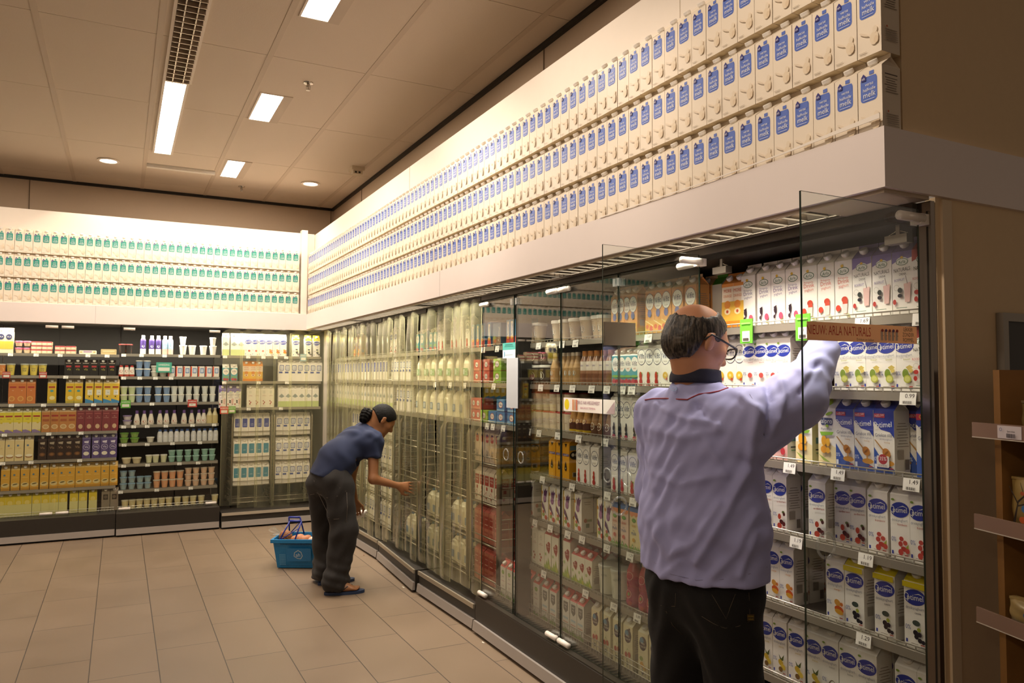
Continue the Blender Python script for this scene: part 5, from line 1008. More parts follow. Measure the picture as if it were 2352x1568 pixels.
rowB('yelp', z[3], [0, 20, 41, 62, 83.5], 1, where=W1('fourth shelf')); rowB('caram', z[3], [105, 125.5, 145.5, 165], 1, where=W1('fourth shelf')); rowB('burg', z[3], [185, 204.5, 224, 243.5, 262.5], 1, where=W1('fourth shelf'))
rowB('creamc', z[4], [0, 22, 44, 66.5], 1, where=W1('fifth shelf')); rowB('brown', z[4], [97, 119, 139, 158, 177.5], 1, where=W1('fifth shelf')); rowB('purp', z[4], [198, 220, 240, 259], 1, where=W1('fifth shelf'))
rowB('yel', z[5], [12, 35, 57, 79, 101.5, 123, 143, 162.5, 182.5, 202, 221.5, 241, 261], 1, where=W1('sixth shelf'))
rowB('yelw', .215, [2, 22, 42, 62, 83, 104, 124, 144, 169, 190, 213], 1, where=W1('bottom deck')); rowB('greyc', .215, [242, 262], 1, where=W1('bottom deck'))
z = BZ2
rowB('dkpot', z[0], [282, 296], 1, where=W2('top shelf')); rowB('sprayp', z[0], [329, 349, 364], 1, where=W2('top shelf')); rowB('sprayb', z[0], [379, 392], 1, where=W2('top shelf')); rowB('tbw', z[0], [421, 442, 468, 490], 1, 0, where=W2('top shelf')); rowB('twb', z[0]+.0945, [421, 490], 1, 0, where=W2('top shelf, upper'))
rowB('rwb', z[1], [278.5, 291, 303.5], 1, where=W2('second shelf')); rowB('tbl2', z[1], [320, 338], 1, 1, where=W2('second shelf')); rowB('tlow', z[1], [356, 375], 1, 1, where=W2('second shelf')); rowB('redbox', z[1], [394, 412, 429, 446, 462.5, 479.5, 496.5], 1, where=W2('second shelf'))
rowB('tgrn', z[2], [284.5, 303], 1, 1, where=W2('third shelf')); rowB('tbl2', z[2], [320, 339, 363.5, 383], 1, 1, where=W2('third shelf')); rowB('tcyan', z[2], [400.5, 416.5, 434, 452, 471, 488.5], 1, 1, where=W2('third shelf'))
rowB('tpur', z[3], [293], 1, 1, where=W2('fourth shelf')); rowB('bpur', z[3], [314.5, 331.5, 347, 367.5, 383, 400.5, 423.5, 441, 457, 469], 1, where=W2('fourth shelf')); rowB('bgls', z[3], [482, 494.5], 1, where=W2('fourth shelf'))
rowB('tgr2', z[4], [285.5, 309.5], 1, 1, where=W2('fifth shelf')); rowB('tlow', z[4], [346], 1, where=W2('fifth shelf')); rowB('bbw', z[4], [368, 380.5, 393, 406, 418, 431, 445, 458, 470.5, 484, 496], 1, where=W2('fifth shelf'))
rowB('tbei', z[5], [291, 314.5], 1, where=W2('sixth shelf')); rowB('tgc', z[5], [342.5, 358.5, 376.5], 1, where=W2('sixth shelf')); rowB('ttea', z[5], [395, 413, 432.5, 451, 471, 488], 1, 1, where=W2('sixth shelf'))
rowB('tblo', z[6], [283.5, 302.5], 1, 2, where=W2('seventh shelf')); rowB('tblo', z[6], [322, 339.5], 1, 1, where=W2('seventh shelf')); rowB('tora', z[6], [360.5, 378.5, 396.5, 414], 1, 1, where=W2('seventh shelf')); rowB('tor3', z[6], [433, 450.5, 469, 486], 1, 2, where=W2('seventh shelf'))
rowB('tcre', .215, [287, 304, 321, 338, 355, 372, 389, 408, 427, 444.5, 463, 494], 1, where=W2('bottom deck'))
z = BZ3
rowB('whmilk', z[0], [519, 538, 554], 1, where=W3('top shelf')); rowB('opla', z[0], [570, 586.5, 602], 1, where=W3('top shelf')); rowB('oran', z[0], [618, 634.5, 650.5], 1, where=W3('top shelf')); rowB('cass', z[0], [680, 708, 727], 1, where=W3('top shelf'))
rowB('vsml', z[1], [519, 538], 1, where=W3('second shelf')); rowB('oran2', z[1], [566, 581.5, 595.5], 1, where=W3('second shelf')); rowB('whblue', z[1], [647, 661, 676, 690, 705, 719, 733], 1, where=W3('second shelf'))
rowB('natp', z[2], [511, 529.5, 545.5], 1, where=W3('third shelf')); rowB('crflo', z[2], [575, 590.5, 606.5, 622], 1, where=W3('third shelf')); rowB('whmilk', z[2], [647, 662.5, 678, 693, 708.5, 724.5], 1, where=W3('third shelf'))
# price tags clipped to the shelf rails
tz = lambda z_: z_-.004
PT = [(0, [1490, 1535, 1323, 1292, 1238, 1198, 1143, 1111, 2035 if False else 1982, 2117], '1.69'), (1, [1878, 2087, 1395, 1360, 1430, 1452, 1280, 1243, 1195, 1135, 1316], '0.99'), (2, [1815, 1926, 2095, 1215, 1239, 1282, 1330, 1391, 1133, 1120, 1157], '1.49'),
      (3, [1190, 1247, 1315, 1396, 1455, 1492, 1830, 1990], '1.19'), (4, [1190, 1230, 1265, 1305, 1338, 1395, 1448, 1985], '1.29'), (5, [1250, 1346, 1411, 1465, 1935], '0.89')]
for si, L, pr in PT:
    for px in L:
        y = yat(px, 2.02, SZ[si]-.02); sh = SR[si] if y < 4.16 else S3[min(si, 2)]
        price_tag(sh, (2.0195, y, SZ[si]-.003), RZ, pr)
for px in (1000, 1035, 1068): price_tag(S3[1], (2.0195, yat(px, 2.02, 1.45), 1.461), RZ, '1.09')
for px, zz in ((1715, 1.725), (1845, 1.725)):
    y = yat(px, 2.012, 1.69)
    q = MB(); q.box((-.030, -.003, -.066), (.030, 0, .022), M('#6fd03a', .5)); q.box((-.018, -.0045, -.060), (.018, -.003, -.022), M('#ece8e0', .5))
    q.decal([('t', .006, -.032, .014, '#2a2422', '1.'), ('r', 0, -.052, .028, .010, '#5a544e'), ('r', 0, .006, .045, .006, '#9be070')], lambda u, v, h: (u, -.0046-h, v), .0002)
    o = q.build('price_holder', SR[0], None, RZ); o.location = Vector((2.012, y, 1.692))-SR[0].matrix_basis.translation-CR.location
for zs, L, shs in ((BZ1, (24, 83, 138, 202, 246), Z1), (BZ1, (151, 190, 237), Z1[1:]), (BZ1, (26, 100, 177, 215), Z1[2:]), (BZ1, (10, 112, 186), Z1[3:]), (BZ1, (6, 71, 183), Z1[4:])):
    zi = BZ1[Z1.index(shs[0])]
    for px in L: price_tag(shs[0], (xat(px, 8.238, zi-.02), 8.2375, zi-.003), 0, '1.09').scale = (.75,)*3
for i, L in enumerate(((284, 325, 378, 415), (284, 321, 357, 393), (349, 440), (284, 307, 338, 381, 442, 492), (285, 338, 396, 459), (284, 339, 412, 455), (277, 360, 438))):
    for px in L: price_tag(Z2[i], (xat(px, 8.238, BZ2[i]-.02), 8.2375, BZ2[i]-.003), 0, '0.79').scale = (.75,)*3
for i, L in enumerate(((517, 570, 605, 633, 657), (515, 594, 659), (571, 645))):
    for px in L: price_tag(Z3[i], (xat(px, 8.238, BZ3[i]-.02), 8.2375, BZ3[i]-.003), 0, '1.19').scale = (.75,)*3
def holder(sh, t, px, zt, Y, col, w_=.062, h_=.06):
    q = MB(); q.box((-w_/2, -.002, -h_), (w_/2, 0, 0), M(col, .5)); q.box((-w_*.36, -.003, -h_*.85), (w_*.36, -.002, -h_*.5), M('#ece4da', .5))
    q.decal([('t', 0, -h_*.25, h_*.28, '#f0ece4', 'AANBIEDING', 0, .6)], lambda u, v, h: (u, -.0021-h, v), .0002)
    o = q.build('price_holder', sh); o.location = Vector((xat(px, Y, zt), Y, zt))-sh.matrix_basis.translation-t.location
holder(Z1[1], B1, 15, 1.530, 8.236, '#b8483a'); holder(Z1[1], B1, 99, 1.530, 8.236, '#b8483a')
holder(Z2[2], B2, 289, 1.262, 8.236, '#5fae3a', .085, .075); holder(Z2[2], B2, 442, 1.262, 8.236, '#c43c30', .085, .075)
holder(Z3[2], B3, 515, 1.190, 8.236, '#cc4030', .080, .075); holder(Z3[2], B3, 533, 1.190, 8.236, '#6fb03a', .07, .07)
holder(Z2[1], B2, 377, 1.63, 8.236, '#4aa890', .14, .10); holder(Z3[0], B3, 697, 1.735, 8.20, '#86a8b0', .065, .075)
holder(S3[2], C3, 975, 1.17+.02, 2.015, '#b04a40') if False else None

# ------------------------------------------------------------------ soft bodies: smooth unions of limbs, meshed on a grid
def V3(*a): return np.array(a, float)
def npv(v): return np.array((v[0], v[1], v[2]), float)
def _unit(v): return v/np.linalg.norm(v)
def field(prims, lo, hi, res, init=.15):
    n = np.ceil((hi-lo)/res).astype(int)+1
    ax = [lo[i]+res*np.arange(n[i]) for i in range(3)]
    Dm = np.full(tuple(n), init)
    for p in prims:
        t = p[0]; sub = t.startswith('-'); t = t.lstrip('-'); k = p[-1]
        if t == 'c': a, b, ra, rb = npv(p[1]), npv(p[2]), p[3], p[4]; R_ = max(ra, rb); bl, bh = np.minimum(a, b)-R_, np.maximum(a, b)+R_
        elif t == 'l': a, b, sd, wa, da, wb_, db = npv(p[1]), npv(p[2]), _unit(npv(p[3])), *p[4:8]; R_ = max(wa, da, wb_, db); bl, bh = np.minimum(a, b)-R_, np.maximum(a, b)+R_
        elif t == 'e': a, rr, Mx = npv(p[1]), npv(p[2]), p[3]; R_ = max(rr); bl, bh = a-R_, a+R_
        m = k+.03
        i0 = np.clip(np.floor((bl-m-lo)/res).astype(int), 0, n-1); i1 = np.clip(np.ceil((bh+m-lo)/res).astype(int)+1, 1, n)
        if np.any(i1 <= i0): continue
        X, Y, Z = np.meshgrid(ax[0][i0[0]:i1[0]], ax[1][i0[1]:i1[1]], ax[2][i0[2]:i1[2]], indexing='ij')
        Q = np.stack([X, Y, Z], -1)
        if t == 'c':
            ab = b-a; L2 = ab@ab; s = np.clip(((Q-a)@ab)/L2, 0, 1); d = np.linalg.norm(Q-a-s[..., None]*ab, axis=-1)-(ra+(rb-ra)*s)
        elif t == 'l':
            ab = b-a; L = np.linalg.norm(ab); u = ab/L; sd = _unit(sd-u*(sd@u)); fd = np.cross(u, sd)
            s0 = ((Q-a)@u)/L; s = np.clip(s0, 0, 1); w_ = wa+(wb_-wa)*s; dd = da+(db-da)*s; mn = np.minimum(w_, dd)
            c = a+s[..., None]*ab; r_ = Q-c
            q = np.sqrt(((r_@sd)/w_)**2+((r_@fd)/dd)**2+((r_@u)/mn)**2); d = (q-1)*mn
        else:
            r_ = (Q-a) if Mx is None else (Q-a)@Mx.T; q = np.linalg.norm(r_/rr, axis=-1); d = (q-1)*min(rr)
        S = np.s_[i0[0]:i1[0], i0[1]:i1[1], i0[2]:i1[2]]; A = Dm[S]
        if sub:
            h = np.maximum(k-np.abs(A+d), 0)/max(k, 1e-6); Dm[S] = np.maximum(A, -d)+h*h*k/4
        else:
            h = np.maximum(k-np.abs(A-d), 0)/max(k, 1e-6); Dm[S] = np.minimum(A, d)-h*h*k/4
    return Dm, ax
def nets(Dm, lo, res):
    n = Dm.shape; s = Dm < 0
    idx = -np.ones((n[0]-1, n[1]-1, n[2]-1), int)
    cnt = np.zeros(idx.shape, int); acc = np.zeros(idx.shape+(3,))
    cor = [(i, j, k) for i in (0, 1) for j in (0, 1) for k in (0, 1)]
    def cs(a, c): return a[c[0]:n[0]-1+c[0], c[1]:n[1]-1+c[1], c[2]:n[2]-1+c[2]]
    for c0 in cor:
        for axx in range(3):
            if c0[axx]: continue
            c1 = list(c0); c1[axx] = 1; d0, d1 = cs(Dm, c0), cs(Dm, c1); cr = (d0 < 0) != (d1 < 0)
            t = np.where(cr, d0/np.where(cr, d0-d1, 1), 0)
            for a_ in range(3): acc[..., a_] += np.where(cr, c0[a_]+(t if a_ == axx else 0), 0)
            cnt += cr
    act = cnt > 0; idx[act] = np.arange(act.sum())
    g = np.argwhere(act); V = lo+res*(g+acc[act]/cnt[act][:, None])
    F = []
    for axx in range(3):
        o1, o2 = [(1, 2), (2, 0), (0, 1)][axx]
        sl0 = [slice(0, None)]*3; a0 = [slice(None)]*3; a1 = [slice(None)]*3
        a0[axx] = slice(0, n[axx]-1); a1[axx] = slice(1, n[axx]); cr = s[tuple(a0)] != s[tuple(a1)]; ins = s[tuple(a0)]
        e = np.argwhere(cr); ok = (e[:, o1] > 0) & (e[:, o2] > 0) & (e[:, o1] < n[o1]-1) & (e[:, o2] < n[o2]-1); e = e[ok]
        inn = ins[tuple(e.T)]
        def at_(d1, d2):
            q = e.copy(); q[:, o1] -= d1; q[:, o2] -= d2; return idx[tuple(q.T)]
        q = np.stack([at_(1, 1), at_(0, 1), at_(0, 0), at_(1, 0)], 1); q[~inn] = q[~inn][:, ::-1]; F.append(q)
    return V, np.concatenate(F)
def soft(name, prims, res, m, parent=None, cut=None, disp=None, smooth=2, pad=.03):
    pts = []
    for p in prims:
        if p[0].startswith('-'): continue
        if p[0] == 'c': r_ = max(p[3], p[4]); pts += [npv(p[1])-r_, npv(p[1])+r_, npv(p[2])-r_, npv(p[2])+r_]
        elif p[0] == 'l': r_ = max(p[4:8]); pts += [npv(p[1])-r_, npv(p[1])+r_, npv(p[2])-r_, npv(p[2])+r_]
        else: r_ = max(p[2]); pts += [npv(p[1])-r_, npv(p[1])+r_]
    lo = np.min(pts, 0)-pad; hi = np.max(pts, 0)+pad
    Dm, ax = field(prims, lo, hi, res)
    if cut is not None:
        X, Y, Z = np.meshgrid(*ax, indexing='ij'); Dm = np.maximum(Dm, cut(X, Y, Z))
    Vt, F = nets(Dm, lo, res)
    # light smoothing
    for _ in range(smooth):
        sm = np.zeros_like(Vt); c = np.zeros(len(Vt))
        for a_, b_ in ((0, 1), (1, 2), (2, 3), (3, 0)):
            np.add.at(sm, F[:, a_], Vt[F[:, b_]]); np.add.at(c, F[:, a_], 1); np.add.at(sm, F[:, b_], Vt[F[:, a_]]); np.add.at(c, F[:, b_], 1)
        Vt = Vt*.5+.5*sm/np.maximum(c, 1)[:, None]
    if disp is not None:
        nrm = np.zeros_like(Vt); fn = np.cross(Vt[F[:, 2]]-Vt[F[:, 0]], Vt[F[:, 3]]-Vt[F[:, 1]])
        for a_ in range(4): np.add.at(nrm, F[:, a_], fn)
        nrm /= np.maximum(np.linalg.norm(nrm, axis=1), 1e-9)[:, None]
        Vt = Vt+nrm*disp(Vt, nrm)[:, None]
    me = bpy.data.meshes.new(name); off = npv(parent.location) if parent is not None and parent.parent is None else (V3(0, 0, 0) if parent is None else V3(0, 0, 0))
    base = Vt
    me.from_pydata((base-off).tolist() if parent is not None else base.tolist(), [], F.tolist()); me.materials.append(m)
    me.polygons.foreach_set('use_smooth', [True]*len(F)); me.update()
    o = bpy.data.objects.new(name, me); COL.objects.link(o)
    if parent is not None: o.parent = parent
    return o, Vt, F
from mathutils.bvhtree import BVHTree
def hit(bvh, px, py, lift=0):
    d = ray(px, py).normalized(); r_ = bvh.ray_cast(Vector((0, 0, CAM_H)), d)
    if r_[0] is None: return None
    return r_[0]+r_[1]*lift*(1 if r_[1].dot(d) < 0 else -1)
def W_(o): return o   # readability only
def wtube(name, pts, r_, m, parent, n=6):
    q = MB(); q.tube([p for p in pts if p is not None], r_, m, n); o = q.build(name, parent); o.location = -Vector(parent.location); return o

def cloth(c, rough=.85, weave=500, bump=.25, noise=.12, nscale=6):
    m = bpy.data.materials.new('cloth'); m.use_nodes = True; nt = m.node_tree; N = nt.nodes; L = nt.links; b = N['Principled BSDF']
    tc = N.new('ShaderNodeTexCoord'); n1 = N.new('ShaderNodeTexNoise'); n1.inputs['Scale'].default_value = nscale; n1.inputs['Detail'].default_value = 5
    n2 = N.new('ShaderNodeTexNoise'); n2.inputs['Scale'].default_value = weave
    for n_ in (n1, n2): L.new(tc.outputs['Object'], n_.inputs['Vector'])
    mx = N.new('ShaderNodeMix'); mx.data_type = 'RGBA'; col = lin(c)
    mx.inputs[6].default_value = (*[x*(1-noise) for x in col], 1); mx.inputs[7].default_value = (*[min(1, x*(1+noise)) for x in col], 1)
    L.new(n1.outputs[0], mx.inputs[0]); L.new(mx.outputs[2], b.inputs['Base Color']); b.inputs['Roughness'].default_value = rough
    bp = N.new('ShaderNodeBump'); bp.inputs['Strength'].default_value = bump; bp.inputs['Distance'].default_value = .002
    L.new(n2.outputs[0], bp.inputs['Height']); L.new(bp.outputs[0], b.inputs['Normal'])
    b.inputs['Sheen Weight'].default_value = .03
    return m
def hairmat(c1, c2, sc=(90, 90, 9)):
    m = bpy.data.materials.new('hair'); m.use_nodes = True; nt = m.node_tree; N = nt.nodes; L = nt.links; b = N['Principled BSDF']
    tc = N.new('ShaderNodeTexCoord'); mp = N.new('ShaderNodeMapping'); mp.inputs['Scale'].default_value = sc; n1 = N.new('ShaderNodeTexNoise'); n1.inputs['Scale'].default_value = 2.2; n1.inputs['Detail'].default_value = 8
    L.new(tc.outputs['Object'], mp.inputs[0]); L.new(mp.outputs[0], n1.inputs['Vector'])
    cr = N.new('ShaderNodeValToRGB'); cr.color_ramp.elements[0].position = .42; cr.color_ramp.elements[0].color = (*lin(c1), 1); cr.color_ramp.elements[1].position = .66; cr.color_ramp.elements[1].color = (*lin(c2), 1)
    L.new(n1.outputs[0], cr.inputs[0]); L.new(cr.outputs[0], b.inputs['Base Color']); b.inputs['Roughness'].default_value = .45
    bp = N.new('ShaderNodeBump'); bp.inputs['Strength'].default_value = .8; bp.inputs['Distance'].default_value = .004
    L.new(n1.outputs[0], bp.inputs['Height']); L.new(bp.outputs[0], b.inputs['Normal']); return m
def skinmat(c):
    m = M(c, .5, 0, .10, 22, .1).copy(); b = m.node_tree.nodes['Principled BSDF']; b.inputs['Subsurface Weight'].default_value = .12; b.inputs['Subsurface Radius'].default_value = (.012, .005, .003); return m

def head_prims(O, Fd, Up, Rt, s=1.0, k=.02):
    """O centre of the skull, Fd face direction, Up crown direction, Rt the person's right"""
    O, Fd, Up, Rt = map(npv, (O, Fd, Up, Rt)); Mx = np.stack([Rt, Fd, Up])
    q = lambda r_, f_, u_: O+(Rt*r_+Fd*f_+Up*u_)*s
    pr = [('e', q(0, -.012, .022), V3(.077, .097, .088)*s, Mx, k), ('e', q(0, .030, -.030), V3(.060, .066, .080)*s, Mx, k), ('e', q(0, .036, -.082), V3(.045, .048, .034)*s, Mx, .03*s),
          ('e', q(0, .078, -.105), V3(.020, .016, .014)*s, Mx, .02*s), ('c', q(-.03, .078, .018), q(.03, .078, .018), .010*s, .010*s, .02*s),
          ('c', q(0, .088, .010), q(0, .108, -.030), .007*s, .012*s, .012*s), ('e', q(.010, .100, -.034), V3(.008, .010, .007)*s, Mx, .008*s), ('e', q(-.010, .100, -.034), V3(.008, .010, .007)*s, Mx, .008*s),
          ('e', q(.040, .058, -.020), V3(.022, .022, .020)*s, Mx, .02*s), ('e', q(-.040, .058, -.020), V3(.022, .022, .020)*s, Mx, .02*s),
          ('-e', q(.031, .096, .000), V3(.018, .014, .012)*s, Mx, .012*s), ('-e', q(-.031, .096, .000), V3(.018, .014, .012)*s, Mx, .012*s),
          ('e', q(.031, .078, -.001), V3(.0125, .0125, .011)*s, Mx, .003), ('e', q(-.031, .078, -.001), V3(.0125, .0125, .011)*s, Mx, .003),
          ('c', q(-.018, .086, -.062), q(.018, .086, -.062), .0055*s, .0055*s, .006), ('c', q(-.014, .085, -.072), q(.014, .085, -.072), .0065*s, .0065*s, .006), ('-c', q(-.022, .096, -.067), q(.022, .096, -.067), .003*s, .003*s, .003)]
    for sg in (1, -1):
        pr += [('e', q(sg*.080, -.006, -.012), V3(.008, .017, .030)*s, Mx, .006), ('c', q(sg*.083, -.020, .008), q(sg*.084, -.002, .018), .0045*s, .0045*s, .004), ('c', q(sg*.083, -.020, .008), q(sg*.082, -.014, -.030), .0045*s, .004*s, .004), ('-e', q(sg*.090, .000, -.008), V3(.007, .008, .016)*s, Mx, .004)]
    return pr, q
def hand_prims(wr, dr, pn, sg, curl=.35, s=1.0, spread=.12):
    """wr wrist, dr finger direction, pn palm normal (out of the palm), sg thumb side (+1/-1 along dr x pn)"""
    wr, dr, pn = npv(wr), _unit(npv(dr)), npv(pn); pn = _unit(pn-dr*(pn@dr)); sd = np.cross(dr, pn)*sg
    Mx = np.stack([sd, dr, pn]); o = lambda a_, b_, c_: wr+(sd*a_+dr*b_+pn*c_)*s
    pr = [('l', o(0, .01, 0), o(0, .075, 0), sd, .026*s, .017*s, .040*s, .013*s, .015)]
    for i, (a_, L) in enumerate(((.030, .072), (.010, .080), (-.010, .075), (-.029, .058))):
        p0 = o(a_, .075, 0); an = curl*.5; seg = [L*.45, L*.32, L*.25]; d_ = dr+sd*spread*(a_/.03)
        for j, sl in enumerate(seg):
            dv = _unit(d_)*math.cos(an)+pn*math.sin(an); p1 = p0+dv*sl*s; r0 = (.0085-.0008*j)*s; pr.append(('c', p0, p1, r0, r0*.93, .004)); p0 = p1; an += curl*(1+.15*i)
    p0 = o(.022, .018, .004); p1 = o(.050, .045, .014); p2 = o(.056, .075, .022); p3 = o(.052, .098, .026)
    pr += [('c', p0, p1, .014*s, .011*s, .012), ('c', p1, p2, .0105*s, .0095*s, .005), ('c', p2, p3, .0095*s, .008*s, .004)]
    return pr

# ------------------------------------------------------------------ the man in the lilac jacket
SKIN1 = skinmat('#b9825f')
az = math.radians(80); mf = Vector((math.sin(az), math.cos(az), 0)); mr = Vector((math.sin(az+PI/2), math.cos(az+PI/2), 0)); MC = Vector((1.600, 1.825, 0))
def m3(a, b, z): return MC+mr*a+mf*b+Vector((0, 0, z))
man = empty('person', (MC.x, MC.y, 0)); tag(man, 'balding man in a lilac work jacket seen from behind, reaching into the open cooler', 'person')
hz = math.radians(98); hp = math.radians(22); hf0 = Vector((math.sin(hz), math.cos(hz), 0)); hr = Vector((math.sin(hz+PI/2), math.cos(hz+PI/2), 0))
hF = hf0*math.cos(hp)-Vector((0, 0, math.sin(hp))); hU = Vector((0, 0, math.cos(hp)))+hf0*math.sin(hp)
HO = P(1603, 783, 2.37)
hpz, hq = head_prims(HO, hF, hU, hr, 1.0)
neck = P(1600, 880, 2.37)
Sr, Sl = m3(.175, 0, 1.385), m3(-.175, 0, 1.385)
Wr = Vector((1.952, 1.664, 1.590)); El = (Sr+Wr)/2+Vector((-.01, -.035, -.045))
Ll = m3(-.23, .04, 1.13); Lw = m3(-.16, .20, 1.16)
bp = hpz+[('l', neck-Vector((0, 0, .05)), HO-hU*.05-hF*.02, mr, .060, .060, .054, .058, .03), ('l', m3(0, 0, .98), m3(0, 0, 1.30), mr, .15, .10, .17, .11, .05), ('c', Sl, Sr, .055, .055, .06),
          ('c', Sr, El, .050, .040, .03), ('c', El, Wr, .040, .028, .02), ('c', Sl, Ll, .048, .040, .03), ('c', Ll, Lw, .038, .027, .02),
          ('c', m3(.09, 0, .92), m3(.10, .03, .50), .078, .055, .05), ('c', m3(.10, .03, .50), m3(.11, -.01, .10), .052, .036, .03), ('c', m3(-.09, 0, .92), m3(-.11, .02, .50), .078, .055, .05), ('c', m3(-.11, .02, .50), m3(-.13, -.02, .10), .052, .036, .03),
          ('l', m3(.11, -.03, .05), m3(.125, .13, .04), mr, .035, .03, .038, .022, .03), ('l', m3(-.13, -.04, .05), m3(-.15, .12, .04), mr, .035, .03, .038, .022, .03)]
bp += hand_prims(Wr, (.40, .88, .05), (.9, -.4, -.1), 1, .25)+hand_prims(Lw, tuple(mf+Vector((0, 0, .2))), (0, 0, -1), -1, .5)
soft('body', bp, .0055, SKIN1, man)
# hair: a cap around the skull, open at the crown and over the face
_O, _F, _U, _R = map(npv, (HO, hF, hU, hr))
def haircut(X, Y, Z):
    Q = np.stack([X, Y, Z], -1)-_O; f_ = Q@_F; u_ = Q@_U; r_ = Q@_R
    face = f_-.030-.50*np.maximum(u_-.02, 0)-.0*r_          # hair stops at the temples
    low = -(u_+.106+.25*np.maximum(f_, 0))  # nape line
    low2 = -(u_-.004+.0*f_) - 10*np.maximum(-(f_+.024), 0)    # in front of the ear only above it
    bald = .075-np.sqrt((f_+.058)**2+(u_-.098)**2+((r_-.002)*.9)**2)
    wob = .0025*np.sin(X*170+Z*90)*np.sin(Y*190); face = face+wob; low = low+wob; bald = bald+wob
    return np.maximum.reduce([face, low, low2, bald])
Mh = np.stack([_R, _F, _U])
soft('hair', [('e', _O+_U*.021-_F*.013, V3(.083, .103, .092), Mh, .01), ('e', _O-_U*.030-_F*.045, V3(.066, .066, .060), Mh, .03)], .0045, hairmat('#120d09', '#5c5144', (60, 60, 8)), man, haircut, lambda V, n_: .0012*np.sin(V[:, 0]*900+V[:, 1]*700)*np.sin(V[:, 2]*500), smooth=1)
# glasses
q = MB(); G_ = M('#15130f', .3)
for sg in (1, -1):
    c0 = hq(sg*.031, .106, -.001); pts = [c0+(_R*.026*math.copysign(abs(math.cos(a))**.7, math.cos(a))+_U*.017*math.copysign(abs(math.sin(a))**.7, math.sin(a))) for a in [2*PI*k/24 for k in range(24)]]
    q.tube([Vector(p) for p in pts], .0026, G_, 6, True)
    q.tube([Vector(hq(sg*.060, .104, .006)), Vector(hq(sg*.078, .090, .008)), Vector(hq(sg*.0845, .03, .010)), Vector(hq(sg*.086, -.012, .012)), Vector(hq(sg*.082, -.028, -.010))], .0032, G_, 6)
q.tube([Vector(hq(-.008, .108, .002)), Vector(hq(0, .112, .006)), Vector(hq(.008, .108, .002))], .0022, G_, 6)
gl_ = wb(q, 'glasses', man)
q = MB()
for sg in (1, -1):
    c0 = hq(sg*.031, .106, -.001); q.add([Vector(c0+(_R*.025*math.cos(a)+_U*.016*math.sin(a))) for a in [2*PI*k/20 for k in range(20)]], [tuple(range(20))], LENS)
o = q.build('lens', gl_); o.location = (0, 0, 0)
# jacket with folds
folds = [([(1738, 940), (1722, 1060), (1672, 1170), (1600, 1290)], .016, 12), ([(1500, 985), (1575, 1005), (1655, 985)], .009, 11), ([(1495, 1195), (1540, 1275), (1600, 1240), (1650, 1160)], .011, 13), ([(1735, 1225), (1700, 1320)], .010, 10),
         ([(1510, 930), (1570, 962), (1650, 975)], .008, 9), ([(1500, 1085), (1560, 1112), (1650, 1090)], .008, 11), ([(1620, 1010), (1668, 1090)], .006, 10), ([(1520, 1330), (1560, 1290)], .008, 10), ([(1640, 1320), (1690, 1270), (1735, 1180)], .009, 12),
         ([(1752, 862), (1772, 920), (1762, 1000)], -.014, 8), ([(1785, 850), (1800, 905), (1785, 965)], .010, 9), ([(1815, 835), (1850, 862), (1880, 850)], .008, 8), ([(1840, 900), (1880, 835)], -.008, 7), ([(1655, 880), (1700, 905), (1745, 950)], .008, 9), ([(1610, 895), (1600, 925), (1620, 950)], -.006, 8), ([(1490, 1010), (1500, 1120)], .006, 9)]
Rn, Un, Fn = npv(Rv), npv(Uv), npv(Fv)
def jdisp(V, nr):
    Q = V-V3(0, 0, CAM_H); f_ = Q@Fn; px = 1176+FPX*(Q@Rn)/f_; py = 784-FPX*(Q@Un)/f_; vis = np.clip(-(nr@Fn)*2, 0, 1); out = np.zeros(len(V))
    for pl, amp, wd in folds:
        dmin = np.full(len(V), 1e9)
        for (x0, y0), (x1, y1) in zip(pl, pl[1:]):
            dx, dy = x1-x0, y1-y0; s = np.clip(((px-x0)*dx+(py-y0)*dy)/(dx*dx+dy*dy), 0, 1); dmin = np.minimum(dmin, np.hypot(px-x0-s*dx, py-y0-s*dy))
        out += amp*np.exp(-(dmin/wd)**2)
    n_ = .0045*np.sin(V[:, 2]*34+6*np.sin(V[:, 1]*17+V[:, 0]*9))*np.sin(V[:, 1]*23+3*np.sin(V[:, 2]*15)); n2 = .002*np.sin(V[:, 2]*80+V[:, 1]*60)*np.sin(V[:, 1]*71-V[:, 0]*40)
    return out*vis+n_+n2
def hem(X, Y, Z):
    a_ = (X-MC.x)*mr.x+(Y-MC.y)*mr.y
    return (.905+.10*np.abs(a_-.02)**1.5)-Z
JK = cloth('#a8aadc', .75, 700, .15, .05)
jp = [('l', m3(.0, -.005, .84), m3(0, -.01, 1.06), mr, .218, .152, .205, .142, .04), ('l', m3(0, -.01, 1.06), m3(0, -.01, 1.30), mr, .205, .140, .195, .125, .05), ('c', Sl+Vector((0, 0, -.01)), Sr+Vector((0, 0, -.01)), .072, .072, .07),
      ('l', m3(-.07, .0, 1.40), m3(.07, .0, 1.40), mf, .07, .06, .07, .06, .05), ('c', neck-Vector((0, 0, .045)), neck-Vector((0, 0, .020)), .078, .070, .05),
      ('c', Sr, El, .082, .078, .05), ('c', El, Wr-Vector((.015, .002, .005)), .078, .050, .04), ('c', Sr+Vector((0, 0, -.05)), El+Vector((0, 0, -.03)), .06, .05, .05), ('c', Sl, Ll, .070, .062, .05), ('c', Ll, Lw, .060, .045, .04)]
jo, jV, jF = soft('jacket', jp, .0062, JK, man, hem, jdisp)
jb = BVHTree.FromPolygons([Vector(v) for v in jV], [tuple(f) for f in jF])
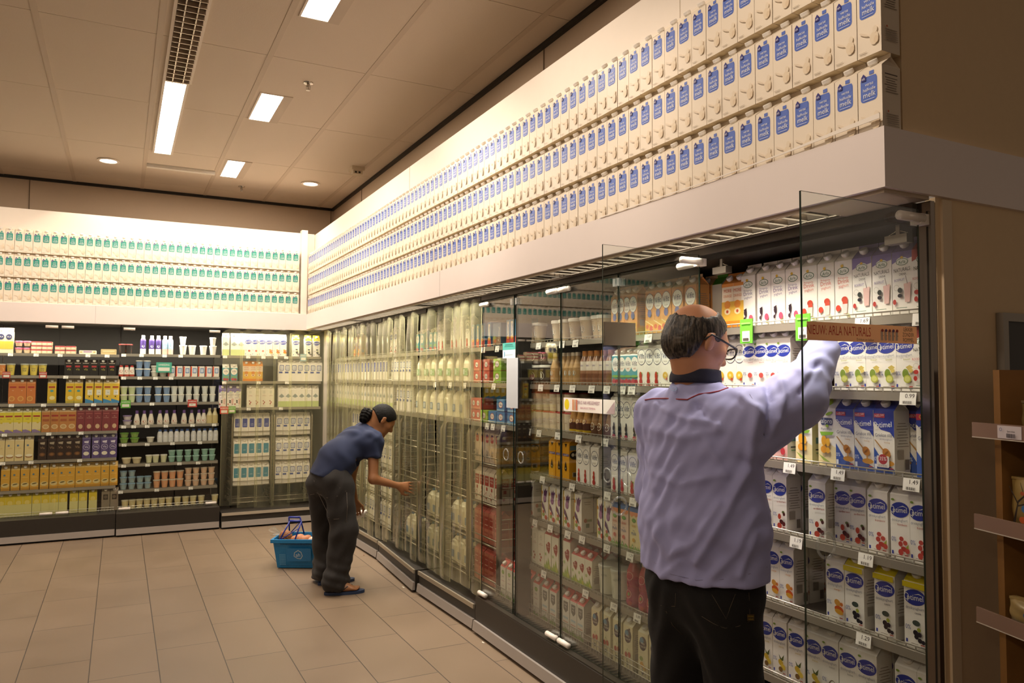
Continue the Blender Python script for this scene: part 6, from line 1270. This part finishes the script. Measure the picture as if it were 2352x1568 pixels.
soft('collar', [('l', P(1598, 872, 2.37), P(1603, 842, 2.372), mr, .082, .080, .071, .070, .004)], .005, cloth('#16162b', .8), man, lambda X, Y, Z: np.maximum(Z-1.5-(.026-.06*(X-MC.x-.02)), (1.5-.014)-Z-.25*np.maximum(X-MC.x-.04, 0)), smooth=1)
wtube('piping', [hit(jb, *p, .0018) for p in ((1482, 919), (1500, 916), (1530, 915), (1560, 917), (1580, 918), (1592, 912), (1606, 906), (1630, 903), (1652, 899), (1672, 891), (1690, 886), (1697, 888))], .0021, M('#9c3038', .6), man)
wtube('seam', [hit(jb, *p, .0005) for p in ((1697, 888), (1722, 905), (1745, 945), (1755, 1000))], .0009, M('#8583a6', .8), man)
for L in (((1502, 1290), (1540, 1318), (1600, 1332), (1660, 1330), (1720, 1318), (1762, 1302)),): wtube('hem_stitching', [hit(jb, *p, .0003) for p in L], .0008, M('#8886aa', .8), man)
q = MB(); c0 = hit(jb, 1550, 893, .005)
if c0:
    eu = (hit(jb, 1556, 893, .005)-c0).normalized(); ev = (hit(jb, 1550, 887, .005)-c0).normalized()
    fr = lambda u, v, h: c0+eu*u+ev*v+eu.cross(ev)*(h-.0005)
    q.decal([('o', 0, 0, .0145, .0155, .003, '#5a8ac0'), ('t', 0, 0, .019, '#5a8ac0', 'ah')], fr); wb(q, 'emblem', man)
# trousers
BK = cloth('#0d0b0b', .9, 400, .3, .2)
tp = [('l', m3(0, 0, .95), m3(0, 0, .86), mr, .165, .115, .170, .125, .05), ('c', m3(.085, -.01, .86), m3(.10, .02, .50), .102, .080, .05), ('c', m3(.10, .02, .50), m3(.112, -.015, .10), .080, .070, .03),
      ('c', m3(-.09, -.01, .86), m3(-.115, .01, .50), .100, .080, .05), ('c', m3(-.115, .01, .50), m3(-.13, -.025, .10), .080, .070, .03)]
to, tV, tF = soft('trousers', tp, .007, BK, man, lambda X, Y, Z: .045-Z, lambda V, n_: .004*np.sin(V[:, 2]*40+4*np.sin(V[:, 1]*20))*np.sin(V[:, 1]*30+V[:, 0]*20))
tb = BVHTree.FromPolygons([Vector(v) for v in tV], [tuple(f) for f in tF]); ST = M('#5d5240', .8)
for L in (((1635, 1365), (1650, 1390), (1668, 1421), (1677, 1395), (1689, 1364)), ((1612, 1415), (1640, 1432), (1665, 1442), (1695, 1438), (1722, 1426)), ((1518, 1390), (1551, 1392), (1552, 1362)), ((1720, 1360), (1722, 1410)), ((1530, 1403), (1545, 1435), (1568, 1458))):
    wtube('stitching', [hit(tb, *p, .0005) for p in L], .0007, ST, man)
c0 = hit(tb, 1723, 1417, .002)
if c0:
    q = MB(); eu = (hit(tb, 1729, 1417, .002)-c0).normalized(); ev = Vector((0, 0, 1)); fr = lambda u, v, h: c0+eu*u+ev*v+eu.cross(ev)*h
    q.decal([('r', 0, 0, .026, .018, '#4a3a1c'), ('t', 0, .003, .006, '#b59a3c', 'ORIGINAL', 0, .8), ('t', 0, -.005, .006, '#b59a3c', 'DENIM')], fr); wb(q, 'label_patch', man)
for a_, b0, nm in ((.115, -.05, 'shoe'), (-.135, -.06, 'shoe')):
    A, B = m3(a_, b0, .045), m3(a_+.015*(1 if a_ > 0 else -1), b0+.19, .040)
    soft(nm, [('l', A, B, mr, .046, .045, .048, .036, .02)], .006, M('#17130f', .4), man, lambda X, Y, Z: .002-Z)

# ------------------------------------------------------------------ the bending person in the blue T-shirt
SKIN2 = skinmat('#94643f')
def G(px, py):
    r_ = ray(px, py); k = -CAM_H/r_.z; return Vector((r_.x*k, r_.y*k, 0))
az = math.radians(78); wf = Vector((math.sin(az), math.cos(az), 0)); wr_ = Vector((math.sin(az+PI/2), math.cos(az+PI/2), 0))
heelR, toeR = G(752, 1366), G(826, 1360); fR = (toeR-heelR).normalized(); heelL = G(737, 1343); fL = (fR+Vector((.1, .25, 0))).normalized()
woman = empty('person', tuple((heelR+heelL)/2)); tag(woman, 'person with dark ponytail in a blue T-shirt bending down to the strip curtain', 'person')
hz = math.radians(97); hp = math.radians(40); hf0 = Vector((math.sin(hz), math.cos(hz), 0)); wr2 = Vector((math.sin(hz+PI/2), math.cos(hz+PI/2), 0))
wF = hf0*math.cos(hp)-Vector((0, 0, math.sin(hp))); wU = Vector((0, 0, math.cos(hp)))+hf0*math.sin(hp)
WO = P(880, 963, 5.66); wp, wq = head_prims(WO, wF, wU, wr2, .96)
Nk = P(846, 985, 5.68); Pel = P(757, 1092, 5.46); Wst = P(775, 1055, 5.50); Ch = P(818, 1015, 5.60)
SR_, SL_ = P(858, 1012, 5.52), P(832, 992, 5.82); ER, WR = P(857, 1100, 5.44), P(914, 1115, 5.52); ELb, WL = P(806, 1100, 5.80), P(816, 1150, 5.84)
kR, kL = P(790, 1222, 5.32), P(748, 1222, 5.58); aR = heelR+fR*.045+Vector((0, 0, .085)); aL = heelL+fL*.045+Vector((0, 0, .085))
hR, hL = P(778, 1115, 5.38), P(738, 1112, 5.54)
bp = wp+[('c', Nk, WO-wU*.055-wF*.02, .050, .048, .03), ('l', Pel, Wst, wr_, .145, .10, .125, .09, .05), ('l', Wst, Ch, wr_, .125, .09, .145, .095, .05), ('c', SR_, SL_, .05, .05, .06), ('c', Ch, Nk, .07, .05, .05),
      ('c', SR_, ER, .043, .034, .03), ('c', ER, WR, .034, .023, .02), ('c', SL_, ELb, .042, .034, .03), ('c', ELb, WL, .033, .022, .02),
      ('c', hR, kR, .085, .055, .04), ('c', kR, aR+Vector((0, 0, .01)), .050, .030, .03), ('c', hL, kL, .085, .055, .04), ('c', kL, aL+Vector((0, 0, .01)), .050, .030, .03)]
for hl, fd in ((heelR, fR), (heelL, fL)):
    sd = fd.cross(Vector((0, 0, 1)))
    bp += [('l', hl+fd*.035+Vector((0, 0, .045)), hl+fd*.165+Vector((0, 0, .036)), sd, .030, .030, .040, .016, .03), ('c', hl+fd*.05+Vector((0, 0, .08)), hl+fd*.13+Vector((0, 0, .045)), .032, .024, .03)]
    for i, (o_, l_) in enumerate(((-.030, .052), (-.012, .050), (.003, .044), (.018, .037), (.031, .028))):
        p0 = hl+fd*.165+sd*o_*(1 if sd.dot(wr_) > 0 else 1)+Vector((0, 0, .034)); bp.append(('c', p0, p0+fd*l_+Vector((0, 0, -.004)), .012 if i == 0 else .009, .010 if i == 0 else .0075, .006))
hdir = (P(947, 1119, 5.585)-WR).normalized()
bp += hand_prims(WR, hdir, (-.2, .9, -.3), -1, .12, 1.0, .20)+hand_prims(WL, (.05, -.05, -1), (.3, .9, 0), 1, .75, 1.0)
soft('body', bp, .0065, SKIN2, woman)
_O, _F, _U, _R = map(npv, (WO, wF, wU, wr2)); Mh = np.stack([_R, _F, _U])
def haircut2(X, Y, Z):
    Q = np.stack([X, Y, Z], -1)-_O; f_ = Q@_F; u_ = Q@_U; r_ = Q@_R
    face = np.minimum(f_-.030-.75*np.maximum(u_-.0, -.03), .2)+np.where((u_ < .0) & (f_ > -.012), .05, 0)
    low = -(u_+.050+.55*f_)
    return np.maximum(face, low)
HB = hairmat('#050403', '#0f0b09', (30, 90, 60)); HB.node_tree.nodes['Principled BSDF'].inputs['Roughness'].default_value = .75; HB.node_tree.nodes['Principled BSDF'].inputs['Specular IOR Level'].default_value = .25
soft('hair', [('e', _O+_U*.020-_F*.012, V3(.080, .100, .090), Mh, .01), ('e', _O-_U*.020-_F*.05, V3(.062, .055, .055), Mh, .03)], .005, HB, woman, haircut2, smooth=1)
bn = P(840, 951, 5.64)
soft('ponytail', [('e', bn, (.040, .040, .048), None, .02), ('e', bn+Vector((-.012, 0, -.03)), (.034, .034, .036), None, .02), ('e', bn+Vector((.02, 0, .012)), (.026, .026, .024), None, .02), ('c', bn, P(857, 950, 5.65), .024, .020, .02)], .0045, HB, woman, None, lambda V, n_: .005*np.sin(V[:, 0]*160+V[:, 2]*90)*np.sin(V[:, 1]*150+V[:, 2]*140))
TS = cloth('#182342', .9, 500, .2, .22, 9)
hv = (Pel-Wst).normalized()
def tcut(X, Y, Z):
    d_ = (X-Pel.x)*hv.x+(Y-Pel.y)*hv.y+(Z-Pel.z)*hv.z
    return d_-.030-.012*np.sin(X*25+Y*12)
sh = [('l', Pel+hv*.10, Wst, wr_, .178, .135, .160, .125, .05), ('l', Wst, Ch, wr_, .160, .122, .172, .115, .05), ('c', SR_, SL_, .066, .066, .06), ('l', Ch, Nk-(Nk-Ch)*.15, wr_, .14, .085, .075, .065, .05), ('c', SR_, SR_+(ER-SR_)*.40, .066, .060, .04), ('c', SL_, SL_+(ELb-SL_)*.40, .064, .058, .04)]
cR, nR = SR_+(ER-SR_)*.47, (ER-SR_).normalized()
def tcut2(X, Y, Z):
    d_ = (X-cR.x)*nR.x+(Y-cR.y)*nR.y+(Z-cR.z)*nR.z; rr = np.sqrt((X-cR.x)**2+(Y-cR.y)**2+(Z-cR.z)**2)
    return np.maximum(tcut(X, Y, Z), np.where(rr < .13, np.where(d_ > -.0, d_, -1), -1))
soft('t_shirt', sh, .0065, TS, woman, tcut2, lambda V, n_: .004*np.sin((V[:, 0]*.4+V[:, 2])*30+5*np.sin(V[:, 0]*13+V[:, 1]*9))*np.sin(V[:, 0]*21+2*np.sin(V[:, 2]*15))+.002*np.sin(V[:, 0]*60-V[:, 2]*35+4*np.sin(V[:, 2]*20)))
JN = cloth('#221e1c', .9, 300, .35, .28, 5)
cuR, cuL = P(771, 1340, 5.33), P(742, 1328, 5.60)
tp = [('l', Pel+hv*.02, Pel-hv*.02+Vector((0, 0, .0)), wr_, .165, .125, .160, .120, .05), ('c', hR, kR, .108, .092, .06), ('c', kR, cuR, .092, .084, .04), ('c', hL, kL, .105, .090, .06), ('c', kL, cuL, .090, .075, .04), ('c', kR, aR, .080, .074, .03), ('c', kL, aL, .084, .076, .03), ('c', cuR, aR+Vector((0, 0, .005))-fR*.005, .086, .080, .03), ('c', cuL, aL+Vector((0, 0, .005))-fL*.005, .080, .078, .03)]
to, tV, tF = soft('jeans', tp, .007, JN, woman, lambda X, Y, Z: .028-Z, lambda V, n_: .006*np.sin(V[:, 2]*38+4*np.sin(V[:, 0]*16))*np.sin(V[:, 0]*24+V[:, 2]*9)+.004*np.sin(V[:, 2]*90+V[:, 0]*30)*np.exp(-((V[:, 2]-.12)/.10)**2))
tb = BVHTree.FromPolygons([Vector(v) for v in tV], [tuple(f) for f in tF]); ST = M('#7a7066', .8)
for L in (((727, 1131), (752, 1143), (775, 1139), (795, 1127), (780, 1120)), ((704, 1130), (712, 1136), (722, 1134)), ((796, 1130), (798, 1165), (795, 1200)), ((755, 1188), (768, 1192), (779, 1191)), ((717, 1082), (722, 1105), (730, 1130), (752, 1175), (760, 1220))):
    wtube('stitching', [hit(tb, *p, .001) for p in L], .0010, ST, woman)
for hl, fd in ((heelR, fR), (heelL, fL)):
    sd = fd.cross(Vector((0, 0, 1))); q = MB(); out = []
    for k in range(28):
        a = 2*PI*k/28; w_ = .046+.010*math.cos(a) if True else 0; out.append(hl+fd*(.115+.138*math.cos(a))+sd*w_*math.sin(a)*(.92))
    vs = [(p.x, p.y, .001) for p in out]+[(p.x, p.y, .020) for p in out]; m_ = M('#1f3050', .6)
    q.add(vs, [tuple(range(28))[::-1], tuple(range(28, 56))]+[(i, (i+1) % 28, 28+(i+1) % 28, 28+i) for i in range(28)], m_)
    fl = wb(q, 'flip_flop', woman)
    q = MB(); toe = hl+fd*.185+sd*-.010+Vector((0, 0, .022)); mid = toe+Vector((0, 0, .030))-fd*.02
    for s_ in (-1, 1): q.tube([toe, mid, hl+fd*.13+sd*s_*.032+Vector((0, 0, .054)), hl+fd*.075+sd*s_*.043+Vector((0, 0, .022))], .0055, M('#22201f', .6), 6)
    o = q.build('strap', fl)
q = empty('milk_bottle', tuple(WL+Vector((0, 0, -.085)))); tag(q, 'small white bottle held in the lowered hand of the bending person', 'bottle')
c_ = MB(); L0 = WL+Vector((.01, .035, -.125)); c_.lathe([(.0001, 0), (.026, 0), (.029, .01), (.029, .06), (.014, .085)], M('#e9e1d6', .3), 18, (0, 0)); b_ = c_.build('body', q); b_.location = L0-q.location
c_ = MB(); c_.lathe([(.014, .082), (.014, .098), (.0001, .099)], M('#dcd6ce', .3), 14); b2 = c_.build('cap', q); b2.location = L0-q.location
for o_ in (b_, b2): o_.rotation_euler = (0, math.radians(70), 0)

# ------------------------------------------------------------------ shopping basket and what is in it
BLU = M('#1a78b0', .45); NAV = M('#22308c', .4)
c0 = G(637, 1305); bx = Vector((Rv.x, Rv.y, 0)).normalized(); by = Vector((-bx.y, bx.x, 0)); L, Wd, Hh = .42, .28, .225
brz = math.atan2(bx.y, bx.x)
bask = empty('shopping_basket', tuple(c0+bx*L*.42+by*Wd*.42), brz); tag(bask, 'bright blue plastic shopping basket with dark blue handles on the floor', 'basket')
q = MB(); t_ = .006
def ring(sx, sy, z): return [(-sx, -sy, z), (sx, -sy, z), (sx, sy, z), (-sx, sy, z)]
b0, b1 = ring(L*.42, Wd*.42, .006), ring(L*.5, Wd*.5, Hh); i0, i1 = ring(L*.42-t_, Wd*.42-t_, .012), ring(L*.5-t_, Wd*.5-t_, Hh)
q.add(b0+b1, [(3, 2, 1, 0)]+[(i, (i+1) % 4, 4+(i+1) % 4, 4+i) for i in range(4)], BLU); q.add(i0+i1, [(0, 1, 2, 3)]+[(i, 4+i, 4+(i+1) % 4, (i+1) % 4) for i in range(4)], BLU)
def ff(u, v, h):   # front face frame of the basket
    s = v/Hh; return (u, -(Wd*.42+(Wd*.08)*s)-h, v)
dk = []
for i in range(26): dk.append(('r', -.150+i*.012, .192, .005, .010, '#0d3550'))
for i in range(7):
    for j in range(5): dk.append(('r', -.150+j*.010, .035+i*.013, .004, .007, '#7fb4d0'))
for i in range(24): dk.append(('r', -.140+i*.012, .030, .005, .006, '#0f4468'))
dk += [('r', 0, .115, .19, .10, '#1c6fa6', .01)]
hp_ = [(-.034, -.012), (-.030, .018), (.0, .038), (.026, .022), (.036, -.010), (.022, -.034), (-.006, -.030)]
dk += [('p', [(x*1.0-.005, y*1.0+.115) for x, y in hp_], '#a9b4b8'), ('p', [(x*.82-.005, y*.82+.115) for x, y in hp_], '#1a6ea4'), ('t', -.005, .113, .040, '#c9d0d2', 'ah')]
q.decal(dk, ff, .0006); q.build('tub', bask)
q = MB()
for (a, b) in (((-L*.5-.014, -Wd*.5-.014), (L*.5+.014, -Wd*.5+.002)), ((-L*.5-.014, Wd*.5-.002), (L*.5+.014, Wd*.5+.014)), ((-L*.5-.014, -Wd*.5+.002), (-L*.5+.002, Wd*.5-.002)), ((L*.5-.002, -Wd*.5+.002), (L*.5+.014, Wd*.5-.002))):
    q.box((a[0], a[1], Hh-.022), (b[0], b[1], Hh+.004), BLU)
q.build('rim', bask)
for y_, dx in ((-Wd*.5, .035), (Wd*.5, -.02)):
    q = MB(); sg = 1 if y_ < 0 else -1; yb = y_
    topy_ = y_+sg*.06; zt = Hh+.135
    for s_ in (-1, 1): q.tube([(-.10+s_*.06, yb, Hh-.01), (-.085+s_*.045+dx, topy_, zt)], .0065, NAV, 6)
    q.tube([(-.130+dx, topy_, zt), (-.04+dx, topy_, zt)], .0085, NAV, 8); q.tube([(-.15, yb, Hh), (-.05+dx, topy_, zt-.05)], .004, NAV, 6); q.build('handle', bask)
def basket_item(name, label, cat, lx, ly, lz, prims, m, res=.006, disp=None):
    c = bask.matrix_basis.copy(); ctr = Vector((bask.location.x, bask.location.y, 0))+bx*lx+by*ly+Vector((0, 0, lz))
    e_ = empty(name, tuple(ctr)); tag(e_, label, cat)
    soft('loaf' if cat == 'bread' else 'pack', [(p[0], *[ctr+bx*v[0]+by*v[1]+Vector((0, 0, v[2])) if isinstance(v, tuple) and i < p[-2] else v for i, v in enumerate(p[1:-2])], p[-1]) for p in prims], res, m, e_, None, disp)
    return e_, ctr
BR = M('#8a5a34', .7, 0, .35, 60, .6); BR2 = M('#b0714a', .6, 0, .3, 40, .4)
e1, c1 = basket_item('bread_bag', 'brown seeded bread roll bag poking over the left end of the basket', 'bread', -.145, -.02, .225, [('c', (0, 0, 0), (.02, 0, -.07), .052, .050, 2, .02)], BR, .006, lambda V, n_: .004*np.sin(V[:, 0]*240)*np.sin(V[:, 1]*230)*np.sin(V[:, 2]*220))
q = MB()
vs = []; fs = []
for k in range(15):
    a = k/14*2*PI*1.0; vs += [c1+bx*(-.035)+by*.010*math.cos(a)+Vector((0, 0, .02+.01*math.sin(a))), c1+bx*(-.105-.02*math.sin(3*a))+by*.045*math.cos(a)+Vector((0, 0, .045+.035*math.sin(a)))]
q.add(vs, [(2*k, 2*k+1, 2*k+3, 2*k+2) for k in range(14)], CPLAST, True); wb(q, 'wrapper', e1)
basket_item('bread_bag', 'bag of orange-brown buns lying in the middle of the basket', 'bread', -.02, -.03, .20, [('c', (-.05, 0, 0), (-.01, .02, .008), .036, .038, 2, .01), ('c', (.02, -.02, 0), (.05, .02, .005), .036, .034, 2, .01), ('c', (0, 0, -.06), (.02, 0, -.10), .05, .05, 2, .03)], BR2)
basket_item('cold_cuts_pack', 'pale pink food pack at the leg side of the basket', 'food pack', .108, -.02, .205, [('l', (-.05, 0, .0), (.05, .02, .004), (0, 1, 0), .07, .014, .07, .016, 2, .01)][:0] or [('c', (-.04, -.03, 0), (.04, .03, .002), .026, .026, 2, .01), ('c', (0, 0, -.05), (.01, 0, -.12), .05, .05, 2, .03)], M('#d9b09c', .3, 0, .2, 30))
# scraps on the floor by the plinth
for px, py, s_, c, l in ((888, 1300, .055, '#8a8278', 'flat grey scrap of foil on the floor at the plinth joint'), (926, 1349, .016, '#b8ac98', 'tiny pale crumb on the floor by the jutting plinth'), (836, 1275, .010, '#7a4a30', 'tiny brown leaf scrap on the floor behind the bending person'), (1110, 1476, .012, '#d9cfc0', 'tiny white crumb on the floor by the glass-door plinth')):
    g = G(px, py); q = MB(); pts = [(g.x+s_*random.uniform(.6, 1)*math.cos(a)*.55, g.y+s_*random.uniform(.7, 1.1)*math.sin(a)*1.3) for a in [2*PI*k/9 for k in range(9)]]
    q.prism(pts, 2, .0005, .003, M(c, .5)); tag(q.build('floor_scrap'), l, 'litter')

# ------------------------------------------------------------------ biscuit rack and framed board at the right edge
th = math.radians(-106.6); RK = Vector((1.987, 1.175, 0))
rack = empty('biscuit_rack', tuple(RK), th); tag(rack, 'brown wooden biscuit rack with sloping trays at the right edge', 'display rack')
WD = M('#8a5f2c', .6, 0, .15, 20, .1); WD2 = M('#6a431f', .65, 0, .15, 18); TR = M('#8a6c5c', .5)
q = MB(); q.box((0, 0, 0), (.02, .36, 1.524), WD); q.build('side_panel', rack)
q = MB(); q.box((.62, 0, 0), (.64, .36, 1.524), WD); q.build('side_panel', rack)
q = MB(); q.box((.02, .345, .05), (.62, .36, 1.50), WD2); q.build('back_panel', rack)
TZ = [1.391, 1.16, .927, .69, .46, .23]
def rk(x, y, z): return RK+Vector((x*math.cos(th)-y*math.sin(th), x*math.sin(th)+y*math.cos(th), z))
for i, z in enumerate(TZ):
    q = MB(); q.box((-.012, -.055, z-.037), (.652, -.049, z), TR); q.box((-.012, -.0555, z-.0385), (.652, -.0485, z-.036), M('#c9bcae', .3))
    q.prism([(-.049, z-.036), (.33, z-.010), (.33, z-.002), (-.049, z-.028)], 0, .022, .618, M('#9a8a74', .5)); q.build('tray', rack)
    tr = [c for c in rack.children if c.name.startswith('tray')][-1]
    if i < 3:
        c = MB(); xx = (.070, .30, .16)[i]; c.box((xx, -.0565, z-.034), (xx+.07, -.0552, z-.003), M('#d8ccd0', .5))
        c.decal([('t', .03, 0, .006, '#4a4048', 'Speculaas')]+[('r', .018+k*.003, -.010, .0015, .010, '#3a3238') for k in range(10)]+[('o', -.026+.03, .004, .004, .004, .001, '#4a5a8a')], lambda u, v, h, xx=xx, z=z: (xx+.01+u, -.0566-h, z-.016+v), .0002); c.build('price_tag', tr)
def bag(x0, x1, z, col, label, style, y_=-.02, hh=.115, lean=.0):
    e_ = empty('biscuit_bag', tuple(rk((x0+x1)/2, y_, z)), th); tag(e_, label, 'biscuit bag')
    q = MB(); w2 = (x1-x0)/2; n1, n2 = 12, 8; vs = []
    for j in range(n2+1):
        for i in range(n1+1):
            u = i/n1*2-1; v = j/n2; b = .018*(1-u**4)*(1-(2*v-1)**4)
            vs.append((u*w2, -b+.004*math.sin(5*u+9*v)*(1-v)+lean*v, v*hh))
    fr_ = [(j*(n1+1)+i, j*(n1+1)+i+1, (j+1)*(n1+1)+i+1, (j+1)*(n1+1)+i) for j in range(n2) for i in range(n1)]
    m_ = M(col, .3); q.add(vs, fr_, m_, True); q.add([(x, .022-y+2*lean*(z_/hh), z_) for x, y, z_ in vs], [f[::-1] for f in fr_], m_, True)
    q.box((-w2, -.002+lean, hh-.004), (w2, .020+lean, hh+.002), m_)
    F_ = lambda u, v, h: (u, -.0215-h+lean*v/hh, v)
    if style == 'tree':
        dk = [('e', .03, hh*.74, .03, .028, '#d8cdb8')]
        for a, b, c_, d_, t in ((-.075, 0, -.06, .06, .008), (-.06, .06, -.02, .095, .005), (-.06, .055, -.085, .095, .004), (-.06, .05, .0, .07, .004), (0, .07, .05, .085, .003), (-.02, .072, .0, .10, .003), (-.04, .075, -.05, .108, .003)):
            nx, nz = -(d_-b), (c_-a); l_ = math.hypot(nx, nz); nx *= t/2/l_; nz *= t/2/l_; dk.append(('p', [(a+nx, b+nz), (a-nx, b-nz), (c_-nx*.4, d_-nz*.4), (c_+nx*.4, d_+nz*.4)], '#2c2018'))
        dk += [('e', -.045, .082, .006, .005, '#b0502c'), ('e', -.03, .098, .005, .005, '#b0502c'), ('e', -.045, .018, .010, .008, '#c05a30'), ('e', -.038, .045, .010, .009, '#3a6a9c'), ('t', .012, .038, .014, '#e3d8c4', 'Amandel'), ('t', .02, .024, .018, '#e3d8c4', 'Speculaas-'), ('t', .01, .010, .013, '#e3d8c4', 'koekjes')]
    else: dk = [('e', -.03, hh*.5, .009, .008, '#3a5a8c'), ('t', -.03, hh*.5, .008, '#dcd4c4', 'ah'), ('r', .02, hh*.5, .05, .010, '#b5a384'), ('p', [(.02, 0), (.06, 0), (.08, hh*.9), (.05, hh*.6)], '#4a3420'), ('e', .05, hh*.3, .008, .006, '#a8502c')]
    q.decal(dk, F_, .0008); q.build('bag_body', e_); return e_
bag(.055, .235, 1.371, '#6e5a34', 'dark patterned biscuit bag in the top tray of the rack', 'plain', .03, .075)
bag(.245, .43, 1.371, '#6e5a34', 'dark patterned biscuit bag in the top tray, second one', 'plain', .03, .07)
bag(.030, .230, 1.141, '#8f7440', 'biscuit bag with bare tree and moon print in the second tray', 'tree', .02, .115)
bag(.240, .44, 1.141, '#8f7440', 'biscuit bag with tree print hidden further right in the second tray', 'tree', .02, .115)
bag(.035, .235, .908, '#9a8050', 'lower front biscuit bag in the third tray', 'plain', .0, .055)
bag(.025, .225, .914, '#9a8050', 'upper biscuit bag leaning behind another in the third tray', 'plain', .062, .085)
bag(.245, .44, .908, '#9a8050', 'biscuit bag in the third tray, cut by the picture edge', 'plain', .02, .08)
t = empty('wall_board', (2.42, 1.30, 1.52)); tag(t, 'dark board in a grey metal frame on the wall behind the rack', 'framed board')
q = MB(); FRM = M('#8f877c', .35, .6)
q.box((2.225, 1.283, 1.35), (2.250, 1.303, 1.69), FRM); q.box((2.60, 1.283, 1.35), (2.625, 1.303, 1.69), FRM); q.box((2.25, 1.283, 1.666), (2.60, 1.303, 1.69), FRM); q.box((2.25, 1.283, 1.35), (2.60, 1.303, 1.374), FRM); wb(q, 'frame', t)
q = MB(); q.box((2.25, 1.290, 1.374), (2.60, 1.296, 1.666), M('#2b2723', .5)); wb(q, 'board', t)

finish_labels()
